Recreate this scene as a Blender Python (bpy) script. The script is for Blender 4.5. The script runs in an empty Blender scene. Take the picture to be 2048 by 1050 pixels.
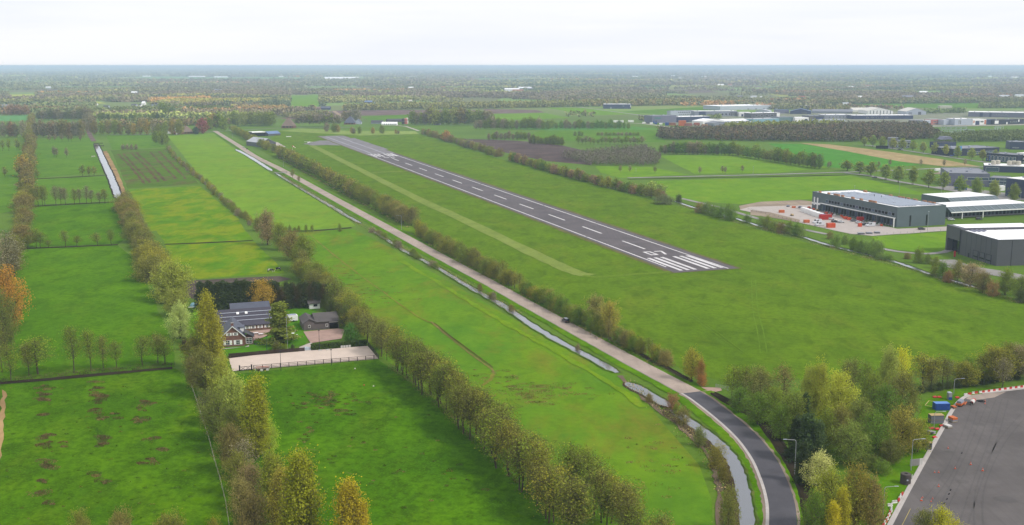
import bpy, bmesh, math, random
import numpy as np
from mathutils import Vector, Matrix

rnd = random.Random(7)
sc = bpy.context.scene
COL = sc.collection

# ------------------------------------------------------------------ camera
F, PITCH, HC = 2150.0, math.atan(394 / 2150.0), 100.0
cd = bpy.data.cameras.new('camera'); cam = bpy.data.objects.new('camera', cd); COL.objects.link(cam)
cam.location = (0, 0, HC); cam.rotation_euler = (math.pi / 2 - PITCH, 0, 0)
cd.sensor_width = 36; cd.lens = 36 * F / 2048; cd.clip_start = 1; cd.clip_end = 200000
sc.camera = cam

# ------------------------------------------------------------------ sky and sun
SUN_EL, SUN_AZ = math.radians(46), math.radians(112)      # azimuth clockwise from the view direction (+Y)
w = bpy.data.worlds.new('World'); sc.world = w; w.use_nodes = True
nt = w.node_tree; nt.nodes.clear()
def wn(t, **k):
    n = nt.nodes.new(t)
    for a, b in k.items(): setattr(n, a, b)
    return n
out = wn('ShaderNodeOutputWorld'); bg = wn('ShaderNodeBackground'); bg.inputs[1].default_value = 0.1
sky = wn('ShaderNodeTexSky', sky_type='NISHITA'); sky.sun_disc = False
sky.sun_elevation = SUN_EL; sky.sun_rotation = SUN_AZ; sky.altitude = 100; sky.dust_density = 2.0
tc = wn('ShaderNodeTexCoord'); mp = wn('ShaderNodeMapping'); mp.inputs['Scale'].default_value = (1.2, 1.2, 14)
nz = wn('ShaderNodeTexNoise'); nz.inputs['Scale'].default_value = 2.2; nz.inputs['Detail'].default_value = 6
nz.inputs['Roughness'].default_value = 0.55
cr = wn('ShaderNodeValToRGB')
cr.color_ramp.elements[0].position = 0.36; cr.color_ramp.elements[0].color = (8.7, 9.0, 9.7, 1)
cr.color_ramp.elements[1].position = 0.6; cr.color_ramp.elements[1].color = (9.5, 9.6, 9.9, 1)
mx = wn('ShaderNodeMix', data_type='RGBA'); mx.inputs[0].default_value = 0.93
L = nt.links.new
L(tc.outputs['Generated'], mp.inputs['Vector']); L(mp.outputs[0], nz.inputs['Vector'])
L(nz.outputs['Fac'], cr.inputs[0]); L(sky.outputs[0], mx.inputs[6]); L(cr.outputs[0], mx.inputs[7])
L(mx.outputs[2], bg.inputs[0]); L(bg.outputs[0], out.inputs[0])

sd = bpy.data.lights.new('sun', 'SUN'); sd.energy = 2.7; sd.angle = math.radians(7); sd.color = (1, 0.96, 0.9)
sun = bpy.data.objects.new('sun', sd); COL.objects.link(sun); sun.location = (300, -200, 400)
sv = Vector((math.sin(SUN_AZ) * math.cos(SUN_EL), math.cos(SUN_AZ) * math.cos(SUN_EL), math.sin(SUN_EL)))
sun.rotation_euler = (-sv).to_track_quat('-Z', 'Y').to_euler()

sc.view_settings.view_transform = 'Standard'; sc.view_settings.look = 'None'
sc.view_settings.exposure = 0.14; sc.view_settings.gamma = 1; sc.view_settings.use_curve_mapping = False
sc.cycles.max_bounces = 5; sc.cycles.diffuse_bounces = 2; sc.cycles.glossy_bounces = 2
sc.cycles.transmission_bounces = 2; sc.cycles.transparent_max_bounces = 4; sc.cycles.volume_bounces = 2
sc.cycles.use_fast_gi = False

# ------------------------------------------------------------------ survey: a pixel of the 2048 x 1050 photo to a ground point
CP, SP = math.cos(PITCH), math.sin(PITCH)
def ray(px, py):
    x = (px - 1024) / F; v = -(py - 525) / F
    return (x, CP + v * SP, -SP + v * CP)
def G(px, py, z=0.0):
    d = ray(px, py); t = (z - HC) / d[2]
    return Vector((d[0] * t, d[1] * t, z))
def HT(px, pb, pt):                       # height of something standing at (px,pb) whose top shows at row pt
    P = G(px, pb); d = ray(px, pt); t = P.y / d[1]
    return HC + d[2] * t
def PPM(P): return F / math.hypot(P.y, HC)  # pixels per metre there

# ------------------------------------------------------------------ materials
ILL = 1.55
def lin(c): c /= 255; return c / 12.92 if c <= 0.04045 else ((c + 0.055) / 1.055) ** 2.4
def rgb(r, g, b, k=ILL): return (min(.9, lin(r) / k), min(.9, lin(g) / k), min(.9, lin(b) / k), 1)

class N:
    """small node-graph helper"""
    def __init__(s, name):
        s.m = bpy.data.materials.new(name); s.m.use_nodes = True; s.t = s.m.node_tree
        s.b = s.t.nodes['Principled BSDF']; s.out = s.t.nodes['Material Output']
    def n(s, t, **k):
        x = s.t.nodes.new(t)
        for a, b in k.items(): setattr(x, a, b)
        return x
    def l(s, a, b): s.t.links.new(a, b)
    def pos(s): return s.n('ShaderNodeNewGeometry').outputs['Position']
    def mapped(s, src, rot=0, scale=(1, 1, 1)):
        m = s.n('ShaderNodeMapping'); m.inputs['Rotation'].default_value = (0, 0, rot); m.inputs['Scale'].default_value = scale
        s.l(src, m.inputs['Vector']); return m.outputs[0]
    def noise(s, src, scale, detail=3, rough=.55, dist=0):
        x = s.n('ShaderNodeTexNoise'); x.inputs['Scale'].default_value = scale; x.inputs['Detail'].default_value = detail
        x.inputs['Roughness'].default_value = rough; x.inputs['Distortion'].default_value = dist
        s.l(src, x.inputs['Vector']); return x.outputs['Fac']
    def ramp(s, fac, a, b, ca=(0, 0, 0, 1), cb=(1, 1, 1, 1)):
        r = s.n('ShaderNodeValToRGB'); e = r.color_ramp.elements
        e[0].position = a; e[0].color = ca; e[1].position = b; e[1].color = cb
        s.l(fac, r.inputs[0]); return r.outputs[0]
    def mix(s, fac, a, b, mode='MIX'):
        x = s.n('ShaderNodeMix', data_type='RGBA', blend_type=mode)
        for i, v in ((0, fac), (6, a), (7, b)):
            if hasattr(v, 'is_linked'): s.l(v, x.inputs[i])
            else: x.inputs[i].default_value = v
        return x.outputs[2]
    def math(s, op, a, b):
        x = s.n('ShaderNodeMath', operation=op)
        for i, v in ((0, a), (1, b)):
            if hasattr(v, 'is_linked'): s.l(v, x.inputs[i])
            else: x.inputs[i].default_value = v
        return x.outputs[0]
    def col(s, c, rough=.8, spec=.3, metal=0):
        if hasattr(c, 'is_linked'): s.l(c, s.b.inputs['Base Color'])
        else: s.b.inputs['Base Color'].default_value = c
        s.b.inputs['Roughness'].default_value = rough; s.b.inputs['Specular IOR Level'].default_value = spec
        s.b.inputs['Metallic'].default_value = metal
        return s.m

MATS = {}
def mat(name, c, rough=.7, var=.12, scale=.6, spec=.3, metal=0, streak=None):
    if name in MATS: return MATS[name]
    g = N(name); p = g.pos()
    if streak: p = g.mapped(p, 0, streak)
    f = g.noise(p, scale, 4)
    lo = tuple(x * (1 - var) for x in c[:3]) + (1,); hi = tuple(min(.95, x * (1 + var)) for x in c[:3]) + (1,)
    f2 = g.noise(g.pos(), scale * 6, 2)
    cc = g.mix(g.ramp(f, .3, .7), lo, hi)
    cc = g.mix(g.math('MULTIPLY', f2, .25 * var / .12 if var < .3 else .5), cc, tuple(x * .75 for x in c[:3]) + (1,))
    MATS[name] = g.col(cc, rough, spec, metal); return MATS[name]

def grass(name, base, dark, accent, ang=0.0, amt=.3, patch=.018, streak=.5, fine=.35, thr=(.52, .68), k=ILL * .84):
    """field grass: broad patches, streaks along the working direction, tufts; accent = yellowed or bare patches"""
    if name in MATS: return MATS[name]
    g = N(name); p = g.pos()
    base, dark, accent = rgb(*base, k), rgb(*dark, k), rgb(*accent, k)
    n1 = g.noise(p, patch, 4, .6, .6)
    c = g.mix(g.ramp(n1, .36, .64), dark, base)
    st = g.noise(g.mapped(p, -ang, (.16, .012, .1)), 1.0, 3, .6)
    c = g.mix(g.math('MULTIPLY', g.ramp(st, .45, .75), streak), c, dark)
    n2 = g.noise(g.mapped(p, -ang, (1, .45, 1)), patch * 1.9, 5, .65, .4)
    c = g.mix(g.math('MULTIPLY', g.ramp(n2, thr[0], thr[1]), amt), c, accent)
    n3 = g.noise(g.mapped(p, .3, (1, 1.0, 1)), .45, 3, .6)
    c = g.mix(g.math('MULTIPLY', g.ramp(n3, .42, .72), fine), c, tuple(x * .55 for x in dark[:3]) + (1,))
    n5 = g.noise(g.mapped(p, -ang, (1, .6, 1)), .11, 4, .65, .5)
    c = g.mix(g.math('MULTIPLY', g.ramp(n5, .5, .74), .3 + fine), c, tuple(x * .62 for x in dark[:3]) + (1,))
    c = g.mix(g.math('MULTIPLY', g.ramp(n5, .24, .46, (1, 1, 1, 1), (0, 0, 0, 1)), .35), c, tuple(min(.9, x * 1.3) for x in base[:3]) + (1,))
    n4 = g.noise(p, 1.7, 2, .6)
    c = g.mix(g.math('MULTIPLY', g.ramp(n4, .5, .75), fine * .6), c, tuple(min(.9, x * 1.35) for x in base[:3]) + (1,))
    bmp = g.n('ShaderNodeBump'); bmp.inputs['Strength'].default_value = .5; bmp.inputs['Distance'].default_value = .25
    g.l(n3, bmp.inputs['Height']); g.l(bmp.outputs[0], g.b.inputs['Normal'])
    MATS[name] = g.col(c, 1, 0.0); return MATS[name]

def soil(name, c, ang=0.0, freq=.6, amt=.35):
    if name in MATS: return MATS[name]
    g = N(name); p = g.pos(); c = rgb(*c)
    lo = tuple(x * .6 for x in c[:3]) + (1,); hi = tuple(min(.9, x * 1.25) for x in c[:3]) + (1,)
    cc = g.mix(g.ramp(g.noise(p, .03, 5, .6), .35, .65), lo, hi)
    st = g.noise(g.mapped(p, -ang, (freq, .02, .1)), 1, 2)
    cc = g.mix(g.math('MULTIPLY', g.ramp(st, .4, .65), amt), cc, lo)
    cc = g.mix(g.math('MULTIPLY', g.noise(p, 1.1, 4, .7), .5), cc, tuple(x * .7 for x in c[:3]) + (1,))
    MATS[name] = g.col(cc, 1, 0.0); return MATS[name]

def leafmat(name, transl=.3):
    """foliage takes the plant's own colour (object colour), broken up leaf by leaf"""
    g = N(name); oi = g.n('ShaderNodeObjectInfo'); p = g.pos()
    n1 = g.noise(p, .45, 3, .6); n2 = g.noise(p, 3.1, 2, .7)
    v = g.math('ADD', g.math('MULTIPLY', n1, 1.0), g.math('MULTIPLY', n2, .8))
    vv = g.math('ADD', g.math('MULTIPLY', oi.outputs['Random'], .25), v)
    sc_ = g.n('ShaderNodeMapRange'); sc_.inputs['From Min'].default_value = .55; sc_.inputs['From Max'].default_value = 1.5
    sc_.inputs['To Min'].default_value = .74; sc_.inputs['To Max'].default_value = 1.32; g.l(vv, sc_.inputs['Value'])
    hs = g.n('ShaderNodeHueSaturation'); g.l(oi.outputs['Color'], hs.inputs['Color']); g.l(sc_.outputs[0], hs.inputs['Value'])
    hh = g.n('ShaderNodeMapRange'); hh.inputs['To Min'].default_value = .47; hh.inputs['To Max'].default_value = .53
    g.l(n2, hh.inputs['Value']); g.l(hh.outputs[0], hs.inputs['Hue'])
    d = g.n('ShaderNodeBsdfDiffuse'); t = g.n('ShaderNodeBsdfTranslucent'); m = g.n('ShaderNodeMixShader'); m.inputs[0].default_value = transl
    g.l(hs.outputs[0], d.inputs[0]); g.l(hs.outputs[0], t.inputs[0]); g.l(d.outputs[0], m.inputs[1]); g.l(t.outputs[0], m.inputs[2])
    g.l(m.outputs[0], g.out.inputs[0]); g.t.nodes.remove(g.b); return g.m
LEAF = leafmat('leaf')
def tintmat(name):
    g = N(name); a = g.n('ShaderNodeVertexColor'); a.layer_name = 'tint'
    n2 = g.noise(g.pos(), .35, 3, .7)
    mr = g.n('ShaderNodeMapRange'); mr.inputs['From Min'].default_value = .3; mr.inputs['From Max'].default_value = .7
    mr.inputs['To Min'].default_value = .75; mr.inputs['To Max'].default_value = 1.25; g.l(n2, mr.inputs['Value'])
    hs = g.n('ShaderNodeHueSaturation'); g.l(a.outputs['Color'], hs.inputs['Color']); g.l(mr.outputs[0], hs.inputs['Value'])
    return g.col(hs.outputs[0], .9, .05)
TINT = tintmat('far_foliage')
BARK = mat('bark', rgb(92, 80, 60), .9, .3, .8); TWIG = mat('twig', rgb(112, 106, 56), .9, .3, .5)

def water(name, c, rough=.04):
    g = N(name); p = g.pos()
    b = g.n('ShaderNodeBump'); b.inputs['Strength'].default_value = .12; b.inputs['Distance'].default_value = .02
    g.l(g.noise(p, 2.5, 2), b.inputs['Height']); g.l(b.outputs[0], g.b.inputs['Normal'])
    g.b.inputs['IOR'].default_value = 1.9
    return g.col(c, rough, .9)
WATER = water('water', (.12, .125, .14, 1)); WATERN = water('water_near', (.07, .075, .085, 1))

# ------------------------------------------------------------------ object helpers
def new_obj(name, me, parent=None, kind=None):
    o = bpy.data.objects.new(name, me); COL.objects.link(o)
    if parent: o.parent = parent
    if kind: o['kind'] = kind
    return o
def tag(o, label, cat, group=None):
    o['label'] = label; o['category'] = cat
    if group: o['group'] = group
    return o
def thing(name, label, cat, loc=(0, 0, 0), rz=0.0, group=None):
    o = bpy.data.objects.new(name, None); COL.objects.link(o)
    o.location = loc; o.rotation_euler = (0, 0, rz); o.empty_display_size = .5
    return tag(o, label, cat, group)

class MB:
    def __init__(s): s.v = []; s.f = []; s.mi = []; s.cur = 0
    def face(s, *pts):
        i = len(s.v); s.v += [tuple(p) for p in pts]; s.f.append(tuple(range(i, i + len(pts)))); s.mi.append(s.cur); return s
    def box(s, x0, x1, y0, y1, z0, z1):
        i = len(s.v)
        s.v += [(x, y, z) for z in (z0, z1) for y in (y0, y1) for x in (x0, x1)]
        for q in ((0, 2, 3, 1), (4, 5, 7, 6), (0, 1, 5, 4), (2, 6, 7, 3), (0, 4, 6, 2), (1, 3, 7, 5)):
            s.f.append(tuple(i + k for k in q)); s.mi.append(s.cur)
        return s
    def prism(s, prof, a, b, axis='x'):
        """profile of (u,z) points extruded from a to b; axis x: u=y, axis y: u=x"""
        n = len(prof); i = len(s.v)
        for t in (a, b):
            for u, z in prof: s.v.append((t, u, z) if axis == 'x' else (u, t, z))
        s.f.append(tuple(range(i, i + n))); s.f.append(tuple(range(i + 2 * n - 1, i + n - 1, -1))); s.mi += [s.cur] * 2
        for k in range(n):
            s.f.append((i + k, i + n + k, i + n + (k + 1) % n, i + (k + 1) % n)); s.mi.append(s.cur)
        return s
    def tube(s, p0, p1, r0, r1=None, n=6, caps=True):
        p0, p1 = Vector(p0), Vector(p1); r1 = r0 if r1 is None else r1
        d = (p1 - p0).normalized(); a = d.orthogonal().normalized(); b = d.cross(a); i = len(s.v)
        for p, r in ((p0, r0), (p1, r1)):
            for k in range(n):
                t = 2 * math.pi * k / n; s.v.append(tuple(p + a * (r * math.cos(t)) + b * (r * math.sin(t))))
        for k in range(n): s.f.append((i + k, i + (k + 1) % n, i + n + (k + 1) % n, i + n + k)); s.mi.append(s.cur)
        if caps: s.f.append(tuple(i + k for k in reversed(range(n)))); s.f.append(tuple(i + n + k for k in range(n))); s.mi += [s.cur] * 2
        return s
    def lathe(s, prof, n=12, c=(0, 0)):
        i = len(s.v)
        for r, z in prof:
            for k in range(n): t = 2 * math.pi * k / n; s.v.append((c[0] + r * math.cos(t), c[1] + r * math.sin(t), z))
        for j in range(len(prof) - 1):
            for k in range(n):
                s.f.append((i + j * n + k, i + j * n + (k + 1) % n, i + (j + 1) * n + (k + 1) % n, i + (j + 1) * n + k)); s.mi.append(s.cur)
        return s
    def mesh(s, name, mats):
        me = bpy.data.meshes.new(name); me.from_pydata(s.v, [], s.f)
        for m in (mats if isinstance(mats, (list, tuple)) else [mats]): me.materials.append(m)
        if any(s.mi): me.polygons.foreach_set('material_index', s.mi)
        bm = bmesh.new(); bm.from_mesh(me); bmesh.ops.recalc_face_normals(bm, faces=bm.faces); bm.to_mesh(me); bm.free()
        return me
    def build(s, name, mats, parent=None, kind=None, loc=None, rz=None):
        o = new_obj(name, s.mesh(name, mats), parent, kind)
        if loc is not None: o.location = loc
        if rz is not None: o.rotation_euler = (0, 0, rz)
        return o

def smooth(pts, sub=6):
    """Catmull-Rom through ground points"""
    P = [Vector(p) for p in pts]; out_ = []
    for i in range(len(P) - 1):
        p0 = P[max(0, i - 1)]; p1 = P[i]; p2 = P[i + 1]; p3 = P[min(len(P) - 1, i + 2)]
        for k in range(sub):
            t = k / sub
            out_.append(.5 * ((2 * p1) + (p2 - p0) * t + (2 * p0 - 5 * p1 + 4 * p2 - p3) * t * t + (3 * p1 - p0 - 3 * p2 + p3) * t ** 3))
    out_.append(P[-1]); return out_
def pl(px): return [G(*p) for p in px]
def offs(P, d):
    """points of a ground polyline moved d metres to its right"""
    out_ = []
    for i, p in enumerate(P):
        t = (P[min(i + 1, len(P) - 1)] - P[max(i - 1, 0)]).normalized(); dd = d[i] if isinstance(d, (list, tuple)) else d
        out_.append(p + Vector((t.y, -t.x, 0)) * dd)
    return out_
LIFT = .12
def strip(name, A, B, za, zb, m, kind='structure', parent=None):
    za += LIFT; zb += LIFT
    v = []; f = []
    for i, (a, b) in enumerate(zip(A, B)):
        v += [(a.x, a.y, za), (b.x, b.y, zb)]
        if i: f.append((2 * i - 2, 2 * i - 1, 2 * i + 1, 2 * i))
    me = bpy.data.meshes.new(name); me.from_pydata(v, [], f); me.materials.append(m)
    return new_obj(name, me, parent, kind)
def ribbon(name, P, wl, wr, z, m, jit=0.0, kind='structure', parent=None):
    r = random.Random(len(P) * 31 + int(abs(P[0].x)))
    A = offs(P, [-wl + r.uniform(-jit, jit) for _ in P]); B = offs(P, [wr + r.uniform(-jit, jit) for _ in P])
    return strip(name, A, B, z, z, m, kind, parent)
def dense(P, step):
    out_ = [P[0]]
    for a, b in zip(P, P[1:]):
        n = max(1, int((b - a).length / step))
        out_ += [a.lerp(b, (k + 1) / n) for k in range(n)]
    return out_
_fz = [0]
def field(name, px, z, m, jit=.5, step=14, kind='structure', pts=None):
    _fz[0] += 1; z += _fz[0] * .0016
    P = pts if pts else pl(px); P = dense(P + [P[0]], step)[:-1]; r = random.Random(len(P) + int(P[0].x))
    v = [(p.x + r.uniform(-jit, jit), p.y + r.uniform(-jit, jit), z) for p in P]
    me = bpy.data.meshes.new(name); me.from_pydata(v, [], [tuple(range(len(v)))]); me.materials.append(m)
    bm = bmesh.new(); bm.from_mesh(me); bmesh.ops.triangulate(bm, faces=bm.faces)
    for f_ in bm.faces:
        if f_.normal.z < 0: f_.normal_flip()
    bm.to_mesh(me); bm.free()
    return new_obj(name, me, None, kind)
# ------------------------------------------------------------------ ground: one sheet to the horizon
def ground():
    g = N('farmland'); p = g.pos()
    c = g.mix(g.ramp(g.noise(p, .012, 4, .6), .35, .65), rgb(96, 128, 36), rgb(110, 142, 42))
    vo = g.n('ShaderNodeTexVoronoi'); vo.inputs['Scale'].default_value = 1.0; vo.inputs['Randomness'].default_value = .9
    g.l(g.mapped(p, .35, (.0042, .0022, 1)), vo.inputs['Vector'])
    sx = g.n('ShaderNodeSeparateColor'); g.l(vo.outputs['Color'], sx.inputs[0])
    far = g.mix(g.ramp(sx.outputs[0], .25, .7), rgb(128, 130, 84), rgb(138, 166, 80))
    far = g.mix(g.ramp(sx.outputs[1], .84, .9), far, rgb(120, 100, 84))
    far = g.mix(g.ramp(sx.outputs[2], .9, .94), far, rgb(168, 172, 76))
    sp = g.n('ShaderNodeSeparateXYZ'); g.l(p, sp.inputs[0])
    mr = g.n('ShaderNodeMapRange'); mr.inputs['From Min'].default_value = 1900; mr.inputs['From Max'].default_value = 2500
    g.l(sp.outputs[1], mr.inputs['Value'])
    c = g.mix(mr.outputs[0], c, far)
    c = g.mix(g.math('MULTIPLY', g.ramp(g.noise(p, .5, 3), .45, .7), .3), c, rgb(50, 85, 25))
    g.col(c, .95, .05)
    R = [0, 60, 120, 240, 400, 600, 900, 1300, 1900, 2800, 4200, 6500, 10000, 16000, 26000, 42000, 60000]; n = 64
    v = [(0, 0, 0)]; f = []
    for r in R[1:]: v += [(r * math.cos(2 * math.pi * k / n), r * math.sin(2 * math.pi * k / n), 0) for k in range(n)]
    for k in range(n): f.append((0, 1 + k, 1 + (k + 1) % n))
    for j in range(len(R) - 2):
        for k in range(n):
            a = 1 + j * n; f.append((a + k, a + n + k, a + n + (k + 1) % n, a + (k + 1) % n))
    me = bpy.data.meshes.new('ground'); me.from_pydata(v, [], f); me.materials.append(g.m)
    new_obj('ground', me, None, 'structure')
ground()

# air: one closed box of thin haze round everything, its top just over the camera
def haze():
    m = bpy.data.materials.new('haze'); m.use_nodes = True; t = m.node_tree; t.nodes.clear()
    o = t.nodes.new('ShaderNodeOutputMaterial'); v = t.nodes.new('ShaderNodeVolumePrincipled')
    v.inputs['Color'].default_value = (.62, .77, 1.0, 1); v.inputs['Density'].default_value = HAZE_D; v.inputs['Anisotropy'].default_value = 0.0
    t.links.new(v.outputs[0], o.inputs['Volume'])
    m.cycles.homogeneous_volume = True
    MB().box(-61000, 61000, -61000, 61000, -1.5, HC + 3).build('haze', m, None, 'stuff')
HAZE_D = 1e-4
haze()

# ------------------------------------------------------------------ runway frame: u along it (away), v to its right
def hz(px): return (px - 1024) / F, CP + (394 / F) * SP        # horizon direction
_d = Vector((ray(267, 131)[0], ray(267, 131)[1], 0)).normalized()
RU, RV = _d, Vector((_d.y, -_d.x, 0)); RANG = math.atan2(RU.y, RU.x) - math.pi / 2
RO = G(1345, 545.5)
def ruv(px, py): p = G(px, py) - RO; return p.dot(RU), p.dot(RV)
def RP(u, v, z=0): q = RO + RU * u + RV * v; return Vector((q.x, q.y, z))

# grass kinds
A0 = RANG
airf = grass('airfield_grass', (104, 134, 26), (90, 120, 24), (120, 130, 40), A0 - .55, .5, .02, .5, .6)
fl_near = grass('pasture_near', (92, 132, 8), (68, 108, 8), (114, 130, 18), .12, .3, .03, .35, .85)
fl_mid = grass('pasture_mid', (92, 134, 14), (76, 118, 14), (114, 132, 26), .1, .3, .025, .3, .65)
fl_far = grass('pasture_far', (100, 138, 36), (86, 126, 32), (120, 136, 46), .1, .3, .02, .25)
yel = grass('buttercup_meadow', (104, 142, 20), (84, 130, 22), (138, 148, 28), A0, .75, .035, .15, .2, (.42, .58))
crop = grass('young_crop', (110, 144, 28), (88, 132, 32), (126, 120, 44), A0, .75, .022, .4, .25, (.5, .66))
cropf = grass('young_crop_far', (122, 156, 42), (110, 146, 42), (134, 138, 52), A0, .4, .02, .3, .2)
brown = grass('rough_rows', (94, 124, 36), (82, 112, 36), (108, 92, 66), A0, .8, .03, .6, .3, (.5, .62))
verge = grass('verge_grass', (98, 140, 14), (78, 120, 12), (136, 146, 30), A0, .35, .06, .3, .5)
blade = grass('paddock_grass', (88, 132, 8), (66, 108, 8), (104, 116, 24), A0, .35, .03, .5, .85)
mown = grass('mown_strip', (132, 148, 70), (122, 140, 62), (140, 150, 78), A0, .3, .03, .6, .25)
fresh = grass('bright_field', (116, 152, 36), (102, 142, 34), (134, 150, 48), 0, .4, .02, .3, .2)
plough = soil('ploughed_soil', (112, 96, 92), A0, .5); plough2 = soil('dry_ploughed_soil', (140, 118, 112), .2, .3)
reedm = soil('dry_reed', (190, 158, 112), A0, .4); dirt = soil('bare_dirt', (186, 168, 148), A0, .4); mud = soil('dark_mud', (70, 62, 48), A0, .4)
sand = mat('arena_sand', rgb(232, 212, 196), .95, .06, .3); paving = mat('concrete_paving', rgb(202, 190, 182), .85, .1, .25)
brickpave = mat('brick_paving', rgb(190, 158, 144), .9, .14, .5); trackm = soil('farm_track', (196, 172, 146), A0, .4)

Z = .03
# land between the tree lines on the left, near to far
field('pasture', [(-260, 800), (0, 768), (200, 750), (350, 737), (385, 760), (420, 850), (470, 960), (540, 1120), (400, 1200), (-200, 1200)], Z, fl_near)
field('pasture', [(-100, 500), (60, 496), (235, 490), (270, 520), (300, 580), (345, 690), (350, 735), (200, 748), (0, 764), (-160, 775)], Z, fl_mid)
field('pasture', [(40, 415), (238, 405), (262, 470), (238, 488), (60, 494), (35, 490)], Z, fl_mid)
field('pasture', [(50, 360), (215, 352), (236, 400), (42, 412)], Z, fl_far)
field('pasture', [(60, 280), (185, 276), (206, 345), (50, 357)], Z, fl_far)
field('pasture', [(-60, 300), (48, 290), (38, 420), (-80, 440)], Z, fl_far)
# between the canal tree line and the middle tree line
field('meadow', [(212, 271), (312, 270), (330, 294), (225, 300)], Z, fl_far)
field('rough_field', [(222, 301), (332, 297), (398, 368), (256, 377)], Z, brown)
field('meadow', [(258, 379), (400, 372), (478, 440), (345, 461), (300, 462)], Z, yel)
field('meadow', [(300, 442), (478, 443), (506, 480), (330, 488)], Z, yel)
field('meadow', [(332, 490), (508, 483), (570, 545), (395, 558), (350, 545)], Z, yel)
field('bare_yard', [(352, 562), (560, 552), (585, 558), (400, 600), (362, 592)], Z + .02, soil('yard_soil', (110, 98, 90), 0, .5))
# long crop field between the middle tree line and the road
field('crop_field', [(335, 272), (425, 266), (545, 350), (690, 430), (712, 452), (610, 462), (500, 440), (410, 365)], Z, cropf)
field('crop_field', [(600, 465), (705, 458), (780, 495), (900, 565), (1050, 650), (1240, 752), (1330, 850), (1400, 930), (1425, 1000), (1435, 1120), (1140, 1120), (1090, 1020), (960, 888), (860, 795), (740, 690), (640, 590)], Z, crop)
# paddock in front of the farm
field('paddock', [(470, 748), (757, 720), (870, 800), (960, 890), (1090, 1022), (1160, 1120), (560, 1120), (500, 900)], Z, blade)
field('garden_lawn', [(440, 712), (610, 690), (640, 610), (420, 622), (400, 700)], Z, grass('lawn', (88, 140, 24), (72, 124, 20), (110, 140, 40), 0, .2, .05, .1, .2))
# airfield
field('airfield', [(520, 300), (560, 262), (700, 270), (835, 268), (1000, 318), (1200, 372), (1340, 408), (1480, 448), (1600, 482), (1800, 535), (2060, 605), (2300, 680), (2300, 760), (2000, 745), (1450, 765), (1330, 725), (1180, 652), (1000, 562), (800, 455), (640, 370)], Z, airf)
# land right of the airfield
field('meadow', [(1310, 362), (1500, 357), (1700, 351), (1800, 372), (1860, 392), (1720, 380), (1625, 398), (1480, 408), (1345, 400)], Z, fresh)
field('ploughed_field', [(912, 277), (1024, 281), (1084, 285), (1124, 291), (1200, 308), (1180, 330), (1090, 322), (1010, 305)], Z, plough)
field('meadow', [(1190, 332), (1300, 334), (1380, 350), (1240, 356), (1200, 345)], Z, fresh)
field('meadow', [(1320, 312), (1480, 306), (1660, 335), (1560, 345), (1390, 348)], Z, fresh)
field('meadow', [(1535, 287), (1600, 288), (1700, 303), (1840, 330), (1700, 338), (1655, 334)], Z, grass('crop_strip', (86, 146, 46), (78, 136, 44), (100, 150, 52), 0, .3, .02, .2))
field('reed_field', [(1600, 286), (1660, 289), (1760, 301), (1880, 318), (1960, 333), (1890, 333), (1800, 323), (1700, 304)], Z + .02, grass('reed_bed', (182, 160, 118), (164, 144, 102), (120, 138, 66), .3, .7, .03, .3, .3, (.56, .66)))
field('meadow', [(1330, 262), (1330, 285), (1130, 282), (1040, 272), (1080, 262), (1250, 258)], Z, fl_far)
field('meadow', [(1040, 248), (1200, 246), (1330, 259), (1230, 260), (1090, 261), (1000, 256)], Z, grass('blue_green_crop', (98, 150, 66), (88, 138, 62), (110, 150, 70), 0, .3, .01, .2))
field('meadow', [(700, 262), (830, 262), (838, 268), (720, 271), (560, 262), (600, 257)], Z, grass('pale_meadow', (146, 164, 84), (128, 150, 70), (150, 150, 92), 0, .4, .015, .2))
field('ploughed_field', [(560, 237), (640, 223), (684, 222), (690, 236), (640, 242)], Z, plough2)
field('ploughed_field', [(664, 221), (830, 220), (960, 220), (960, 227), (840, 229), (716, 231)], Z, plough2)
field('ploughed_field', [(965, 218), (1075, 220), (1090, 225), (985, 227)], Z, plough2)
field('meadow', [(870, 229), (1000, 228), (1090, 226), (1140, 236), (1000, 240)], Z, fresh)
field('meadow', [(720, 233), (822, 229), (826, 238), (740, 241)], Z, fl_far)
field('meadow', [(355, 213), (462, 212), (464, 222), (378, 226)], Z, fl_far)
field('meadow', [(1090, 215), (1180, 216), (1290, 228), (1180, 231)], Z, fresh)
field('meadow', [(1245, 223), (1400, 214), (1560, 232), (1330, 230)], Z, fl_far)
field('meadow', [(1640, 205), (1880, 200), (2060, 203), (2060, 217), (1880, 216), (1640, 213)], Z, fl_far)
field('meadow', [(580, 192), (640, 190), (640, 214), (580, 216)], Z, fresh)
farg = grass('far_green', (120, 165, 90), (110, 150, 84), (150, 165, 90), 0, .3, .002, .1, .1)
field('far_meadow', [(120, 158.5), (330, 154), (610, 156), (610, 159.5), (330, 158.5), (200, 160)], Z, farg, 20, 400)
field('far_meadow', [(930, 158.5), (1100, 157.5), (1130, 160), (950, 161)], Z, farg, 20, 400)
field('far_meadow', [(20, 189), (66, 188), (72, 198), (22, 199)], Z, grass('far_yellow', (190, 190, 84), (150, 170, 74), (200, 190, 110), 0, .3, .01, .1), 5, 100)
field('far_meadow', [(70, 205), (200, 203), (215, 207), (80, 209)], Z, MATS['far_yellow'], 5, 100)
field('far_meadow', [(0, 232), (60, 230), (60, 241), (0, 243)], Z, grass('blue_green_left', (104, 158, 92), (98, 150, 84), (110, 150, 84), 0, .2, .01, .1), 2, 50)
field('industrial_ground', [(1270, 236), (1560, 224), (2060, 222), (2060, 250), (1800, 256), (1480, 256), (1360, 252)], Z + .02, grass('yard_mix', (150, 150, 130), (128, 132, 110), (110, 140, 80), 0, .7, .02, .2))

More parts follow.
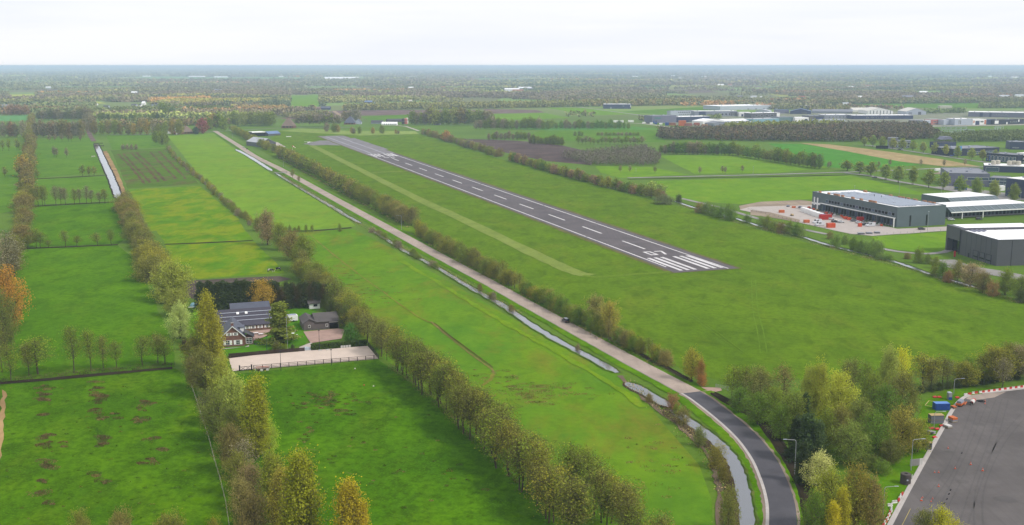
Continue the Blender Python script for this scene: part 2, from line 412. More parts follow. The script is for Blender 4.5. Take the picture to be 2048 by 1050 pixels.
# ------------------------------------------------------------------ asphalt runway, taxi strip and markings
us, vl = ruv(1301.5, 523); ur, vr = ruv(1386.5, 513.75)
UE, _ = ruv(660, 272); WW = vr - vl; UT, _ = ruv(700, 309.5)
print('RUNWAY width', WW, 'length', UE, 'far threshold', UT, vl, vr)
def asphalt(name, c, ang, blot=.5, streak=.6):
    g = N(name); p = g.pos(); c = rgb(*c)
    lo = tuple(x * .72 for x in c[:3]) + (1,); hi = tuple(x * 1.22 for x in c[:3]) + (1,)
    cc = g.mix(g.ramp(g.noise(p, .06, 5, .65), .35, .65), lo, hi)
    st = g.noise(g.mapped(p, -ang, (.9, .015, .1)), 1, 3, .6)
    cc = g.mix(g.math('MULTIPLY', g.ramp(st, .45, .7), streak), cc, lo)
    cc = g.mix(g.math('MULTIPLY', g.ramp(g.noise(p, .02, 3), .55, .7), blot), cc, lo)
    cc = g.mix(g.math('MULTIPLY', g.noise(p, 2.5, 3, .7), .3), cc, hi)
    return g.col(cc, .85, .25)
rwa = asphalt('runway_asphalt', (104, 96, 98), RANG); rwb = asphalt('worn_asphalt', (136, 130, 132), RANG, .3, .35)
def worn(name):
    g = N(name); p = g.pos()
    c = g.mix(g.ramp(g.noise(p, .9, 4, .7), .5, .72), (.62, .6, .6, 1), (.3, .28, .28, 1))
    c = g.mix(g.math('MULTIPLY', g.ramp(g.noise(p, .05, 3), .5, .7), .5), c, (.36, .34, .34, 1))
    return g.col(c, .8, .2)
def rq(name, u0, u1, v0, v1, z, m, parent=None, n=1, jit=0):
    A = [RP(u0 + (u1 - u0) * k / n, v0 + rnd.uniform(-jit, jit)) for k in range(n + 1)]
    B = [RP(u0 + (u1 - u0) * k / n, v1 + rnd.uniform(-jit, jit)) for k in range(n + 1)]
    return strip(name, A, B, z, z, m, 'structure' if parent is None else None, parent)
soilm = grass('runway_edge', (120, 112, 74), (100, 104, 56), (104, 130, 50), RANG, .6, .08, .3)
rq('runway_shoulder', -2, UE, vl - 5.5, vr + 7.5, Z + .03, soilm, None, 80, .8)
rwy = rq('runway', -1, UT + 8, vl - 3, vr + 5, Z + .06, rwa, None, 60, .25)
rq('runway_overrun', UT + 8, UE, vl - 3, vr + 6, Z + .06, rwb, None, 30, .3)
rq('runway_overrun', UT + 60, UE - 60, vr + 5, vr + 11, Z + .055, rwb, None, 20, .6)
MP = Z + .09
white = worn('marking_paint'); palew = mat('worn_paint', rgb(170, 168, 176), .8, .12, .1)
for u0, u1, sd_ in ((14, UT, 0), (0, UT, 1)):
    u = u0
    while u < u1:                                    # edge lines painted in runs with worn gaps
        e = min(u1, u + rnd.uniform(60, 170)); vv = vl if sd_ == 0 else vr
        rq('edge_line', u, e - rnd.choice((.4, 1.5)), vv - .45, vv + .45, MP, white, rwy); u = e
ud0, _ = ruv(1291.5, 498.75); ud1, _ = ruv(1244, 482.5); up1, _ = ruv(1204, 467.5)
per = up1 - ud0; ln = ud1 - ud0; vc = (vl + vr) / 2
print('dash', ud0, ln, per, 'n', (UT - 70 - ud0) / per)
u = ud0
while u + ln < UT - 62: rq('centre_dash', u, u + ln, vc - .6, vc + .6, MP, white, rwy); u += per
for ub, ue in ((5, 5 + 0), ):
    pass
sw = WW / 17.5
us0, _ = ruv(1384, 539); us1, _ = ruv(1320, 521)
st_off = [(-7.6 + 2.5 * k) * sw for k in range(3)] + [(2.0 + 2.5 * k) * sw for k in range(3)]
for o in st_off:
    rq('threshold_stripe', 3, 3 + 37, vc + o, vc + o + 1.3 * sw, MP, white, rwy)
    rq('threshold_stripe', UT - 38, UT - 2, vc + o, vc + o + 1.3 * sw, MP, white, rwy)
rq('threshold_line', UT, UT + 2, vl - 2, vr + 2, MP, white, rwy)
def digit(ch, uo, vo, sgn):
    """runway numeral from strokes; read walking along sgn*u"""
    hgt, wd, t = 11.0, 4.6, 1.15
    seg = {'0': ['t', 'b', 'l', 'r'], '7': ['t', 'd'], '2': ['t', 'ru', 'm', 'll', 'b'], '5': ['t', 'lu', 'm', 'rl', 'b']}[ch]
    mb = MB()
    def P(x, y): return RP(uo + sgn * y, vo + sgn * x, MP + LIFT + .004)
    def quad(x0, y0, x1, y1): mb.face(P(x0, y0), P(x1, y0), P(x1, y1), P(x0, y1))
    for s in seg:
        if s == 't': quad(0, hgt - t * 1.5, wd, hgt)
        if s == 'b': quad(0, 0, wd, t * 1.5)
        if s == 'm': quad(0, hgt / 2 - t * .7, wd, hgt / 2 + t * .7)
        if s == 'l': quad(0, t * 1.5, t, hgt - t * 1.5)
        if s == 'r': quad(wd - t, t * 1.5, wd, hgt - t * 1.5)
        if s == 'ru': quad(wd - t, hgt / 2 + t * .7, wd, hgt - t * 1.5)
        if s == 'lu': quad(0, hgt / 2 + t * .7, t, hgt - t * 1.5)
        if s == 'rl': quad(wd - t, t * 1.5, wd, hgt / 2 - t * .7)
        if s == 'll': quad(0, t * 1.5, t, hgt / 2 - t * .7)
        if s == 'd': mb.face(P(wd * .25, 0), P(wd * .25 + t * 1.2, 0), P(wd, hgt - t * 1.5), P(wd - t * 1.2, hgt - t * 1.5))
    mb.build('runway_numeral', white, rwy)
u7, v7 = ruv(1310, 512)
digit('0', 47, vc - 5.6, 1); digit('7', 47, vc + 1.2, 1)
digit('2', UT - 46, vc + 5.6, -1); digit('5', UT - 46, vc - 1.2, -1)
for o in (-.28, .26): rq('overrun_line', UT + 6, UE - 15, vc + o * WW - 1.3, vc + o * WW + 1.3, MP, palew, rwy, 20, .5)
# link to the apron
field('taxiway', [(606, 288), (640, 281), (672, 281), (700, 292), (655, 290), (625, 291)], Z + .05, rwb)
# mown strip beside the runway
ms = smooth(pl([(624, 291), (700, 329), (826, 392), (960, 455), (1080, 513), (1150, 544), (1182, 551)]), 8)
ribbon('mown_strip', ms, 4.0, 4.8, Z + .03, mown, .5)
ribbon('mown_strip', smooth(pl([(1165, 552), (1200, 554), (1270, 549), (1340, 544)]), 6), 1.8, 1.8, Z + .04, grass('faint_mown', (114, 140, 40), (104, 130, 36), (120, 140, 48), 0, .4, .03, .3), .5)
ribbon('mown_strip', pl([(745, 345), (815, 343)]), 2, 2, Z + .04, mown)

# ------------------------------------------------------------------ brick road, asphalt bend, concrete strips
roadc = smooth(pl([(430, 262), (475, 290), (512, 314), (566, 341), (675, 401), (783, 460), (876, 511), (968, 560), (1045, 603), (1118, 643), (1200, 688), (1286, 735), (1383, 786)]), 8)
bend = smooth(pl([(1383, 786), (1408, 802), (1457, 840), (1497, 877), (1523, 910), (1540, 940), (1559, 990), (1566, 1040), (1562, 1140)]), 8)
def brickroad():
    g = N('brick_road'); p = g.pos(); c = rgb(202, 184, 170)
    cc = g.mix(g.ramp(g.noise(p, .08, 5, .65), .35, .65), tuple(x * .82 for x in c[:3]) + (1,), tuple(x * 1.14 for x in c[:3]) + (1,))
    cc = g.mix(g.math('MULTIPLY', g.ramp(g.noise(g.mapped(p, -A0 - .02, (1.4, .02, 1)), 1, 2), .45, .7), .35), cc, tuple(x * .72 for x in c[:3]) + (1,))
    br = g.n('ShaderNodeTexBrick'); br.inputs['Scale'].default_value = 4; br.inputs['Mortar Size'].default_value = .03
    br.inputs['Color1'].default_value = (1, 1, 1, 1); br.inputs['Color2'].default_value = (.8, .78, .78, 1); br.inputs['Mortar'].default_value = (.6, .58, .55, 1)
    g.l(g.mapped(p, -A0), br.inputs['Vector']); cc = g.mix(.7, cc, br.outputs[0], 'MULTIPLY')
    return g.col(cc, .9, .2)
ribbon('road_verge', roadc, 6.0, 7.0, Z + .03, verge, .5)
ribbon('road_verge', bend, 7.0, 7.5, Z + .03, verge, .5)
ribbon('brick_road', roadc, 3.5, 3.5, Z + .07, brickroad(), .08)
ribbon('road_edge', roadc, -3.4, 3.9, Z + .06, mat('edge_band', rgb(160, 148, 140), .9), .1)
ribbon('asphalt_road', bend, 3.0, 3.0, Z + .07, asphalt('road_asphalt', (92, 90, 96), RANG + .3, .3, .3))
conc = mat('kerb_concrete', rgb(206, 198, 192), .85, .12, .3); gritty = soil('road_grit', (178, 160, 142), RANG, .5)
kb = offs(bend, 3.4)
def kerb(P, name, wd, hgt, z0, m, step):
    """kerb laid stone by stone along a polyline"""
    root = new_obj(name, None, None, 'structure')
    Q = dense(P, step)
    for a, b in zip(Q, Q[1:]):
        d = b - a; l_ = d.length
        if l_ < .3: continue
        o = MB().box(0, l_ - .04, -wd / 2, wd / 2, 0, hgt).build('kerb_stone', m, root)
        o.location = (a.x, a.y, z0 + LIFT); o.rotation_euler = (0, 0, math.atan2(d.y, d.x))
kerb(kb, 'concrete_kerb', .75, .1, Z + .04, conc, 2.4)
ribbon('road_shoulder', bend, -2.9, 4.5, Z + .055, gritty, .25); ribbon('road_shoulder', bend, 3.7, -2.9, Z + .05, gritty, .3)
field('farm_gateway', [(1370, 774), (1440, 776), (1443, 782), (1405, 790), (1392, 792)], Z + .065, brickpave, .2)

# ------------------------------------------------------------------ ditches: water between raised earth banks
bankm = grass('bank_grass', (92, 124, 36), (72, 96, 34), (122, 104, 72), A0, .6, .12, .3, .6); scrubm = soil('bank_scrub', (96, 84, 62), A0, .6)
def ditch(px, wid, name='ditch_water', m=WATER, bl=.9, br=.9, bh=.35, jit=.3, bank=bankm, sub=6, bank2=None):
    P = dense(smooth(pl(px), sub), 5); n = len(P); r = random.Random(n)
    ww = [(wid[0] + (wid[1] - wid[0]) * i / (n - 1)) / 2 * r.uniform(.85, 1.15) for i in range(n)]
    ww = [a * min(1, .25 + .3 * i, .25 + .3 * (n - 1 - i)) for i, a in enumerate(ww)]; l0 = [-a - r.uniform(0, jit) for a in ww]; r0 = [a + r.uniform(0, jit) for a in ww]
    strip(name, offs(P, [a - .3 for a in l0]), offs(P, [a + .3 for a in r0]), Z + .04, Z + .04, m)
    for side, base_, sgn, bw, bk in (('l', l0, -1, bl, bank), ('r', r0, 1, br, bank2 or bank)):
        if bw <= 0: continue
        top = [b + sgn * bw * r.uniform(.3, .5) for b in base_]; out_ = [b + sgn * bw * r.uniform(.9, 1.2) for b in base_]
        strip('ditch_bank', offs(P, base_), offs(P, top), Z + .035, bh, bk); strip('ditch_bank', offs(P, top), offs(P, out_), bh, Z + .035, bk)
ditch([(472, 299), (500, 314), (544, 342)], (4.4, 4.2))
ditch([(551, 346), (580, 364), (640, 400), (668, 416), (690, 430), (722, 447)], (1.6, 2.6), jit=.6)
ditch([(742, 460), (782, 485), (812, 504), (850, 523), (892, 546), (926, 567), (957, 585), (1000, 608), (1030, 628), (1065, 652), (1110, 679), (1154, 702), (1195, 724), (1234, 746)], (1.6, 2.9), jit=.5)
ditch([(1254, 766), (1285, 783), (1320, 803), (1338, 815)], (4.4, 3.4), m=WATERN, bank=bankm, bank2=scrubm)
ditch([(1344, 819), (1368, 837), (1394, 855), (1424, 877), (1449, 900), (1469, 930), (1481, 965), (1489, 1002), (1494, 1040), (1492, 1140)], (3.0, 3.0), m=WATERN, br=2.6, bank=bankm, bank2=scrubm)
ditch([(1200, 668), (1250, 694), (1300, 721), (1330, 736), (1383, 765)], (.9, 1.3), m=mud, bh=.35, bank2=bankm, bank=mud)  # dark mud colour stands in for ditch water shaded by the hedge
ditch([(1427, 787), (1469, 812), (1517, 839), (1547, 875), (1575, 915), (1600, 960), (1615, 1000), (1625, 1080)], (1.4, 1.4), m=mud, bh=.35, bank=mud, bank2=mud, jit=.2)
ditch([(192, 288), (205, 318), (222, 355), (238, 398)], (5.4, 5.2), bl=1.2, br=1.2, bank=mud)
field('reed_bank', [(204, 303), (214, 302), (236, 345), (256, 394), (246, 396), (228, 350)], Z + .03, reedm)
ditch([(1350, 403), (1386, 415), (1430, 427), (1480, 440), (1517, 452), (1560, 463), (1606, 475), (1652, 489), (1705, 503), (1778, 521), (1816, 533), (1858, 548), (1905, 562), (1960, 578)], (3.0, 2.6), jit=.6)
for px in [[(400, 795), (410, 812), (420, 840)], [(450, 906), (462, 930)], [(505, 1020), (515, 1045)]]: ditch(px, (1.6, 1.6), m=WATERN)
# dark field drains
def drain(px, w_, h=.5): ditch(px, (w_, w_), m=mud, bl=.7, br=.8, bh=h * .5, bank=mud, sub=3, jit=.5)
drain([(-40, 771), (90, 760), (230, 747), (345, 737)], .7, .6); drain([(45, 498), (140, 494), (236, 490)], .4); drain([(55, 414), (140, 409), (236, 404)], .4)
drain([(50, 359), (140, 355), (212, 351)], .4); drain([(560, 464), (640, 461), (703, 456)], .5); drain([(330, 489), (430, 485), (506, 481)], .3, .3)
drain([(1255, 359), (1400, 356), (1560, 353), (1700, 350)], 1.2, .3)

# tracks and small roads
greyroad = asphalt('grey_road', (158, 154, 148), 0, .2, .2)
ribbon('country_road', pl([(1255, 356), (1500, 350.5), (1700, 344.5), (1890, 336.5), (2060, 331)]), 3, 3, Z + .09, greyroad)
ribbon('avenue', smooth(pl([(1690, 346), (1740, 352), (1795, 363), (1890, 379), (1970, 394), (2080, 412)])), 3.2, 3.2, Z + .08, greyroad)
ribbon('avenue', smooth(pl([(1728, 290), (1770, 295), (1850, 307), (1930, 319), (2010, 330)])), 3.2, 3.2, Z + .08, greyroad)
ribbon('farm_track', smooth(pl([(668, 222), (676, 228), (690, 236), (700, 243)])), 4, 4, Z + .06, trackm)
ribbon('farm_track', pl([(792, 251), (812, 253), (838, 262)]), 2.2, 2.2, Z + .06, paving)
ribbon('country_road', smooth(pl([(1155, 214), (1210, 221), (1270, 229), (1300, 234)])), 4, 4, Z + .06, greyroad)
ribbon('country_road', smooth(pl([(1245, 246), (1290, 248), (1365, 258)])), 4, 4, Z + .06, paving)
ribbon('farm_track', smooth(pl([(166, 241), (172, 252), (180, 270), (188, 283)])), 3.2, 3.2, Z + .06, plough2)
ribbon('farm_track', pl([(205, 270), (320, 268), (420, 264), (560, 256), (700, 255)]), 2.5, 2.5, Z + .05, greyroad)
ribbon('country_road', pl([(1500, 219.5), (1700, 216), (1900, 219), (2060, 221.5)]), 5, 5, Z + .06, greyroad)
# bare wheel track in the crop, worn lines in the airfield grass
wt = smooth(pl([(620, 470), (680, 520), (760, 580), (830, 630), (866, 648)]), 8)
ribbon('wheel_track', wt, .35, .35, Z + .03, grass('track_wear', (136, 136, 54), (116, 118, 48), (136, 116, 74), A0, .5, .1, .2), .25)
ribbon('wheel_track', smooth(pl([(862, 644), (900, 676), (950, 715), (982, 738), (988, 748)]), 8), .4, .4, Z + .03, soil('worn_soil', (146, 136, 76), A0, .8), .2)
ribbon('wheel_track', smooth(pl([(868, 646), (905, 676), (955, 713), (986, 736)]), 8), .35, .3, Z + .035, soil('rut_soil', (104, 100, 50), A0, .8), .1)
ribbon('wheel_track', smooth(pl([(988, 748), (980, 760), (965, 772)]), 6), .7, .7, Z + .03, MATS['track_wear'], .2)
for q in ([(1380, 632), (1420, 660), (1460, 690), (1490, 711)], [(1385, 630), (1428, 660), (1468, 690), (1496, 711)], [(1503, 560), (1506, 620), (1516, 670), (1521, 708)], [(1511, 560), (1516, 620), (1528, 670), (1534, 706)]):
    ribbon('wheel_track', smooth(pl(q), 6), .22, .22, Z + .03, grass('pale_wear', (106, 136, 38), (98, 130, 34), (118, 140, 46), 0, .4, .1, .1), .1)
ribbon('yellow_margin', smooth(pl([(800, 520), (900, 580), (1000, 640), (1100, 697), (1200, 755), (1290, 815)]), 8), 1.2, 1.4, Z + .03, grass('yellow_margin', (120, 150, 26), (106, 142, 28), (136, 150, 40), A0, .5, .1, .3), .7)
# ------------------------------------------------------------------ trees: a trunk with limbs and a crown of leaf clumps and twigs
ORD = ['', 'first', 'second', 'third', 'fourth', 'fifth', 'sixth', 'seventh', 'eighth', 'ninth', 'tenth', 'eleventh', 'twelfth', 'thirteenth', 'fourteenth', 'fifteenth', 'sixteenth', 'seventeenth', 'eighteenth', 'nineteenth', 'twentieth']
TENS = {2: ('twenty', 'twentieth'), 3: ('thirty', 'thirtieth'), 4: ('forty', 'fortieth'), 5: ('fifty', 'fiftieth'), 6: ('sixty', 'sixtieth'), 7: ('seventy', 'seventieth'), 8: ('eighty', 'eightieth'), 9: ('ninety', 'ninetieth')}
def ordw(n):
    if n <= 20: return ORD[n]
    if n >= 100: return 'hundredth' if n == 100 else 'hundred and ' + ordw(n - 100)
    t, u = divmod(n, 10); return TENS[t][1] if u == 0 else TENS[t][0] + '-' + ORD[u]

def radius(kind, t):
    """crown radius over its height, t 0..1, tree 10 m tall"""
    if kind == 'alder': return 2.5 * math.sin(math.pi * min(1, (t * .88 + .1))) ** .75
    if kind == 'round': return 4.0 * math.sqrt(max(0, 1 - (2 * t - .95) ** 2 * .95))
    if kind == 'willow': return 4.3 * math.sqrt(max(0, 1 - (1.9 * t - .8) ** 2 * .82))
    if kind == 'shrub': return 4.6 * math.sqrt(max(.02, 1 - (1.5 * t - .45) ** 2 * .9))
    if kind == 'poplar': return 1.25 * min(1, t * 5 + .35) * (1 - t ** 3.2) ** .7
    if kind == 'conifer': return 2.6 * (1 - t) + .12
    if kind == 'cedar': return (3.4 * (1 - t) ** .8 + .2) * (.7 + .3 * math.cos(t * 34))
    if kind == 'street': return 2.9 * math.sin(math.pi * min(1, t * .9 + .12)) ** .8
CROWN = {'alder': (3.6, 10, 28), 'round': (1.8, 10, 44), 'willow': (.8, 10, 46), 'shrub': (.2, 10, 34), 'poplar': (.6, 10, 46), 'conifer': (.4, 10, 60), 'cedar': (.8, 10, 60), 'street': (3.0, 10, 30)}
def quads(c, size, r, flat=0.0, slim=1.0):
    """random leaf quads round centres c (n,3)"""
    n = len(c); a = r.normal(size=(n, 3)); a /= np.linalg.norm(a, axis=1)[:, None] + 1e-9
    b = r.normal(size=(n, 3)); b -= (b * a).sum(1)[:, None] * a; b /= np.linalg.norm(b, axis=1)[:, None] + 1e-9
    s = size * r.uniform(.6, 1.35, (n, 1)); a = a * s; b = b * s * slim
    return np.stack([c - a - b * .6, c + a * .3 - b, c + a + b * .6, c - a * .3 + b], 1).reshape(-1, 3)
def pymesh(name, V, nq, mats, mi=None):
    me = bpy.data.meshes.new(name); me.vertices.add(len(V)); me.vertices.foreach_set('co', np.asarray(V, np.float32).ravel())
    me.loops.add(4 * nq); me.loops.foreach_set('vertex_index', np.arange(4 * nq, dtype=np.int32))
    me.polygons.add(nq); me.polygons.foreach_set('loop_start', np.arange(0, 4 * nq, 4, dtype=np.int32))
    if mi is not None: me.polygons.foreach_set('material_index', np.asarray(mi, np.int32))
    for m in mats: me.materials.append(m)
    me.update(); return me
def make_tree(kind, seed, dens=1.0, leaf=.3):
    r = np.random.default_rng(seed); z0, z1, nl = CROWN[kind]
    tk = MB(); bent = r.normal(size=(6, 2)) * (.12 if kind not in ('poplar', 'conifer', 'cedar') else .03); bent[0] = 0
    bx = np.cumsum(bent, 0); zs = np.linspace(0, 9.2 if kind != 'shrub' else 3.5, 6)
    tr = {'alder': .15, 'round': .26, 'willow': .28, 'shrub': .14, 'poplar': .2, 'conifer': .2, 'cedar': .24, 'street': .13}[kind]
    def axis(z):
        z = min(max(z, 0), zs[-1]); return np.array([np.interp(z, zs, bx[:, 0]), np.interp(z, zs, bx[:, 1]), z])
    for i in range(5): tk.tube(axis(zs[i]), axis(zs[i + 1]), tr * (1 - i / 5.6), tr * (1 - (i + 1) / 5.6), 6, False)
    if kind == 'street': tk.tube((.55, .2, 0), (.5, .1, 5), .12, .06, 6, False)
    C = []; TW = []
    lobes = [(r.uniform(0, 6.28), r.uniform(.0, 1), r.uniform(.75, 1.25)) for _ in range(5)]
    for i in range(nl):
        t = ((i + r.uniform(.1, .9)) / nl) ** (.8 if kind in ('alder', 'street') else .95 if kind not in ('conifer', 'cedar') else 1.25)
        az = i * 2.39996 + r.uniform(-.5, .5); lob = 1
        for la, lt, lg in lobes:
            d = math.cos(az - la) * .5 + .5; lob *= 1 + (lg - 1) * d * math.exp(-((t - lt) / .35) ** 2)
        R = radius(kind, t) * r.uniform(.72, 1.08) * lob; z = z0 + (z1 - z0) * t
        tip = np.array([R * math.cos(az), R * math.sin(az), z])
        rise = {'poplar': 2.4, 'conifer': -.25, 'cedar': .05, 'shrub': 4.0, 'willow': 3.2, 'round': 2.6, 'alder': 1.5, 'street': 2.4}[kind]
        base = axis(max(.15 if kind == 'shrub' else z0 * .8, z - rise * (.5 + .5 * R / max(.3, radius(kind, t)))))
        tip[:2] += axis(z)[:2]
        if kind not in ('conifer',) or i % 2 == 0:
            mid = base * .45 + tip * .55 + np.array([0, 0, .25]); th = tr * .42 * (1 - t * .5)
            tk.tube(base, mid, th, th * .6, 3, False); tk.tube(mid, tip, th * .6, th * .15, 3, False)
        k = {'alder': 7, 'round': 9, 'willow': 10, 'shrub': 9, 'poplar': 8, 'conifer': 7, 'cedar': 8, 'street': 9}[kind]
        for _ in range(k):
            s = r.uniform(.3, 1.05); p = base + (tip - base) * s
            d = r.normal(size=3) * (.55 if kind not in ('poplar', 'conifer', 'cedar') else .28)
            if kind == 'cedar': d[2] *= .25
            if kind == 'poplar': d[2] = abs(d[2]) * 2
            p = p + d; TW.append((p, d))
            m = max(1, int(dens * {'alder': 2.2, 'round': 6.4, 'willow': 13, 'shrub': 10, 'poplar': 11, 'conifer': 13, 'cedar': 11, 'street': 13}[kind]))
            sp = {'alder': .42, 'round': .46, 'willow': .42, 'shrub': .5, 'poplar': .36, 'conifer': .3, 'cedar': .26, 'street': .36}[kind]
            q = r.normal(size=(m, 3)) * sp
            if kind in ('conifer', 'cedar'): q[:, 2] *= .45
            C.append(p + q)
    C = np.concatenate(C); C = C[C[:, 2] > .12]; V1 = quads(C, leaf * .62, r)
    P = np.array([p for p, _ in TW]); nt_ = {'alder': 3, 'round': 3, 'willow': 2, 'shrub': 4, 'poplar': 3, 'conifer': 0, 'cedar': 0, 'street': 1}[kind]
    nq = len(C); Vs = [V1]; mi = [0] * nq
    if nt_:
        P3 = np.repeat(P, nt_, 0) + r.normal(size=(len(P) * nt_, 3)) * .4
        V2 = quads(P3, .62, r, 0.0, .035)
        Vs.append(V2)
        mi += [1] * len(P3)
        nq += len(P3)
    return tk.mesh(kind + '_trunk', BARK), pymesh(kind + '_crown', np.concatenate(Vs), nq, [LEAF, TWIG], mi)
LIB = {}
for kind, nv in (('alder', 6), ('round', 4), ('willow', 3), ('shrub', 5), ('poplar', 3), ('conifer', 3), ('cedar', 1), ('street', 3)):
    LIB[kind] = [make_tree(kind, 100 * len(LIB) + i, {'poplar': 4.6, 'round': 3.0, 'willow': 2.6, 'alder': 3.4}.get(kind, 1.8), {'poplar': .11, 'round': .165, 'willow': .165, 'alder': .16}.get(kind, .21)) for i in range(nv)]
    LIB[kind + '_far'] = [make_tree(kind, 900 + 100 * len(LIB) + i, .32, .52) for i in range(min(3, nv))]
KFOL = .56
def tint(c, v=.12):
    k = rnd.uniform(1 - v, 1 + v); h = rnd.uniform(-.06, .06)
    return (min(.8, lin(c[0]) / KFOL * k * (1 + h)), min(.8, lin(c[1]) / KFOL * k), min(.8, lin(c[2]) / KFOL * k * (1 - h)), 1)
NAMES = {'alder': 'alder_tree', 'round': 'broadleaf_tree', 'willow': 'willow_tree', 'shrub': 'shrub', 'poplar': 'poplar_tree', 'conifer': 'conifer_tree', 'cedar': 'cedar_tree', 'street': 'street_tree'}
def tree(kind, P, h, wfac, c, label, group=None, name=None, cat=None, v=.12):
    lib = LIB[kind + '_far'] if P.y > 820 else LIB[kind]
    tm, cm = rnd.choice(lib)
    o = thing(name or NAMES[kind], label, cat or ('shrub' if kind == 'shrub' else 'tree'), P, rnd.uniform(0, 6.28), group)
    o.scale = (h / 10 * wfac, h / 10 * wfac * rnd.uniform(.92, 1.08), h / 10)
    if P.y < 1500:
        new_obj('trunk', tm, o)
    cr_ = new_obj('crown', cm, o); cr_.color = tint(c, v); return o
def T(kind, px, base, top, c, label, width=None, group=None, name=None):
    # one plant from its foot row and its top row in the photo, and its crown width in pixels
    if name is None and base < 330:
        if kind == 'round': name = 'field_tree'
        if kind == 'alder': name = 'sapling' if base - top < 16 else 'thin_tree'
    P = G(px, base); h = HT(px, base, top); wf = 1
    if width:
        span = 2 * max(radius(kind, t / 20) for t in range(21)) * .1 * h
        wf = max(.5, min(2.6, width / PPM(P) / span * .93))
    return tree(kind, P, h, wf, c, label, group, name)
def row(px, step, hh, kinds, cols, what, where, group, wf=(.9, 1.2), jit=1.0, frm='the near end', name=None, lane=None):
    """a row of trees counted from the end named in the label; px runs from that end"""
    P = pl(px); d = 0; spots = []; segs = list(zip(P, P[1:])); tot = sum((b - a).length for a, b in segs); s = step * .4
    while s < tot:
        q = s
        for a, b in segs:
            if q <= (b - a).length: p = a.lerp(b, q / (b - a).length); break
            q -= (b - a).length
        spots.append(p); s += step * rnd.uniform(.7, 1.3)
    if name is None and 'alder' not in what and 'bush' not in what: name = 'hedgerow_tree'
    for i, p in enumerate(spots):
        p = p + Vector((rnd.uniform(-jit, jit), rnd.uniform(-jit, jit), 0)); k = rnd.choice(kinds)
        tree(k, p, rnd.uniform(*hh), rnd.uniform(*wf), rnd.choice(cols), f'{ordw(i + 1)} {what} from {frm} of {where}', group, name)
    return len(spots)

OLIVE = (100, 112, 36); BROWN = (104, 106, 44); BRN2 = (110, 100, 54); OCH = (120, 118, 40); GRN = (86, 110, 36); LGRN = (128, 142, 66); YEL = (160, 144, 44); DK = (62, 72, 40); GREY = (116, 108, 82); RUST = (140, 96, 58); PALE = (146, 150, 92); DCON = (58, 68, 36)
AL = [OLIVE, OLIVE, BROWN, OCH]; HB = [BROWN, OCH, OLIVE, BRN2]

# --- left edge tree line
row([(28, 560), (42, 480), (50, 420), (58, 360), (60, 310), (62, 262), (64, 236)], 11, (8, 13), ['alder', 'alder', 'round'], [BRN2, BROWN, OCH, BRN2], 'brown budding tree', 'the left edge tree line', 'trees of the left edge tree line', (1.2, 1.7), 2.5, name='edge_tree')
T('round', 20, 660, 538, (156, 116, 48), 'orange leafed oak cut by the left edge of the photo', 80, name='oak_tree')
T('round', 12, 700, 590, (98, 104, 46), 'olive tree in front of the orange oak', 66)
T('alder', 18, 560, 468, GREY, 'bare grey tree behind the orange oak', 60); T('alder', 2, 600, 480, GREY, 'grey twiggy tree cut by the left edge, behind the oak', 54)
T('round', 45, 352, 312, (140, 118, 52), 'rust olive round tree standing out of the left tree line', 34)
T('alder', 4, 745, 640, BROWN, 'thin brown tree at the far left end of the dark ditch', 40); T('alder', 8, 700, 655, OLIVE, 'slim pale tree under the olive oak at the left edge', 26)
# --- rows across the left pastures
for i, (x, b, t, w_) in enumerate(((22, 763, 690, 40), (58, 752, 690, 30), (76, 748, 676, 62), (148, 746, 652, 38), (182, 741, 660, 32), (207, 738, 673, 28), (233, 735, 683, 28), (285, 731, 673, 38), (316, 727, 668, 36), (330, 727, 676, 40))):
    T('alder', x, b, t, rnd.choice([OLIVE, OLIVE, BROWN]), f'{ordw(i + 1)} tree from the left along the dark ditch above the tufted pasture', w_ * 1.15, 'trees along the dark ditch')
for i, (x, b, t) in enumerate(((57, 498, 470), (73, 496, 458), (81, 496, 466), (97, 495, 480), (131, 493, 461), (154, 492, 472), (195, 491, 466), (223, 489, 460))):
    T('alder', x, b, t, rnd.choice([OLIVE, BROWN]), f'{ordw(i + 1)} small tree from the left along the second pasture ditch', 22, 'small trees on the second pasture ditch')
for i, (x, b, t) in enumerate(((67, 413, 376), (77, 413, 372), (85, 412, 372), (90, 412, 375), (112, 411, 372), (122, 410, 374), (131, 410, 376), (149, 409, 378), (160, 408, 378), (174, 408, 373), (183, 407, 380), (199, 407, 385), (210, 407, 378))):
    T('alder', x, b, t, rnd.choice([OLIVE, BROWN, GREY]), f'{ordw(i + 1)} thin tree from the left along the third pasture ditch', 17, 'thin trees on the third pasture ditch')
for i, (x, b, t) in enumerate(((10, 355, 335), (38, 354, 332), (75, 358, 340), (166, 353, 331), (178, 353, 334), (188, 352, 333))):
    T('alder', x, b, t, BROWN, f'{ordw(i + 1)} tree from the left along the fourth pasture ditch', 13, 'trees on the fourth pasture ditch')
for i, (x, b, t) in enumerate(((108, 315, 294), (113, 315, 296), (133, 315, 297))): T('alder', x, b, t, GREY, f'{ordw(i + 1)} grey tree from the left standing loose in the far pasture', 10, 'loose trees in the far pasture')
for i, (x, b, t) in enumerate(((5, 302, 281), (18, 302, 280), (34, 301, 278), (38, 301, 283))): T('alder', x, b, t, OLIVE, f'{ordw(i + 1)} tree from the left in the short row by the left tree line', 11, 'short row by the left tree line')
for i, x in enumerate((6, 20, 24, 32, 47, 73, 82, 90, 100, 108, 115, 123, 131, 140, 148, 156, 165)):
    T('round', x, 275, rnd.uniform(240, 248), rnd.choice([GREY, BRN2, GREY, (124, 100, 74)]), f'{ordw(i + 1)} tall bare tree from the left along the country lane', 19, 'tall bare trees along the country lane')
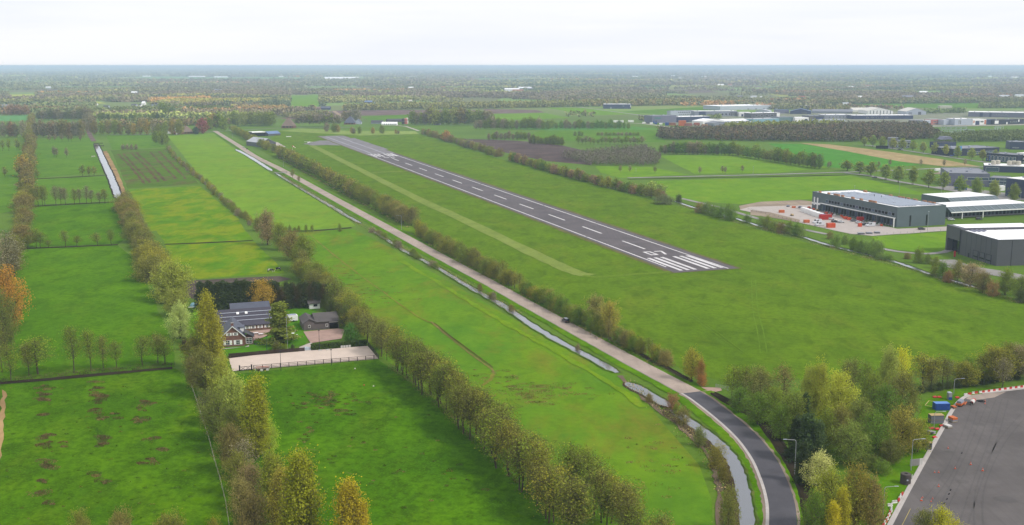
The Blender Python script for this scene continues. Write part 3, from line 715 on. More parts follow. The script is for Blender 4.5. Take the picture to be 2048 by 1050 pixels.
for i, x in enumerate((98, 110, 124, 137, 143, 161)): T('alder', x, 283, rnd.uniform(264, 270), GREY, f'{ordw(i + 1)} low tree from the left under the tall lane trees', 9, 'low trees under the lane trees')
for i, x in enumerate((190, 204, 217, 229, 240, 256, 268, 280, 294, 308, 318, 330, 344, 356, 362)):
    T('round', x, 270, rnd.uniform(240, 248), rnd.choice([(118, 118, 50), (140, 120, 52), BRN2, GREY, OLIVE]), f'{ordw(i + 1)} roadside tree from the left beside the pale sandy yard', 17, 'roadside trees by the sandy yard')
# --- tree line along the canal, far to near
row([(248, 412), (263, 445), (282, 490), (300, 535), (312, 565)], 6.5, (8.5, 12.5), ['alder', 'round', 'shrub'], [BRN2, BROWN, OCH, BROWN], 'brown tree', 'the thicket where the canal ends', 'trees of the canal thicket', (1.2, 1.7), 2.5, 'the canal', name='canal_tree')
T('willow', 345, 604, 524, (132, 136, 52), 'big yellow green willow at the corner of the dark hedge', 84)
T('round', 325, 585, 530, BROWN, 'brown tree just left of the big willow', 50); T('round', 352, 632, 580, (126, 128, 50), 'olive tree below the big willow', 52)
T('willow', 362, 676, 609, (140, 152, 84), 'pale green round willow by the pasture edge', 54); T('round', 398, 690, 624, (108, 142, 36), 'fresh green tree between pale willow and yellow poplar', 52)
T('shrub', 372, 700, 676, (60, 40, 38), 'dark purple bush under the pale willow', 22)
T('poplar', 418, 742, 597, (130, 126, 36), 'tall yellow poplar beside the brick farmhouse', 36); T('poplar', 432, 742, 640, (128, 126, 38), 'shorter yellow poplar touching the farmhouse gable', 30)
for i, (k, x, b, t, w_, c, d) in enumerate((
    ('round', 392, 742, 672, 60, BROWN, 'brown tree on the pasture side below the fresh green tree'), ('round', 412, 790, 700, 66, (100, 100, 46), 'dark olive tree left of the arena'),
    ('round', 386, 775, 715, 40, (96, 92, 52), 'dark brown bush tree at the ditch left of the arena'), ('willow', 446, 800, 716, 60, (136, 142, 56), 'light olive tree covering the arena corner'),
    ('willow', 462, 850, 748, 78, (132, 138, 58), 'broad light olive tree in front of the arena gate'), ('round', 425, 850, 780, 60, (92, 98, 46), 'dark tree above the glints of ditch water'),
    ('round', 440, 880, 790, 70, (96, 108, 46), 'mossy green tree left of the yellow paddock poplar'), ('round', 470, 905, 815, 64, (102, 112, 48), 'green tree touching the yellow paddock poplar'),
    ('poplar', 515, 915, 763, 44, (126, 130, 36), 'yellow poplar at the corner of the paddock'), ('shrub', 540, 900, 840, 40, (146, 160, 50), 'lime green bush under the paddock poplar'),
    ('round', 462, 945, 850, 60, BRN2, 'brown bare tree between ditch glints and poplar'), ('alder', 492, 960, 880, 56, GREY, 'grey bare tree below the paddock poplar'),
    ('round', 478, 990, 905, 60, BROWN, 'brown twiggy tree by the wire fence'), ('round', 505, 1020, 930, 66, (116, 100, 66), 'brown tree above the dark gap'),
    ('round', 488, 1060, 960, 62, (112, 104, 58), 'olive brown tree at the fence near the bottom edge'), ('poplar', 548, 1040, 915, 40, (124, 128, 40), 'yellow green poplar left of the twin poplars'),
    ('poplar', 566, 1075, 945, 42, (126, 120, 48), 'dull yellow poplar just left of the tallest foreground poplar'), ('round', 512, 1110, 990, 74, (110, 100, 60), 'brown crown cut by the bottom edge below the dark gap'),
    ('poplar', 610, 1130, 918, 64, (130, 132, 36), 'tallest yellow poplar at the bottom edge'), ('poplar', 586, 1110, 1000, 50, (132, 126, 36), 'short yellow poplar hugging the tallest one'), ('poplar', 704, 1150, 974, 52, (146, 132, 34), 'orange yellow poplar standing alone at the bottom edge'),
    ('poplar', 726, 1150, 1015, 30, (150, 130, 32), 'small orange poplar beside the lone one'),
    ('round', 165, 1110, 1022, 46, BROWN, 'leftmost brown crown poking up from the bottom edge'), ('round', 245, 1120, 1024, 54, BRN2, 'brown crown poking up second from the left at the bottom edge'), ('round', 340, 1120, 1032, 80, BROWN, 'wide brown crown at the bottom edge under the pasture'), ('round', 430, 1120, 1038, 36, OCH, 'small olive crown at the bottom edge by the fence'))):
    T(k, x, b, t, c, d, w_)
# --- middle tree line, from the bottom edge past the farm to the far end
MID = 'the middle tree line beside the crop field'
row([(1165, 1095), (1096, 1022), (1030, 950), (962, 888), (912, 838), (869, 798), (830, 765), (790, 735)], 2.3, (10.5, 14.5), ['alder'], [OLIVE, OLIVE, BROWN, OCH, (112, 112, 40)], 'slender alder', 'the middle tree line', 'slender alders of the middle tree line', (1.0, 1.45), 2.2)
row([(778, 722), (745, 690), (712, 655), (680, 625), (645, 590), (612, 560), (590, 535)], 4.6, (8, 12), ['alder', 'round', 'alder'], [OLIVE, BROWN, OCH, (106, 108, 48)], 'tree', 'the tree line behind the farm', 'middle tree line trees behind the farm', (1.0, 1.5), 2.5, 'the arena end')
for x, b, t, w_, c, d in ((535, 490, 423, 46, (122, 108, 74), 'bare round tree where the cross ditch meets the middle tree line'), (560, 500, 447, 40, OLIVE, 'olive tree right of the bare round tree'), (585, 520, 463, 56, BRN2, 'broad brown tree below the cross ditch'), (608, 540, 470, 50, OLIVE, 'olive tree right of the broad brown tree'), (515, 462, 436, 30, BROWN, 'low brown tree at the lower end of the scrubby field edge')):
    T('round', x, b, t, c, d, w_)
row([(505, 452), (470, 425), (440, 396), (408, 366), (378, 342), (352, 318), (336, 298)], 8, (3, 6), ['shrub'], [OLIVE, BROWN, OCH, GREY], 'low bush', 'the scrubby field edge', 'bushes of the scrubby field edge', (.8, 1.2), 1.5)
for x, b, t, w_ in ((312, 286, 262, 20), (324, 290, 264, 22), (332, 288, 266, 16)): T('round', x, b, t, OLIVE, f'olive tree in the clump of three at the far field corner, {"left" if x < 320 else "middle" if x < 330 else "right"} one', w_, 'clump of three at the far field corner')
for i, x in enumerate((246, 255, 264, 272)): T('shrub', x, 299, 288, GREY, f'{ordw(i + 1)} grey bush from the left on the small meadow', 10, 'grey bushes on the small meadow')
for i, x in enumerate((572, 580, 590, 598, 612, 624, 680)): T('shrub', x, 463, rnd.uniform(446, 454), OLIVE, f'{ordw(i + 1)} sapling from the left along the cross ditch in the crop', 9, 'saplings on the cross ditch')
row([(1330, 1145), (1280, 1105), (1230, 1062), (1180, 1018), (1140, 985)], 3.0, (10, 13), ['alder'], [BROWN, OLIVE, OLIVE, OCH], 'brown alder', 'the outer row on the crop side', 'outer alders on the crop side', (1.0, 1.4), 2.0)
# --- hedge between road and airfield
row([(1335, 733), (1270, 703), (1205, 672), (1150, 641), (1090, 608), (1045, 584)], 2.7, (4.5, 7.5), ['shrub', 'alder', 'shrub', 'round'], [OLIVE, GRN, OCH, (116, 108, 58)], 'olive bush', 'the near roadside hedge by the car', 'bushes of the near roadside hedge', (.9, 1.3), .9)
row([(1038, 580), (965, 541), (900, 506), (848, 477), (830, 464)], 3.0, (6, 9), ['alder', 'alder', 'shrub'], [OLIVE, OCH, BROWN], 'thin alder', 'the roadside hedge before the white lamp', 'thin alders of the roadside hedge', (1.0, 1.5), .9)
row([(824, 452), (777, 428), (737, 407), (697, 386), (657, 364), (617, 342), (580, 323), (558, 311)], 5.2, (9, 12), ['alder', 'round'], [OLIVE, BROWN, OCH, (118, 110, 56)], 'tree', 'the roadside hedge beyond the white lamp', 'trees of the far roadside hedge', (1.0, 1.5), 1.2, name='roadside_tree')
row([(550, 306), (526, 296), (500, 283), (480, 272), (460, 262)], 8, (7, 11), ['round', 'alder'], [OLIVE, OCH, BROWN], 'tree', 'the hedge between road and hangar', 'trees between road and hangar', (1.0, 1.4), 1.5, name='roadside_tree')
T('round', 1190, 652, 592, (130, 122, 64), 'pale topped tree in the hedge right of the dark car', 54); T('round', 1218, 670, 604, (132, 124, 52), 'yellowish tree right of the pale topped one', 46)
T('round', 1383, 760, 697, (138, 130, 44), 'yellow round bush tree near the farm gateway', 44); T('round', 1402, 768, 721, (128, 100, 52), 'rusty red tree beside the yellow one', 30); T('shrub', 1404, 772, 748, (140, 102, 54), 'low rusty bush by the farm gateway', 22)
T('alder', 585, 356, 340, BROWN, 'small bare tree between road and ditch', 12); T('alder', 598, 366, 352, BRN2, 'brown sapling on the verge by the ditch', 9)
# --- scrub along the roadside ditch
for i, (x, b) in enumerate(((745, 465), (757, 470), (768, 478), (792, 492), (798, 496), (826, 512), (834, 518), (866, 532), (872, 536), (960, 582), (984, 598), (988, 600), (1022, 622), (1155, 702))):
    T('shrub', x, b, b - rnd.uniform(10, 17), rnd.choice([OLIVE, BRN2, GREY]), f'{ordw(i + 1)} waterside bush from the far end of the roadside ditch', rnd.uniform(12, 22), 'bushes along the roadside ditch')
for x, b, t, w_, c, d in ((1298, 805, 785, 18, BRN2, 'brown bush on the bank of the ditch pool'), (1345, 818, 785, 30, (130, 96, 66), 'reddish bush over the ditch by the asphalt bend'), (1365, 848, 812, 34, BRN2, 'brown bush leaning over the bending ditch'), (1398, 892, 850, 30, (106, 112, 56), 'grey green bush where the ditch bends down'), (1432, 935, 885, 44, (112, 106, 44), 'big olive bush on the spit beside the ditch'), (1446, 962, 925, 30, (104, 100, 44), 'second olive bush on the spit, below the big one'), (1458, 1065, 968, 34, (108, 108, 48), 'tall olive bush at the bottom edge beside the ditch'), (1352, 828, 806, 16, OLIVE, 'small bush standing in the narrow ditch')):
    T('shrub', x, b, t, c, d, w_)
# --- tree line right of the runway
row([(1330, 402), (1290, 392), (1250, 384), (1200, 371), (1140, 355), (1080, 338), (1020, 320)], 5.5, (6, 10), ['round', 'shrub', 'round'], [OLIVE, GRN, BROWN, (120, 100, 72), OCH], 'bushy tree', 'the tree line right of the runway', 'bushy trees right of the runway', (1.0, 1.35), 2, name='bushy_tree')
row([(1000, 314), (960, 302), (920, 290), (880, 278), (845, 268)], 8, (6, 10), ['round', 'shrub'], [OLIVE, BRN2, BROWN, GREY], 'bushy tree', 'the far stretch of the runway tree line', 'far bushy trees right of the runway', (1.0, 1.4), 3, name='bushy_tree')
T('round', 893, 283, 262, (146, 108, 62), 'rusty tree in the far runway tree line', 22)
T('shrub', 1330, 408, 388, (98, 104, 66), 'wide grey green bush at the near end of the runway tree line', 50); T('round', 1320, 392, 368, LGRN, 'yellow green tree behind the wide grey bush', 30); T('round', 1302, 388, 364, LGRN, 'pale green tree left of the yellow green one', 26); T('shrub', 1357, 404, 388, DK, 'small dark bush by the path end', 16)
# --- scrub along the ditch behind the airfield
for i, (x, b, t, w_) in enumerate(((1400, 425, 404, 28), (1413, 428, 402, 34), (1428, 432, 408, 30), (1440, 436, 410, 30), (1456, 440, 406, 22), (1463, 442, 412, 24), (1495, 446, 428, 22), (1524, 452, 432, 22), (1534, 458, 430, 26), (1548, 462, 438, 26), (1562, 466, 442, 28), (1578, 468, 440, 26), (1592, 472, 444, 26), (1602, 474, 448, 22), (1660, 478, 462, 18), (1672, 495, 466, 28), (1690, 488, 468, 26), (1706, 500, 472, 26), (1720, 505, 478, 26), (1735, 508, 480, 28), (1750, 512, 476, 24), (1758, 516, 480, 26), (1762, 520, 506, 20), (1778, 522, 508, 26), (1815, 518, 505, 18), (1836, 526, 494, 26), (1856, 528, 508, 18), (1870, 536, 512, 26), (1868, 552, 530, 24), (1885, 556, 520, 30))):
    T('shrub', x, b, t, rnd.choice([GRN, OLIVE, (100, 120, 54), BRN2]), f'{ordw(i + 1)} bush from the left along the ditch behind the airfield', w_, 'bushes along the ditch behind the airfield')
for x, b, t, w_, c, d in ((1940, 572, 528, 60, (124, 112, 80), 'bare rounded tree in front of the dark grey warehouse doors'), (1915, 562, 522, 36, BROWN, 'brown tree left of the bare rounded one'), (1965, 585, 545, 40, BRN2, 'brown bush right of the bare rounded tree'), (2010, 590, 540, 50, OLIVE, 'olive tree below the corner of the dark grey warehouse'), (2040, 600, 552, 44, OLIVE, 'olive tree at the right edge below the warehouse'), (1985, 592, 560, 30, (130, 104, 66), 'rusty bush between the warehouse trees'), (2046, 606, 575, 30, DK, 'dark bush at the right edge by the ditch end'), (1895, 565, 540, 26, (120, 92, 58), 'rusty brown bush over the last ditch water')):
    T('round' if w_ > 34 else 'shrub', x, b, t, c, d, w_)
# --- wood between road bend and car park
import itertools
for i, (k, x, b, t, w_, c, d) in enumerate((
    ('alder', 1465, 800, 735, 50, OLIVE, 'slim olive tree by the farm gateway'), ('alder', 1490, 805, 735, 50, OLIVE, 'second slim tree from the farm gateway'), ('round', 1478, 825, 775, 50, GRN, 'low green tree at the start of the dark roadside ditch'),
    ('round', 1520, 815, 738, 70, (110, 112, 58), 'open crowned olive tree with a visible fork'), ('round', 1515, 850, 785, 64, GRN, 'green tree over the dark ditch, left side of the wood'), ('alder', 1565, 815, 732, 50, (122, 108, 62), 'brownish slim tree behind the forked one'), ('round', 1548, 845, 775, 60, OLIVE, 'olive tree in the middle of the roadside wood'),
    ('willow', 1612, 830, 738, 44, (132, 138, 54), 'small yellow green tree left of the tall yellow green one'), ('willow', 1638, 830, 725, 50, (136, 142, 52), 'tall pointed yellow green tree in the wood'), ('willow', 1668, 860, 750, 84, (140, 142, 48), 'broad yellow green tree, largest of the wood'),
    ('round', 1588, 880, 786, 74, (104, 116, 44), 'big mossy green tree at the wood edge above the lamp'), ('round', 1560, 880, 810, 56, GRN, 'green tree leaning over the ditch above the lamp'), ('conifer', 1608, 880, 788, 34, (54, 68, 38), 'dark spruce poking up in the wood'), ('conifer', 1612, 925, 830, 66, (58, 72, 40), 'dark spruce behind the roadside lamp'), ('conifer', 1590, 915, 835, 52, (54, 66, 38), 'second dark spruce, left of the lamp'), ('conifer', 1634, 930, 845, 50, (60, 74, 42), 'third dark spruce, right of the lamp'), ('conifer', 1606, 965, 885, 44, (50, 60, 34), 'low dark spruce right beside the lamp pole'),
    ('alder', 1705, 800, 720, 44, (104, 106, 52), 'slim tree at the back of the wood'), ('alder', 1728, 800, 728, 44, OLIVE, 'slim tree left of the yellow flowering one'), ('alder', 1690, 805, 722, 40, BROWN, 'brown slim tree behind the broad yellow green one'), ('round', 1745, 830, 745, 60, OLIVE, 'olive tree at the back of the wood'), ('willow', 1775, 800, 698, 52, (128, 134, 60), 'grey green tree behind the yellow flowering one'),
    ('round', 1799, 790, 699, 38, (196, 172, 44), 'bright yellow flowering tree at the back of the wood'), ('round', 1800, 850, 745, 80, (106, 106, 48), 'broad olive tree below the yellow flowering one'), ('round', 1765, 870, 770, 70, GRN, 'green tree in the middle of the car park side'), ('round', 1720, 880, 800, 70, (104, 110, 48), 'olive green tree in the heart of the wood'),
    ('round', 1680, 905, 815, 66, (114, 112, 52), 'olive tree below the broad yellow green one'), ('round', 1650, 910, 820, 60, OLIVE, 'olive tree right of the dark spruces'), ('round', 1800, 910, 820, 80, (118, 112, 46), 'olive brown tree nearest the pallets'), ('round', 1750, 915, 825, 70, GRN, 'green tree left of the olive brown one'), ('round', 1700, 930, 845, 70, (98, 110, 46), 'green tree above the lawn gap'), ('round', 1835, 905, 840, 50, (116, 120, 46), 'light olive tree by the grey slab stack'),
    ('round', 1780, 930, 880, 60, (92, 96, 42), 'low dark tree by the white sheet fence'), ('shrub', 1765, 948, 920, 40, GRN, 'green bush on the lawn'), ('shrub', 1735, 935, 905, 50, (84, 96, 38), 'dark green bush at the wood edge over the lawn'),
    ('round', 1640, 975, 908, 74, (152, 156, 96), 'pale silvery willow below the lamp'), ('round', 1660, 1065, 940, 84, (112, 120, 40), 'big green tree at the bottom edge'), ('round', 1710, 1065, 935, 80, (118, 112, 48), 'olive tree right of the big green one at the bottom edge'), ('round', 1742, 1065, 960, 60, (120, 104, 58), 'brownish tree beside the lawn lamp'), ('round', 1625, 1090, 985, 60, GRN, 'green tree at the bottom edge beside the road'), ('poplar', 1680, 1090, 985, 26, (150, 140, 34), 'yellow young poplar at the bottom edge'), ('poplar', 1664, 1095, 1010, 26, (160, 152, 34), 'lime yellow young poplar at the bottom edge'),
    ('round', 1846, 1090, 1022, 52, (104, 108, 50), 'grey green crown in front of the car park'), ('round', 1880, 1095, 1016, 58, (150, 146, 34), 'lime crown in front of the car park'), ('shrub', 1908, 1090, 1036, 40, (156, 148, 36), 'lime bush at the bottom edge of the car park'))):
    T(k, x, b, t, c, d, w_)
row([(1850, 782), (1880, 775), (1920, 770), (1960, 766), (2000, 760), (2060, 752)], 3.2, (7, 11.5), ['alder', 'round', 'alder'], [OLIVE, BROWN, OCH, GREY, GRN], 'tree', 'the row behind the barriers', 'trees behind the barriers', (1.1, 1.6), 1.6, 'the left end')
T('willow', 1858, 775, 722, PALE, 'pale blossoming tree at the left of the row behind the barriers', 44); T('alder', 2003, 778, 718, GREY, 'bare tree with pale trunk beside the barriers', 40)
for i in range(12): T('shrub', 1845 + i * 17, 785 - i * 2.4, 768 - i * 2.4, DK, f'{ordw(i + 1)} dark bush from the left under the row behind the barriers', 22, 'dark bushes behind the barriers')
# --- farm planting
for i, x in enumerate(range(402, 560, 9)): T('conifer', x, 622 - (x - 400) * .04, rnd.uniform(562, 570) - (x - 400) * .03, DCON, f'{ordw(i + 1)} dark hedge conifer from the left behind the long farm roof', 34, 'dark hedge conifers behind the farm')
for i, x in enumerate(range(566, 664, 9)): T('conifer' if i % 3 else 'round', x, 617 - (x - 566) * .06, rnd.uniform(562, 574), DCON if i % 3 else (66, 58, 38), f'{ordw(i + 1)} dark tree from the left behind the timber stable', 32, 'dark trees behind the stable')
T('round', 526, 621, 561, (158, 128, 46), 'golden budding tree behind the farm roof', 54)
T('cedar', 561, 688, 604, (92, 102, 40), 'layered cedar on the farm lawn', 104 ); T('shrub', 562, 690, 658, (40, 46, 26), 'dark ivy bush round the foot of the cedar', 30)
T('shrub', 552, 700, 682, (88, 92, 48), 'grey bush in the bed by the arena fence', 20); T('shrub', 568, 699, 686, (112, 122, 28), 'lime bush in the bed by the arena fence', 16); T('shrub', 585, 697, 688, DK, 'dark little bush by the arena gate', 9)
T('round', 700, 690, 648, (66, 104, 34), 'round dark green tree at the corner of the clipped hedge', 37)
for i, (x, b, t) in enumerate(((664, 634, 600), (676, 646, 606), (690, 658, 612), (655, 622, 590))): T('round', x, b, t, (72, 84, 38), f'{ordw(i + 1)} dark tree crowding the right side of the stable', 26, 'dark trees right of the stable')
# --- rows and farm trees in the distance
def far(lst, what, group, cols, kind='round', w_=None):
    for i, (x, b, t) in enumerate(lst): T(kind, x, b, t, rnd.choice(cols), f'{ordw(i + 1)} {what}', w_ or (b - t) * rnd.uniform(.7, .95), group)
G2 = [OLIVE, GREY, (116, 114, 60), OCH]
far([(x, 252 + rnd.uniform(-1, 1), rnd.uniform(222, 230)) for x in (470, 478, 486, 494, 503, 512, 520, 528, 536, 544)], 'tree from the left in the green copse left of the thatched farm', 'copse left of the thatched farm', [(120, 128, 66), OLIVE, (104, 112, 62)])
far([(x, 254, rnd.uniform(226, 234)) for x in range(594, 682, 7)], 'grey tree from the left between the thatched farm and the slate farm', 'grey trees between the two farms', [GREY, GREY, OLIVE], 'alder')
far([(x, 243, rnd.uniform(218, 226)) for x in (690, 698, 707, 716)], 'tree from the left behind the slate roofed farm', 'trees behind the slate farm', [GREY, (124, 120, 96)])
far([(653, 264, 245), (668, 265, 247), (676, 265, 250), (704, 268, 254), (708, 268, 256), (719, 268, 253), (746, 268, 255), (764, 268, 251), (792, 268, 259), (797, 268, 261)], 'field tree from the left beyond the runway end', 'field trees beyond the runway end', [OLIVE, (134, 116, 60), GREY])
far([(x, 250, rnd.uniform(215, 226)) for x in range(826, 985, 8)], 'tree from the left in the long row beside the small white farm', 'row beside the small white farm', [OLIVE, (120, 124, 62), GREY, BRN2])
far([(x, 258 + (x - 950) * .01, rnd.uniform(234, 242)) for x in range(952, 1100, 9)], 'tree from the left in the row over the blue green crop', 'row over the blue green crop', [OLIVE, GREY])
far([(x, 258, rnd.uniform(238, 246)) for x in range(1104, 1262, 9)], 'tree from the left in the row leading to the white trailer', 'row leading to the trailer', [OLIVE, GREY, GRN])
far([(x, 279, rnd.uniform(262, 268)) for x in range(978, 1064, 8)], 'low tree from the left behind the ploughed field', 'low trees behind the ploughed field', [GREY, OLIVE])
far([(x, 288 + (x - 1060) * .05, rnd.uniform(268, 276)) for x in range(1060, 1128, 8)], 'low tree from the left at the right end of the ploughed field', 'low trees at the right of the ploughed field', [GREY, OLIVE])
far([(1150, 272, 262), (1158, 272, 261), (1164, 272, 263)], 'bush from the left in the clump on the green meadow', 'clump on the green meadow', [(92, 106, 52)], 'shrub')
far([(x, 271, 264) for x in range(1196, 1282, 8)], 'low bush from the left in the meadow strip', 'bushes in the meadow strip', [GREY, OLIVE], 'shrub', 10)
far([(x, 290 - abs(x - 1230) * .02, rnd.uniform(272, 279)) for x in range(1156, 1290, 8)], 'thin tree from the left behind the grey thicket', 'thin trees behind the thicket', [GREY, OLIVE], 'alder')
far([(x, 308 + (x - 1320) * .02, rnd.uniform(283, 292)) for x in range(1322, 1480, 8)], 'tree from the left in the row behind the green triangle field', 'row behind the triangle field', [OLIVE, GRN, GREY])
far([(x, 312 + (x - 1475) * .16, rnd.uniform(285, 296) + (x - 1475) * .12) for x in range(1478, 1645, 8)], 'tree from the left in the slanting row right of the triangle field', 'slanting row right of the triangle field', [OLIVE, GRN, BROWN])
far([(x, 240, rnd.uniform(225, 232)) for x in range(190, 330, 9)], 'dark bushy tree from the left below the red roofed house', 'dark trees below the red roofed house', [DK, (84, 96, 54), OLIVE])
far([(x, 240, rnd.uniform(216, 224)) for x in range(78, 168, 8)], 'tall grey tree from the left in the grove left of the dirt track', 'grove left of the dirt track', [(96, 98, 64), GREY])
far([(176, 262, 228), (184, 266, 234), (172, 240, 214), (160, 236, 214), (180, 240, 218)], 'big tree from the first on beside the dirt track', 'big trees beside the dirt track', [GREY, BRN2])
far([(418, 262, 236), (426, 258, 228), (438, 258, 228), (448, 262, 234)], 'tree from the left at the head of the road', 'trees at the head of the road', [(140, 118, 60), OLIVE, BRN2])
T('round', 404, 268, 238, (120, 62, 60), 'dark red copper beech beside the farm at the road head', 28); T('round', 392, 270, 254, (52, 66, 52), 'dark evergreen under the copper beech', 16)
far([(18, 231, 212), (24, 231, 210), (35, 231, 211), (42, 231, 212), (52, 231, 211)], 'rust red tree from the left by the far left sheds', 'rust red trees at the far left', [(134, 104, 76)])
far([(327, 235, 207), (335, 234, 210), (345, 234, 214), (322, 224, 204)], 'tree from the first on in the green group by the white houses', 'green group by the white houses', [(84, 100, 60), OLIVE])
# --- avenues near the business park: round headed trees, mostly in pairs
AV = [(112, 122, 52), (104, 116, 48), (118, 122, 56)]
for i, (x, b, t) in enumerate(((1693, 342, 322), (1718, 348, 324), (1743, 352, 326), (1770, 360, 330), (1797, 366, 334), (1826, 370, 335), (1858, 376, 342), (1887, 380, 346), (1919, 389, 354), (1953, 397, 357), (1988, 402, 362), (2027, 408, 370))):
    T('street', x, b, t, rnd.choice(AV), f'{ordw(i + 1)} roadside tree from the left along the road behind the grey green warehouse', 24, 'roadside trees behind the warehouse')
for i, (x, b, t) in enumerate(((1729, 292, 274), (1746, 294, 272), (1765, 296, 274), (1785, 298, 277), (1804, 300, 278), (1826, 302, 283), (1846, 306, 285), (1869, 309, 287), (1892, 312, 290), (1914, 316, 293), (1943, 320, 297), (1966, 322, 300), (1990, 322, 301))):
    T('street', x, b, t, rnd.choice(AV), f'{ordw(i + 1)} roadside tree from the left along the road past the blue roofed hall', 15, 'roadside trees past the blue roofed hall')
for i, (x, b) in enumerate(((1656, 338), (1660, 337), (1757, 337), (1780, 333), (1888, 334), (1842, 333), (1930, 332), (1400, 348), (1445, 346), (1484, 345), (1240, 345), (1260, 345), (1450, 348), (1310, 347))): T('alder', x, b, b - 14, GREY, f'{ordw(i + 1)} bare sapling along the grey country road', 9, 'bare saplings along the grey road')

specks = [(292, 153.5, 14), (388, 144, 6), (400, 143.5, 7), (440, 155, 26), (392, 154, 30), (562, 154, 8), (612, 152.5, 5), (823, 155, 20), (838, 145, 8), (860, 145.5, 14), (931, 145, 9), (988, 144.5, 8), (1012, 145.5, 14), (776, 140, 5), (822, 178, 10), (852, 179, 6), (866, 178, 8), (886, 176, 8), (912, 178, 6), (1024, 181, 30), (1036, 184, 22), (1050, 178, 26), (1060, 180, 12), (1018, 184, 12), (1224, 134.5, 16), (1270, 141, 34), (1232, 152.5, 12), (1270, 154, 10), (1346, 153, 8), (1360, 157, 6), (1408, 155, 10), (1442, 172, 12), (1460, 171.5, 8), (1248, 167, 6), (1836, 148.5, 12), (1980, 153.5, 6), (2030, 156, 14), (1758, 182, 10), (1704, 176, 12), (1736, 175, 8), (1848, 187, 16), (1604, 196, 14), (1626, 203, 12), (1668, 203, 16), (1720, 196, 10), (1816, 197, 22), (1858, 196, 6), (1950, 198, 10), (2010, 196, 20), (2040, 194, 16), (1692, 209.5, 12), (1480, 195, 10), (1508, 196, 12), (1524, 197, 6), (56, 158, 3), (96, 177, 10), (435, 183, 14), (268, 188, 12)]
# ------------------------------------------------------------------ woods nobody could count, as one mass each
def mass(name, spots, quads_per, q, sz=(.75, .75)):
    """spots: x, y, height, radius, (r,g,b); each a clump of leaf faces with the colour of its tree"""
    S = np.array([s[:4] for s in spots]); Cc = np.array([s[4] for s in spots]); n = len(S); r = np.random.default_rng(n)
    d = r.normal(size=(n, quads_per, 3)); d /= np.linalg.norm(d, axis=2)[:, :, None]; d *= r.uniform(.45, 1, (n, quads_per, 1)) ** .6
    c = np.empty_like(d); c[:, :, 0] = S[:, None, 0] + d[:, :, 0] * S[:, None, 3]; c[:, :, 1] = S[:, None, 1] + d[:, :, 1] * S[:, None, 3]
    c[:, :, 2] = S[:, None, 2] * (.53 + d[:, :, 2] * .46)
    size = np.repeat(S[:, 3] * q, quads_per)[:, None]
    V = quads(c.reshape(-1, 3), size, r); V[:, 2] = np.maximum(V[:, 2], .05)
    me = pymesh(name, V, n * quads_per, [TINT])
    ca = me.color_attributes.new('tint', 'FLOAT_COLOR', 'CORNER')
    col = np.repeat(np.c_[Cc, np.ones(n)], quads_per * 4, 0).astype(np.float32); ca.data.foreach_set('color', col.ravel())
    return new_obj(name, me, None, 'stuff')
KF2 = .62
def tl(c, v=.11):
    k = rnd.uniform(1 - v, 1 + v); return tuple(min(.8, lin(x) / KF2 * k) for x in c)
def thicket(name, px, step, hh, cols, rr=(1.5, 2.4), nq=34, q=.22):
    """trees filling a ground polygon given in photo pixels"""
    P = [(p.x, p.y) for p in pl(px)]; xs = [p[0] for p in P]; ys = [p[1] for p in P]; sp = []
    def inside(x, y):
        c = False; j = len(P) - 1
        for i in range(len(P)):
            if (P[i][1] > y) != (P[j][1] > y) and x < (P[j][0] - P[i][0]) * (y - P[i][1]) / (P[j][1] - P[i][1]) + P[i][0]: c = not c
            j = i
        return c
    y = min(ys)
    while y < max(ys):
        x = min(xs)
        while x < max(xs):
            a, b = x + rnd.uniform(-.5, .5) * step, y + rnd.uniform(-.5, .5) * step
            if inside(a, b): sp.append((a, b, rnd.uniform(*hh), rnd.uniform(*rr) * step / 4, tl(rnd.choice(cols))))
            x += step
        y += step
    print(name, len(sp)); mass(name, sp, nq, q)
thicket('grey_thicket', [(1120, 316), (1200, 308), (1290, 300), (1322, 318), (1318, 332), (1180, 332)], 3.4, (6, 11), [(96, 88, 78), (92, 88, 70), (86, 88, 60)])
thicket('brown_wood', [(1315, 270), (1480, 264), (1560, 262), (1700, 258), (1850, 256), (1880, 278), (1700, 284), (1500, 283), (1380, 280), (1320, 280)], 6, (9, 15), [(80, 74, 54), (88, 78, 58), (82, 82, 50), (74, 70, 52), (92, 76, 54)], (2.2, 3.4))
thicket('green_wood_top', [(1450, 262), (1560, 258), (1680, 256), (1690, 260), (1560, 264), (1450, 268)], 7, (13, 17), [(112, 116, 48), (104, 108, 46)], (2.2, 3.4))
thicket('green_belt', [(1870, 279), (1930, 274), (2060, 270), (2060, 284), (1960, 284), (1870, 286)], 5, (8, 12), [(84, 94, 50), (92, 100, 54), (78, 86, 46)], (2.2, 3.2))
thicket('bright_wood', [(300, 212), (360, 207), (520, 206), (520, 211), (400, 212)], 10, (12, 18), [(142, 144, 72), (150, 136, 66), (132, 130, 72)], (2.2, 3.2))
thicket('orange_wood', [(300, 207), (420, 203), (420, 206), (310, 209)], 12, (14, 20), [(176, 136, 78), (160, 130, 76)], (2.4, 3.4))
thicket('copse', [(478, 224), (520, 222), (575, 222), (572, 226), (490, 228)], 8, (10, 18), [(140, 118, 72), (120, 116, 66), (146, 112, 62)], (2.2, 3.4))

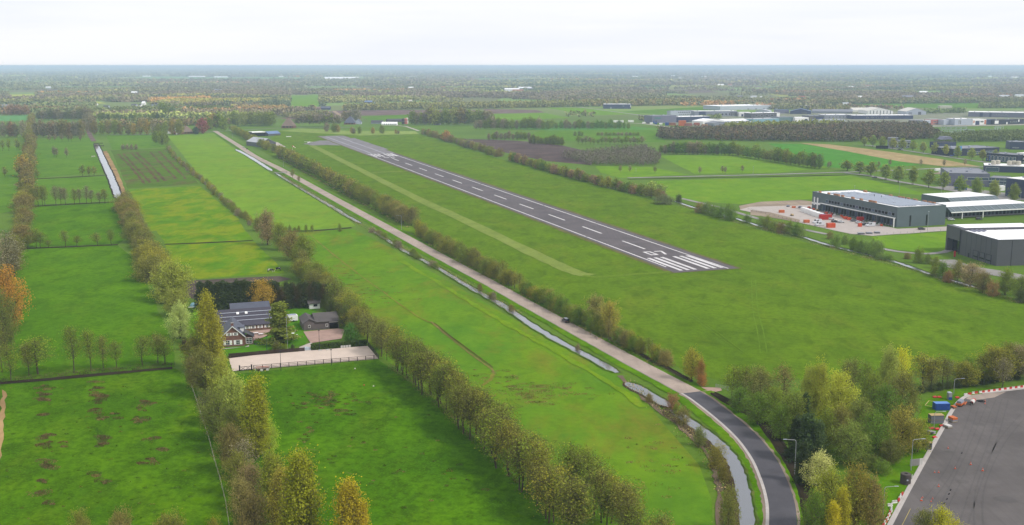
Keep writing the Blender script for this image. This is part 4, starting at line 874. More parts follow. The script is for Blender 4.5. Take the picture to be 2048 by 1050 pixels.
def woods():
    """the wooded plain from two to forty kilometres: woods, belts of trees and open fields"""
    from mathutils import noise
    clear = [[(545, 236), (660, 217), (830, 217), (1090, 217), (1090, 229), (720, 240)], [(355, 212), (464, 212), (470, 227), (378, 227)], [(1160, 213), (1400, 212), (1560, 220), (2060, 217), (2060, 250), (1380, 257), (1230, 250)], [(1640, 206), (2060, 203), (2060, 222), (1640, 216)],
             [(120, 157), (330, 153), (610, 155), (610, 160), (330, 160)], [(930, 157), (1100, 156.5), (1130, 161), (950, 162)], [(15, 187), (70, 186), (76, 199), (22, 200)], [(60, 203.5), (205, 202), (220, 209), (70, 211)], [(580, 190), (640, 189), (640, 216), (580, 217)], [(645, 154), (730, 153), (730, 160), (645, 160)],
             [(-20, 229), (64, 228), (64, 244), (-20, 245)], [(190, 205), (330, 204), (335, 228), (190, 228)], [(940, 240), (1330, 240), (1330, 262), (940, 258)], [(1090, 213), (1290, 225), (1240, 236), (1090, 230)], [(680, 188), (700, 188), (705, 194), (690, 196)]]
    clear += [[(x - w_ * .7 - 1, b - .4), (x + w_ * .7 + 1, b - .4), (x + w_ * .7 + 1, b + (b - 131) * .07), (x - w_ * .7 - 1, b + (b - 131) * .07)] for x, b, w_ in specks]
    CL = [[(p.x, p.y) for p in pl(c)] for c in clear]
    BB = [(min(p[0] for p in P), max(p[0] for p in P), min(p[1] for p in P), max(p[1] for p in P), P) for P in CL]
    def blocked(x, y): return any(q[0] < x < q[1] and q[2] < y < q[3] and inside(q[4], x, y) for q in BB)
    def inside(P, x, y):
        c = False; j = len(P) - 1
        for i in range(len(P)):
            if (P[i][1] > y) != (P[j][1] > y) and x < (P[j][0] - P[i][0]) * (y - P[i][1]) / (P[j][1] - P[i][1]) + P[i][0]: c = not c
            j = i
        return c
    pal = [(112, 112, 74), (104, 102, 72), (116, 104, 80), (108, 98, 78), (124, 122, 72), (88, 96, 66), (118, 108, 82), (104, 112, 70)]
    hot = [(158, 122, 76), (150, 146, 74), (148, 114, 84), (140, 146, 78)]
    near_ = []; far_ = []; d = 2080.0
    while d < 42000:
        half = d * .53; x = -half; far = d > 5200; step = max(7.5, d / 480)
        while x < half:
            q = d / 4200 if far else 1.0
            wood = noise.noise((x / (650 * q) + 3.1, d / (1300 * q), .3)); hue = noise.noise((x / (900 * q), d / (1500 * q), 7.7))
            ln_ = rnd.uniform(.05, .16) * d if far else rnd.uniform(90, 320)
            dense_ = .97 if wood > .05 else (.14 if not far else .3)
            if rnd.random() < dense_:
                c = pal[int((hue * .9 + .5) * 7.99) % 8] if rnd.random() < .95 else rnd.choice(hot); hh = rnd.uniform(9, 14); sl = rnd.uniform(-.08, .12)
                rows_ = 1 if far else (rnd.choice((2, 3)) if wood > .05 else 1)
                for rw in range(rows_):
                    s = 0
                    while s < ln_:
                        a = x + s + rnd.uniform(-.4, .4) * step; b = d + sl * s + rw * 9 + rnd.uniform(-.35, .35) * step
                        if abs(a) < b * .55 and not blocked(a, b):
                            cc = c if rnd.random() < .93 else rnd.choice(pal)
                            (far_ if far else near_).append((a, b, hh * rnd.uniform(.8, 1.2), rnd.uniform(.6, .9) * step, tl(cc)))
                        s += step
                x += ln_ * .9
            else: x += ln_ * 1.2
        d += max(30, d * .015) if d < 5200 else d * .02
    print('woods', len(near_), len(far_))
    mass('far_woods', near_, 14, .4); mass('horizon_woods', far_, 6, .6)
woods()
# ------------------------------------------------------------------ building materials
def M(name, c, rough=.7, var=.08, scale=.3, spec=.3, metal=0): return mat(name, rgb(*c, ILL * (.7 if 'cladding' in name else .85 if 'brick' in name else 1)), rough, var, scale, spec, metal)
def glassm(name, c, rough=.08):
    g = N(name); return g.col(rgb(*c), rough, .8)
GLASS = glassm('window_glass', (48, 54, 66)); GLASSB = glassm('blue_glass', (84, 104, 128), .12); GLASSK = glassm('black_glass', (26, 28, 36), .06)
WHT = mat('white_roof', (.8, .79, .79, 1), .6, .05, .08); WHT2 = mat('bright_roof', (.86, .86, .88, 1), .55, .03, .05); WPNT = mat('white_paint', (.8, .79, .77, 1), .5, .05, .3)
GRG = M('grey_green_cladding', (88, 100, 104), .5, .05, .2, .35); DGRY = M('dark_grey_cladding', (84, 84, 90), .5, .05, .2, .35); SEAM = M('seam_dark', (52, 52, 58), .6)
NAVY = M('navy_cladding', (52, 60, 90), .5, .06); LGRY = M('light_grey_cladding', (176, 182, 194), .5, .05); MGRY = M('mid_grey_cladding', (132, 136, 148), .5, .06); PGRY = M('purple_grey_cladding', (112, 112, 130), .5, .08)
TEAL = M('teal_cladding', (120, 160, 172), .5, .06); CREAM = M('cream_wall', (214, 206, 188), .7, .06); REDW = M('red_cladding', (176, 104, 96), .6, .1); ORNG = M('orange_paint', (228, 118, 54), .5, .1)
ROOFG = M('grey_roof', (146, 148, 158), .7, .08, .1); ROOFD = M('dark_roof', (86, 84, 88), .8, .12, .1); ROOFL = M('pale_roof', (206, 208, 214), .6, .06, .1); ROOFB = M('blue_roof', (120, 142, 184), .6, .08, .1)
BRICK = M('house_brick', (132, 94, 82), .9, .14, .9); SLATE = M('slate_roof', (92, 96, 112), .55, .1, .5, .4); TILE = M('roof_tile', (74, 70, 84), .6, .12, .6, .4); RTILE = M('red_tile', (176, 98, 74), .8, .14, .5); THATCH = M('thatch', (142, 122, 108), .95, .14, .4)
TIMBER = M('grey_timber', (124, 114, 112), .9, .16, .7); OLDROOF = M('old_felt_roof', (104, 98, 96), .9, .18, .25); DARKIN = M('dark_interior', (22, 20, 22), .9); BROWNW = M('brown_fence_wood', (72, 54, 48), .9, .15); RAILW = M('dark_rail_wood', (70, 58, 58), .8, .12)
STEEL = M('galvanised_steel', (190, 192, 192), .4, .06, .5, .5, .3); BLACK = M('black_rubber', (26, 26, 28), .8); TIMY = M('yellow_timber', (206, 178, 128), .9, .12); CONCG = M('grey_concrete', (168, 164, 160), .9, .1, .5)
BLUEP = M('blue_paint', (42, 84, 168), .4, .06); REDP = M('red_plastic', (206, 44, 34), .45, .08); WHP = M('white_plastic', (232, 228, 222), .45, .06); ORP = M('orange_plastic', (236, 92, 44), .5, .08)
PBLUE = M('pale_blue_roof', (112, 160, 236), .5)

def frame(pa, pb):
    A, B = G(*pa), G(*pb); d = B - A
    return A, math.atan2(d.y, d.x), d.length
def piece(name, m, parent, *box): return MB().box(*box).build(name, m, parent)
def window(parent, x0, x1, y, z0, z1, fm, gm=None, bars=(0, 0), d=.1, fw=.12, name='window'):
    """window on a front facing -y: frame ring with a pane set back in it"""
    mb = MB(); mb.box(x0, x0 + fw, y - d, y, z0, z1).box(x1 - fw, x1, y - d, y, z0, z1).box(x0 + fw, x1 - fw, y - d, y, z0, z0 + fw).box(x0 + fw, x1 - fw, y - d, y, z1 - fw, z1)
    for k in range(bars[0]): c = x0 + (x1 - x0) * (k + 1) / (bars[0] + 1); mb.box(c - fw / 3, c + fw / 3, y - d, y, z0 + fw, z1 - fw)
    for k in range(bars[1]): c = z0 + (z1 - z0) * (k + 1) / (bars[1] + 1); mb.box(x0 + fw, x1 - fw, y - d * .9, y, c - fw / 3, c + fw / 3)
    f = mb.build(name, fm, parent); piece('pane', gm or GLASS, f, x0 + fw, x1 - fw, y - d * .55, y - .01, z0 + fw, z1 - fw); return f
def shed(name, label, pa, pb, depth, top, wall, roofm, roof='flat', cat='building', feats=(), group=None, rise=.3, rim=True, h=None, overlap=.25, endcol=None):
    """far building from its two front foot points; roof flat, gx (ridge along the front) or gy (gable to the front)"""
    A, ang, Ln = frame(pa, pb); h = h or HT(pa[0], pa[1], top)
    o = thing(name, label, cat, A, ang, group)
    if roof == 'flat':
        piece('wall', wall, o, 0, Ln, 0, depth, 0, h)
        r = .35; mb = MB().box(r, Ln - r, r, depth - r, h, h + .06); mb.build('roof', roofm, o); [piece('roof_vent', LGRY if k % 2 else MGRY, o, Ln * (k + .4) / 5, Ln * (k + .4) / 5 + 1.8, depth * (.3 + .4 * (k % 2)), depth * (.3 + .4 * (k % 2)) + 1.6, h + .062, h + 1.1) for k in range(5 if Ln > 30 else 0)]
        MB().box(0, Ln, -.04, r, h, h + .35).box(0, Ln, depth - r, depth + .04, h, h + .35).box(-.04, r, r, depth - r, h, h + .35).box(Ln - r, Ln + .04, r, depth - r, h, h + .35).build('parapet', wall if not rim else roofm, o)
    elif roof == 'gx':
        e = h * (1 - rise); MB().prism([(0, 0), (depth, 0), (depth, e), (depth / 2, h), (0, e)], 0, Ln, 'x').build('wall', wall, o)
        mb = MB(); t = .3; q = overlap; sl = (h - e) / (depth / 2)
        for s in (0, 1):
            y0, y1 = (-q, depth / 2) if s == 0 else (depth / 2, depth + q); z0 = e - q * sl if s == 0 else h; z1 = h if s == 0 else e - q * sl
            mb.prism([(y0, z0 + .05), (y1, z1 + .05), (y1, z1 + t), (y0, z0 + t)], -q, Ln + q, 'x')
        mb.build('roof', roofm, o)
    else:
        e = h * (1 - rise); MB().prism([(0, 0), (Ln, 0), (Ln, e), (Ln / 2, h), (0, e)], 0, depth, 'y').build('wall', wall, o)
        mb = MB(); t = .3; q = overlap; sl = (h - e) / (Ln / 2)
        for s in (0, 1):
            x0, x1 = (-q, Ln / 2) if s == 0 else (Ln / 2, Ln + q); z0 = e - q * sl if s == 0 else h; z1 = h if s == 0 else e - q * sl
            mb.prism([(x0, z0 + .05), (x1, z1 + .05), (x1, z1 + t), (x0, z0 + t)], -q, depth + q, 'y')
        mb.build('roof', roofm, o)
    for nm, x0, x1, z0, z1, m in feats:
        if nm == 'window': window(o, x0 * Ln, x1 * Ln, 0, z0 * h, z1 * h, WPNT, m, d=.15, fw=.15)
        else: piece(nm, m, o, x0 * Ln, x1 * Ln, -.14, -.01, z0 * h, z1 * h)
    return o
def rowf(nm, n, x0, x1, z0, z1, m, fill=.6):
    s = (x1 - x0) / n; return [(nm, x0 + s * (k + .5 - fill / 2), x0 + s * (k + .5 + fill / 2), z0, z1, m) for k in range(n)]

# ------------------------------------------------------------------ business park in the distance
IG = 'far buildings of the business park'
shed('warehouse', 'long navy warehouse standing alone on the far meadow', (1208, 217.5), (1262, 217.5), 30, 208.5, NAVY, WHT, group=IG, feats=[('door', .24, .27, 0, .4, LGRY), ('window', .7, .74, .5, .7, GLASSB), ('panel', .97, .995, .3, .8, WPNT)])
o = shed('warehouse', 'giant white roofed hall with pale grey walls, longest in the business park', (1440, 220.5), (1597, 217), 64, 212.5, LGRY, WHT2, group=IG, feats=rowf('door', 6, .3, .9, 0, .35, MGRY, .2))
shed('office', 'dark glassy block at the right end of the giant white hall', (1594, 219), (1616, 219.5), 20, 211, ROOFD, WHT, group=IG, feats=[('window', .05, .95, .3, .7, GLASSB)])
shed('office', 'pale office block with square windows left of the wooded rows', (1341, 232), (1389, 231), 14, 222, LGRY, ROOFG, group=IG, feats=rowf('window', 9, .3, .98, .55, .85, GLASS, .6) + rowf('window', 8, .35, .95, .12, .4, GLASS, .5))
shed('warehouse', 'navy and white shed in front of the giant white hall', (1389, 233), (1474, 232.5), 25, 222.5, MGRY, WHT, group=IG, feats=[('panel', .1, .26, .1, .9, NAVY)] + rowf('window', 6, .45, .95, .2, .6, GLASS, .5) + [('panel', .83, .99, .15, .8, DGRY)])
shed('warehouse', 'white low building with dark doors right of the navy and white shed', (1478, 233), (1500, 233), 20, 225, WPNT, WHT, group=IG, feats=rowf('door', 2, .1, .9, 0, .6, NAVY, .5))
shed('warehouse', 'grey green gabled shed below the giant white hall', (1511, 225), (1538, 225.5), 25, 219, LGRY, ROOFL, 'gy', group=IG, rise=.4)
shed('warehouse', 'dark flat building with white rim and white end block', (1502, 236), (1560, 234.5), 22, 226.5, DGRY, WHT, group=IG, feats=[('panel', .88, .99, .1, .9, WPNT)] + rowf('window', 4, .1, .8, .3, .6, GLASS, .6))
shed('warehouse', 'plain blue grey shed behind the dark flat building', (1552, 227), (1578, 227), 20, 220, PGRY, ROOFB, group=IG, feats=[('door', .7, .9, 0, .5, DGRY)])
shed('warehouse', 'navy shed whose roof carries white stripes', (1580, 228), (1622, 228.5), 26, 217.5, NAVY, ROOFB, 'gy', group=IG, rise=.45, feats=[('door', .55, .8, 0, .4, DGRY)])
o = shed('warehouse', 'big grey block with a teal sign behind the timber stacks', (1304, 246), (1353, 245), 30, 232, PGRY, ROOFG, group=IG, feats=[('sign', .1, .36, .6, .76, M('teal_sign', (70, 140, 132))), ('door', .05, .1, 0, .35, BLUEP), ('door', .14, .19, 0, .35, NAVY)])
shed('warehouse', 'long navy hall with cluttered white roof right of the grey block', (1354, 245), (1419, 243.5), 26, 234, NAVY, WHT, group=IG, feats=rowf('door', 4, .1, .9, 0, .4, DGRY, .4))
shed('warehouse', 'white roofed hall with low gable beside the timber stacks', (1406, 250), (1450, 248.5), 30, 239, WPNT, WHT2, 'gy', group=IG, rise=.35, feats=[('door', .1, .25, .1, .45, BLACK)])
shed('warehouse', 'second white roofed hall, behind the grey gabled one', (1448, 248), (1498, 246.5), 28, 239.5, LGRY, WHT2, 'gx', group=IG, rise=.35)
shed('warehouse', 'grey gabled shed nearest the brown wood', (1427, 254.5), (1458, 253.5), 24, 243.5, MGRY, ROOFG, 'gy', group=IG, rise=.35)
shed('warehouse', 'low pale shed right of the grey gabled one', (1458, 253), (1504, 250.5), 20, 245, LGRY, ROOFL, group=IG, feats=rowf('door', 5, .2, .95, 0, .6, NAVY, .4))
shed('warehouse', 'long light blue hall above the green wood top', (1506, 247), (1558, 245), 24, 238.5, TEAL, ROOFL, group=IG)
shed('warehouse', 'taller teal block at the right of the light blue hall', (1558, 244.5), (1588, 243.5), 22, 235, M('dull_teal', (112, 140, 140)), ROOFG, group=IG)
shed('warehouse', 'white block with navy door right of the teal block', (1590, 244), (1617, 243.5), 20, 235.5, WPNT, WHT, group=IG, feats=[('door', .72, .92, 0, .7, NAVY)])
shed('warehouse', 'olive and navy shed behind the wood edge', (1617, 242), (1648, 241.5), 24, 232, DGRY, ROOFG, group=IG, feats=[('panel', .05, .3, .05, .9, M('olive_panel', (130, 126, 104))), ('panel', .45, .95, .05, .8, NAVY)])
shed('warehouse', 'very long grey roofed shed behind the rusty tree', (1624, 226), (1705, 227), 22, 218.5, MGRY, ROOFG, 'gx', group=IG, rise=.55)
shed('warehouse', 'flat white roofed building just left of the rusty tree', (1650, 237.5), (1702, 237), 30, 230, MGRY, WHT, group=IG, feats=rowf('window', 6, .1, .9, .3, .6, GLASS, .6))
shed('warehouse', 'low grey building half sunk behind the brown wood', (1634, 247.5), (1690, 246.5), 18, 240, LGRY, ROOFL, group=IG)
o = shed('warehouse', 'big cream white gabled hall with dark banded front', (1735, 228), (1786, 228), 62, 216, WPNT, M('cream_roof', (240, 234, 222), .6, .05, .05), 'gy', group=IG, rise=.5, feats=rowf('panel', 7, .04, .96, .02, .58, M('dark_band', (104, 110, 122)), .22))
shed('warehouse', 'cream roofed side hall left of the big gabled hall', (1706, 223), (1742, 223), 40, 216, WPNT, MATS['cream_roof'], 'gx', group=IG, rise=.6)
shed('warehouse', 'pale wing with gable at the right of the big cream hall', (1812, 229.5), (1852, 229.5), 50, 216.5, LGRY, MATS['cream_roof'], 'gy', group=IG, rise=.5, feats=[('door', .12, .3, 0, .4, MGRY), ('door', .6, .75, 0, .45, DGRY)])
shed('warehouse', 'navy walled flat hall below the big cream hall', (1706, 238.5), (1826, 238), 34, 231, NAVY, WHT, group=IG, feats=rowf('window', 5, .2, .6, .3, .6, GLASS, .4))
shed('pavilion', 'small pale canopy house right of the cream halls', (1880, 217), (1904, 217), 12, 212, CREAM, WHT, group=IG)
o = shed('warehouse', 'grey blue flat hall with dark corner strips at the right edge', (1936, 233.5), (2075, 236), 50, 224, PGRY, WHT, group=IG, feats=[('panel', .17, .215, .01, .99, NAVY), ('panel', .31, .34, .01, .99, NAVY)] + rowf('window', 4, .4, .6, .5, .68, GLASS, .6))
shed('office', 'low grey building with window band, left of the red shed', (1822, 250), (1846, 250), 14, 240.5, MGRY, ROOFL, group=IG, feats=rowf('window', 5, .1, .95, .3, .7, GLASS, .7))
shed('warehouse', 'small pale building with two dark slots', (1847, 250), (1861, 249.5), 12, 241, LGRY, WHT, group=IG, feats=rowf('door', 2, .15, .75, .1, .75, DGRY, .35))
shed('warehouse', 'dull red shed with dark slots in the business park', (1861.5, 249.5), (1884, 249), 16, 239, REDW, ROOFL, group=IG, feats=[('window', .2, .5, .5, .68, GLASS), ('window', .2, .7, .15, .3, GLASS)])
shed('warehouse', 'pale plain building right of the red shed', (1887, 250), (1908, 249.5), 16, 240, LGRY, ROOFL, group=IG)
shed('warehouse', 'large light grey block with two dark vertical slots', (1909, 250.5), (1944, 250), 24, 238, LGRY, WHT, group=IG, feats=[('window', .22, .27, .15, .8, GLASS), ('window', .31, .36, .15, .8, GLASS)])
shed('shop_building', 'white block with navy gate and orange panels', (1945, 250), (1972, 249.5), 18, 239, WPNT, WHT, group=IG, feats=[('panel', .05, .13, .35, .8, ORNG), ('door', .2, .5, .02, .75, NAVY), ('panel', .86, .98, .1, .9, ORNG), ('window', .56, .8, .45, .7, GLASS)])
shed('warehouse', 'low navy building right of the white and orange block', (1973, 249.5), (1990, 249), 16, 239, NAVY, ROOFG, group=IG)
shed('office', 'low black office with white framed windows near the right edge', (1986, 249.5), (2048, 247.5), 18, 240.5, M('navy_black', (48, 52, 68)), ROOFD, group=IG, feats=[('window', .05, .17, .2, .9, WPNT), ('panel', .42, .46, .02, .5, WPNT), ('window', .55, .75, .4, .7, GLASS), ('panel', .8, .84, .5, 1.0, WPNT)])
# timber and scrap stacks, trucks by the grey block
for i, (x, b, w_, c, d) in enumerate(((1345, 251, 14, (176, 112, 90), 'red brown timber stack left of the orange container'), (1377, 252, 16, (178, 120, 96), 'timber stack right of the orange container'), (1394, 251, 12, (186, 122, 92), 'timber stack nearest the white gabled hall'), (1410, 254, 12, (196, 150, 120), 'low pale timber stack under the white gabled hall'))):
    P = G(x, b); s = w_ / PPM(P); o = thing('timber_stack', d, 'timber stack', P, .1, 'timber stacks of the business park')
    for k in range(3): MB().box(-s / 2 + .3 * k, s / 2 - .2 * k, 0, 5, k * 1.6, k * 1.6 + 1.45).build('board_pile', M('timber_%d%d' % (i, k), tuple(v + rnd.randint(-14, 14) for v in c), .9, .2), o)
def container(label, x, b, L_, H_, W_, m, rz, name='container', cat='container', group=None, doors=True):
    o = thing(name, label, cat, G(x, b), rz, group); piece('body', m, o, -L_ / 2, L_ / 2, 0, W_, .12, H_)
    mb = MB(); n = max(3, int(L_ / .9))
    for k in range(n): x0 = -L_ / 2 + L_ * (k + .3) / n; mb.box(x0, x0 + L_ / n * .4, -.06, -.002, .3, H_ - .2)
    r = mb.build('rib_panel', m, o, 'stuff'); piece('base_rail', SEAM, o, -L_ / 2, L_ / 2, .05, W_ - .05, 0, .115)
    if doors:
        for s in (0, 1): piece('door', m, o, L_ / 2 + .003, L_ / 2 + .07, .08 + s * W_ / 2, W_ / 2 - .08 + s * W_ / 2, .25, H_ - .15)
    piece('roof', WHT if m in (WPNT, WHP) else PBLUE if 'pale blue roof' in label else m, o, -L_ / 2 + .06, L_ / 2 - .06, .06, W_ - .06, H_ + .002, H_ + .06); return o
container('orange container among the timber stacks', 1365, 252, 12, 9, 6, ORNG, .05); container('long white trailer parked at the end of the tree row', 1237, 245, 18, 4, 3, WPNT, .02, 'trailer', 'trailer'); container('second white trailer right of the first', 1262, 244.5, 10, 3.6, 3, WPNT, .02, 'trailer', 'trailer')
container('blue container left of the timber stacks', 1334, 251, 6, 5, 3, BLUEP, 0)
for x, b, m, d in ((1288, 247, WPNT, 'white'), (1296, 247.5, DGRY, 'grey'), (1303, 248, WPNT, 'second white'), (1312, 248.4, BLUEP, 'blue'), (1322, 249, WPNT, 'third white')): container(f'{d} van body in the vehicle row before the grey block', x, b, 5, 2.6, 2.2, m, .2, 'parked_van', 'van', 'vehicle row before the grey block')
# the substation: lattice gantries of posts and beams
for i, (x0, b0, x1, b1, hh) in enumerate(((1846, 262, 1868, 266, 6), (1850, 268, 1880, 272, 6), (1882, 264, 1932, 266, 9), (1884, 269, 1948, 270, 8), (1962, 266, 1990, 267, 6), (1990, 264, 2006, 264, 8), (1900, 274, 1946, 274, 7))):
    A, ang, Ln = frame((x0, b0), (x1, b1)); o = thing('substation_gantry', f'{ordw(i + 1)} grey steel gantry from the left in the substation behind the green belt' if i < 4 else f'{ordw(i - 3)} gantry from the left in the right half of the substation', 'gantry', A, ang, 'gantries of the substation')
    n = max(3, int(Ln / 7))
    for k in range(n + 1):
        MB().box(Ln * k / n - .22, Ln * k / n + .22, -.22, .22, 0, hh).build('post', LGRY, o)
        if k < n: MB().box(Ln * (k + .5) / n - .15, Ln * (k + .5) / n + .15, 5.9, 6.2, 0, hh * .8).build('post', LGRY, o)
    piece('beam', LGRY, o, 0, Ln, -.2, .2, hh, hh + .5); piece('beam', LGRY, o, 0, Ln, -.2, .2, hh * .55, hh * .55 + .35); piece('beam', LGRY, o, 0, Ln, 5.8, 6.2, hh * .8, hh * .8 + .4)

# ------------------------------------------------------------------ business park, middle distance (right edge)
MGp = 'nearer buildings of the business park'
o = shed('office', 'grey stepped office behind the far avenue trees', (1775, 296), (1821, 297), 18, 281.5, MGRY, ROOFG, group=MGp, feats=rowf('window', 5, .3, .98, .55, .8, GLASS, .8) + rowf('window', 5, .3, .98, .15, .4, GLASS, .8))
piece('upper_block', ROOFG, o, 0, 12, 3, 15, 9.9, 12.5)
container('black and orange billboard truck before the grey office', 1764, 297.5, 14, 3.6, 3, BLACK, -.25, 'billboard_trailer', 'trailer')
o = shed('office', 'navy block with a rooftop house left of the blue roofed hall', (1879, 297), (1912, 296), 18, 285.5, NAVY, ROOFD, group=MGp, feats=[('door', .05, .2, 0, .4, DGRY)])
MB().prism([(7, 10.4), (23, 10.4), (19, 14), (11, 14)], 4, 14, 'y').build('roof_house', PGRY, o)
o = shed('warehouse', 'blue grey roofed hall with a bright blue double sign', (1906, 312.5), (1998, 309), 34, 298, M('deep_navy', (44, 48, 72)), ROOFG, group=MGp, rim=True, feats=[('window', .3, .95, .2, .55, GLASSB)])
for k in range(2): piece('sign', M('sky_blue_sign', (88, 170, 240)), o, 4 + k * 4.2, 7 + k * 4.2, -.5, -.2, 3.5, 11)
piece('sign', BLUEP, o, 0, 3.4, -.5, -.2, 2.2, 6)
shed('office', 'navy glass fronted office with blue columns', (1972, 322), (2034, 327), 22, 306, M('deep_navy', (44, 48, 72)), ROOFG, group=MGp, feats=rowf('window', 8, .03, .97, .12, .75, GLASSB, .75) + [('panel', .0, .03, .02, .9, BLUEP), ('panel', .1, .13, .02, .9, BLUEP)])
shed('office', 'white banded office at the right edge', (2032, 325), (2080, 329), 20, 306, WPNT, WHT, group=MGp, feats=[('window', .02, .98, .15, .35, GLASS), ('window', .02, .98, .55, .78, GLASS)])
shed('warehouse', 'navy box at the right edge behind the white banded office', (2019, 299), (2080, 300), 24, 284, NAVY, ROOFG, group=MGp, feats=[('window', .1, .3, .2, .3, GLASS)])
o = shed('warehouse', 'low navy building with cream tanks on its white roof', (1968, 343.5), (2075, 347), 26, 331, NAVY, WHT, group=MGp, feats=[('window', .03, .28, .1, .75, GLASSB)])
for k, (x, y) in enumerate(((8, 8), (12, 12), (22, 9), (26, 12), (30, 9))): MB().lathe([(0, 6.6), (2, 6.6), (2.2, 6.8), (2.2, 10), (1.4, 10.6), (0, 10.7)], 14, (x, y)).build('tank', CREAM, o)
o = shed('warehouse', 'big purple grey flat hall behind the near avenue', (1897, 372), (1978, 374), 52, 346.5, PGRY, ROOFG, group=MGp, feats=[('window', .45, .98, .5, .72, GLASSB), ('door', .1, .16, 0, .3, DGRY)])
o = shed('office', 'glass walled wing joined to the dark navy hall', (1977, 374), (2011, 376), 20, 355.5, GLASSB, ROOFG, group=MGp, feats=rowf('panel', 4, .0, 1, .03, .97, MGRY, .12) + [('panel', 0, 1, .35, .42, LGRY), ('panel', 0, 1, .68, .75, LGRY)])
shed('warehouse', 'dark navy hall at the right edge behind the avenue tree', (2010, 392), (2085, 402), 46, 356, NAVY, WHT, group=MGp, feats=[('door', .5, .8, 0, .4, DGRY)])
container('blue container beside the purple grey hall', 1922, 380, 9, 3, 3, BLUEP, -.15); container('white delivery truck box before the navy hall', 2004, 382, 7, 4.2, 2.6, WPNT, .5, 'delivery_truck', 'truck')
field('building_yard', [(1862, 347), (1905, 341), (1968, 341), (1968, 346), (1900, 350)], Z + .03, dirt); field('building_yard', [(1860, 374), (1900, 372), (2060, 392), (2060, 402), (1980, 396), (1900, 382)], Z + .03, greyroad)
for x, b, m, d in ((1729, 338, WPNT, 'white plane shaped trailer'), (1876, 342, WPNT, 'white van'), (1885, 345, WPNT, 'white box trailer')): container(f'{d} on the bare yard by the grey road', x, b, 5, 2.2, 2.2, m, .2, 'parked_van', 'van')
container('pair of white site cabins left of the purple grey hall', 1913, 345, 14, 3.4, 5, WPNT, .1, 'site_cabin', 'cabin')

# ------------------------------------------------------------------ grey green warehouse with loading docks
A, ang, Ln = frame((1630, 420), (1793, 455)); X0, X1, D1, WH = -4.0, 87.7, 37.0, 12.3
wa = thing('warehouse', 'grey green warehouse with a row of loading docks and solar panels on its white roof', 'warehouse', A, ang)
MB().box(X0, X1, 0, D1, 5.6, WH).box(X0, X0 + 9, 0, D1, 0, 5.6).box(X0 + 9, X1 - .4, 1.2, D1, 0, 5.6).box(X1 - .4, X1, 0, D1, 0, 5.6).build('wall', GRG, wa)
for k in range(9): piece('wall_panel', GRG, wa, X0 + 15 + k * 8.3, X0 + 23.2 + k * 8.3, -.08, -.005, 9.3, WH - .06)
MB().box(X0 + .5, X1 - .5, .5, D1 - .5, WH, WH + .06).build('roof', WHT, wa)
MB().box(X0, X1, -.1, .5, WH, WH + .5).box(X0, X1, D1 - .5, D1, WH, WH + .5).box(X0, X0 + .5, .5, D1 - .5, WH, WH + .5).box(X1 - .5, X1 + .1, .5, D1 - .5, WH, WH + .5).build('parapet', GRG, wa)
for k in range(22):                                   # ribbon windows above the canopy
    x = X0 + 16 + k * 3.35; window(wa, x, x + 3.0, -.02, 6.9, 8.9, MGRY, DARKIN if k % 5 else GLASSB, d=.12, fw=.16)
piece('canopy', WPNT, wa, X0 + 11, X1 - 1, -1.6, -.12, 5.6, 6.0)
for k in range(25):                                   # dock doors and the bumpers between them
    x = X0 + 12 + k * 3.0; piece('dock_door', DARKIN if k % 3 else NAVY, wa, x, x + 2.1, 1.0, 1.19, .9, 4.4); piece('dock_bumper', CONCG, wa, x + 2.3, x + 2.75, .2, 1.15, 0, 1.1)
piece('canopy_post', WPNT, wa, X1 - 1.6, X1 - 1.0, -1.5, -.9, 0, 5.59)
n4 = MB().box(-1.4, -.2, -.5, -.12, 3.6, 9.2).box(2.4, 3.6, -.5, -.12, .2, 9.0).box(-3.6, 2.39, -.5, -.12, 4.2, 5.4).box(3.61, 6.2, -.5, -.12, 4.2, 5.4).build('facade_numeral', WPNT, wa)
for k, yy in enumerate((9.5, 22.0)): piece('window', GLASSK, wa, X1 + .005, X1 + .12, yy, yy + 1.1, .6, 7.2)
pv = M('solar_panel', (168, 178, 194), .45, .05, .3, .4); pvf = M('panel_edge', (120, 128, 140), .4)
pm = MB().prism([(0, .25), (2.15, .55), (2.15, .61), (0, .31)], 0, 3.5, 'x').mesh('solar_panel', pv)
for i in range(21):
    for j in range(12):
        if rnd.random() < .06 or (i < 3 and j > 8): continue
        q = new_obj('solar_panel', pm, wa); q.location = (X0 + 11 + i * 3.62, 5.0 + j * 2.42, WH + .07)
for k, (x, y, s) in enumerate([(6, 2, 1), (16, 2.2, 1), (24, 2, 1.6), (27, 2.2, 1.2), (32, 2.1, 1.2), (43, 2.2, 1.3), (52, 2.2, 1.2), (62, 2.3, 1.9), (66, 2.2, 1.6), (12, 34.8, 1.2), (40, 34.7, 1.4), (50, 34.5, 1.8), (53, 34.9, 1.4), (58, 34.8, 1.4), (65, 34.6, 1.8), (74, 34.8, 1.6), (79, 34.6, 1.4), (83, 34.4, 1.5), (14, 34.2, .9)]):
    m4 = Matrix.Rotation(ang, 4, 'Z'); p = A + m4 @ Vector((X0 + x, y, WH + .065))
    side = 'front edge' if y < 10 else 'back edge'; idx = k + 1 if y < 10 else k - 8
    o = thing('pallet_load', f'{ordw(idx)} cardboard pallet load from the left along the {side} of the warehouse roof', 'pallet', p, ang, 'pallet loads on the warehouse roof')
    piece('pallet', TIMY, o, -s, s, -.6, .6, 0, .15); piece('carton', M('carton', (196, 142, 104), .9, .15), o, -s * .95, s * .95, -.55, .55, .152, 1.3)
wa2 = thing('warehouse', 'low white roofed dock wing behind the grey green warehouse, farther one', 'warehouse', G(1893, 417), frame((1893, 417), (1963, 413))[1])
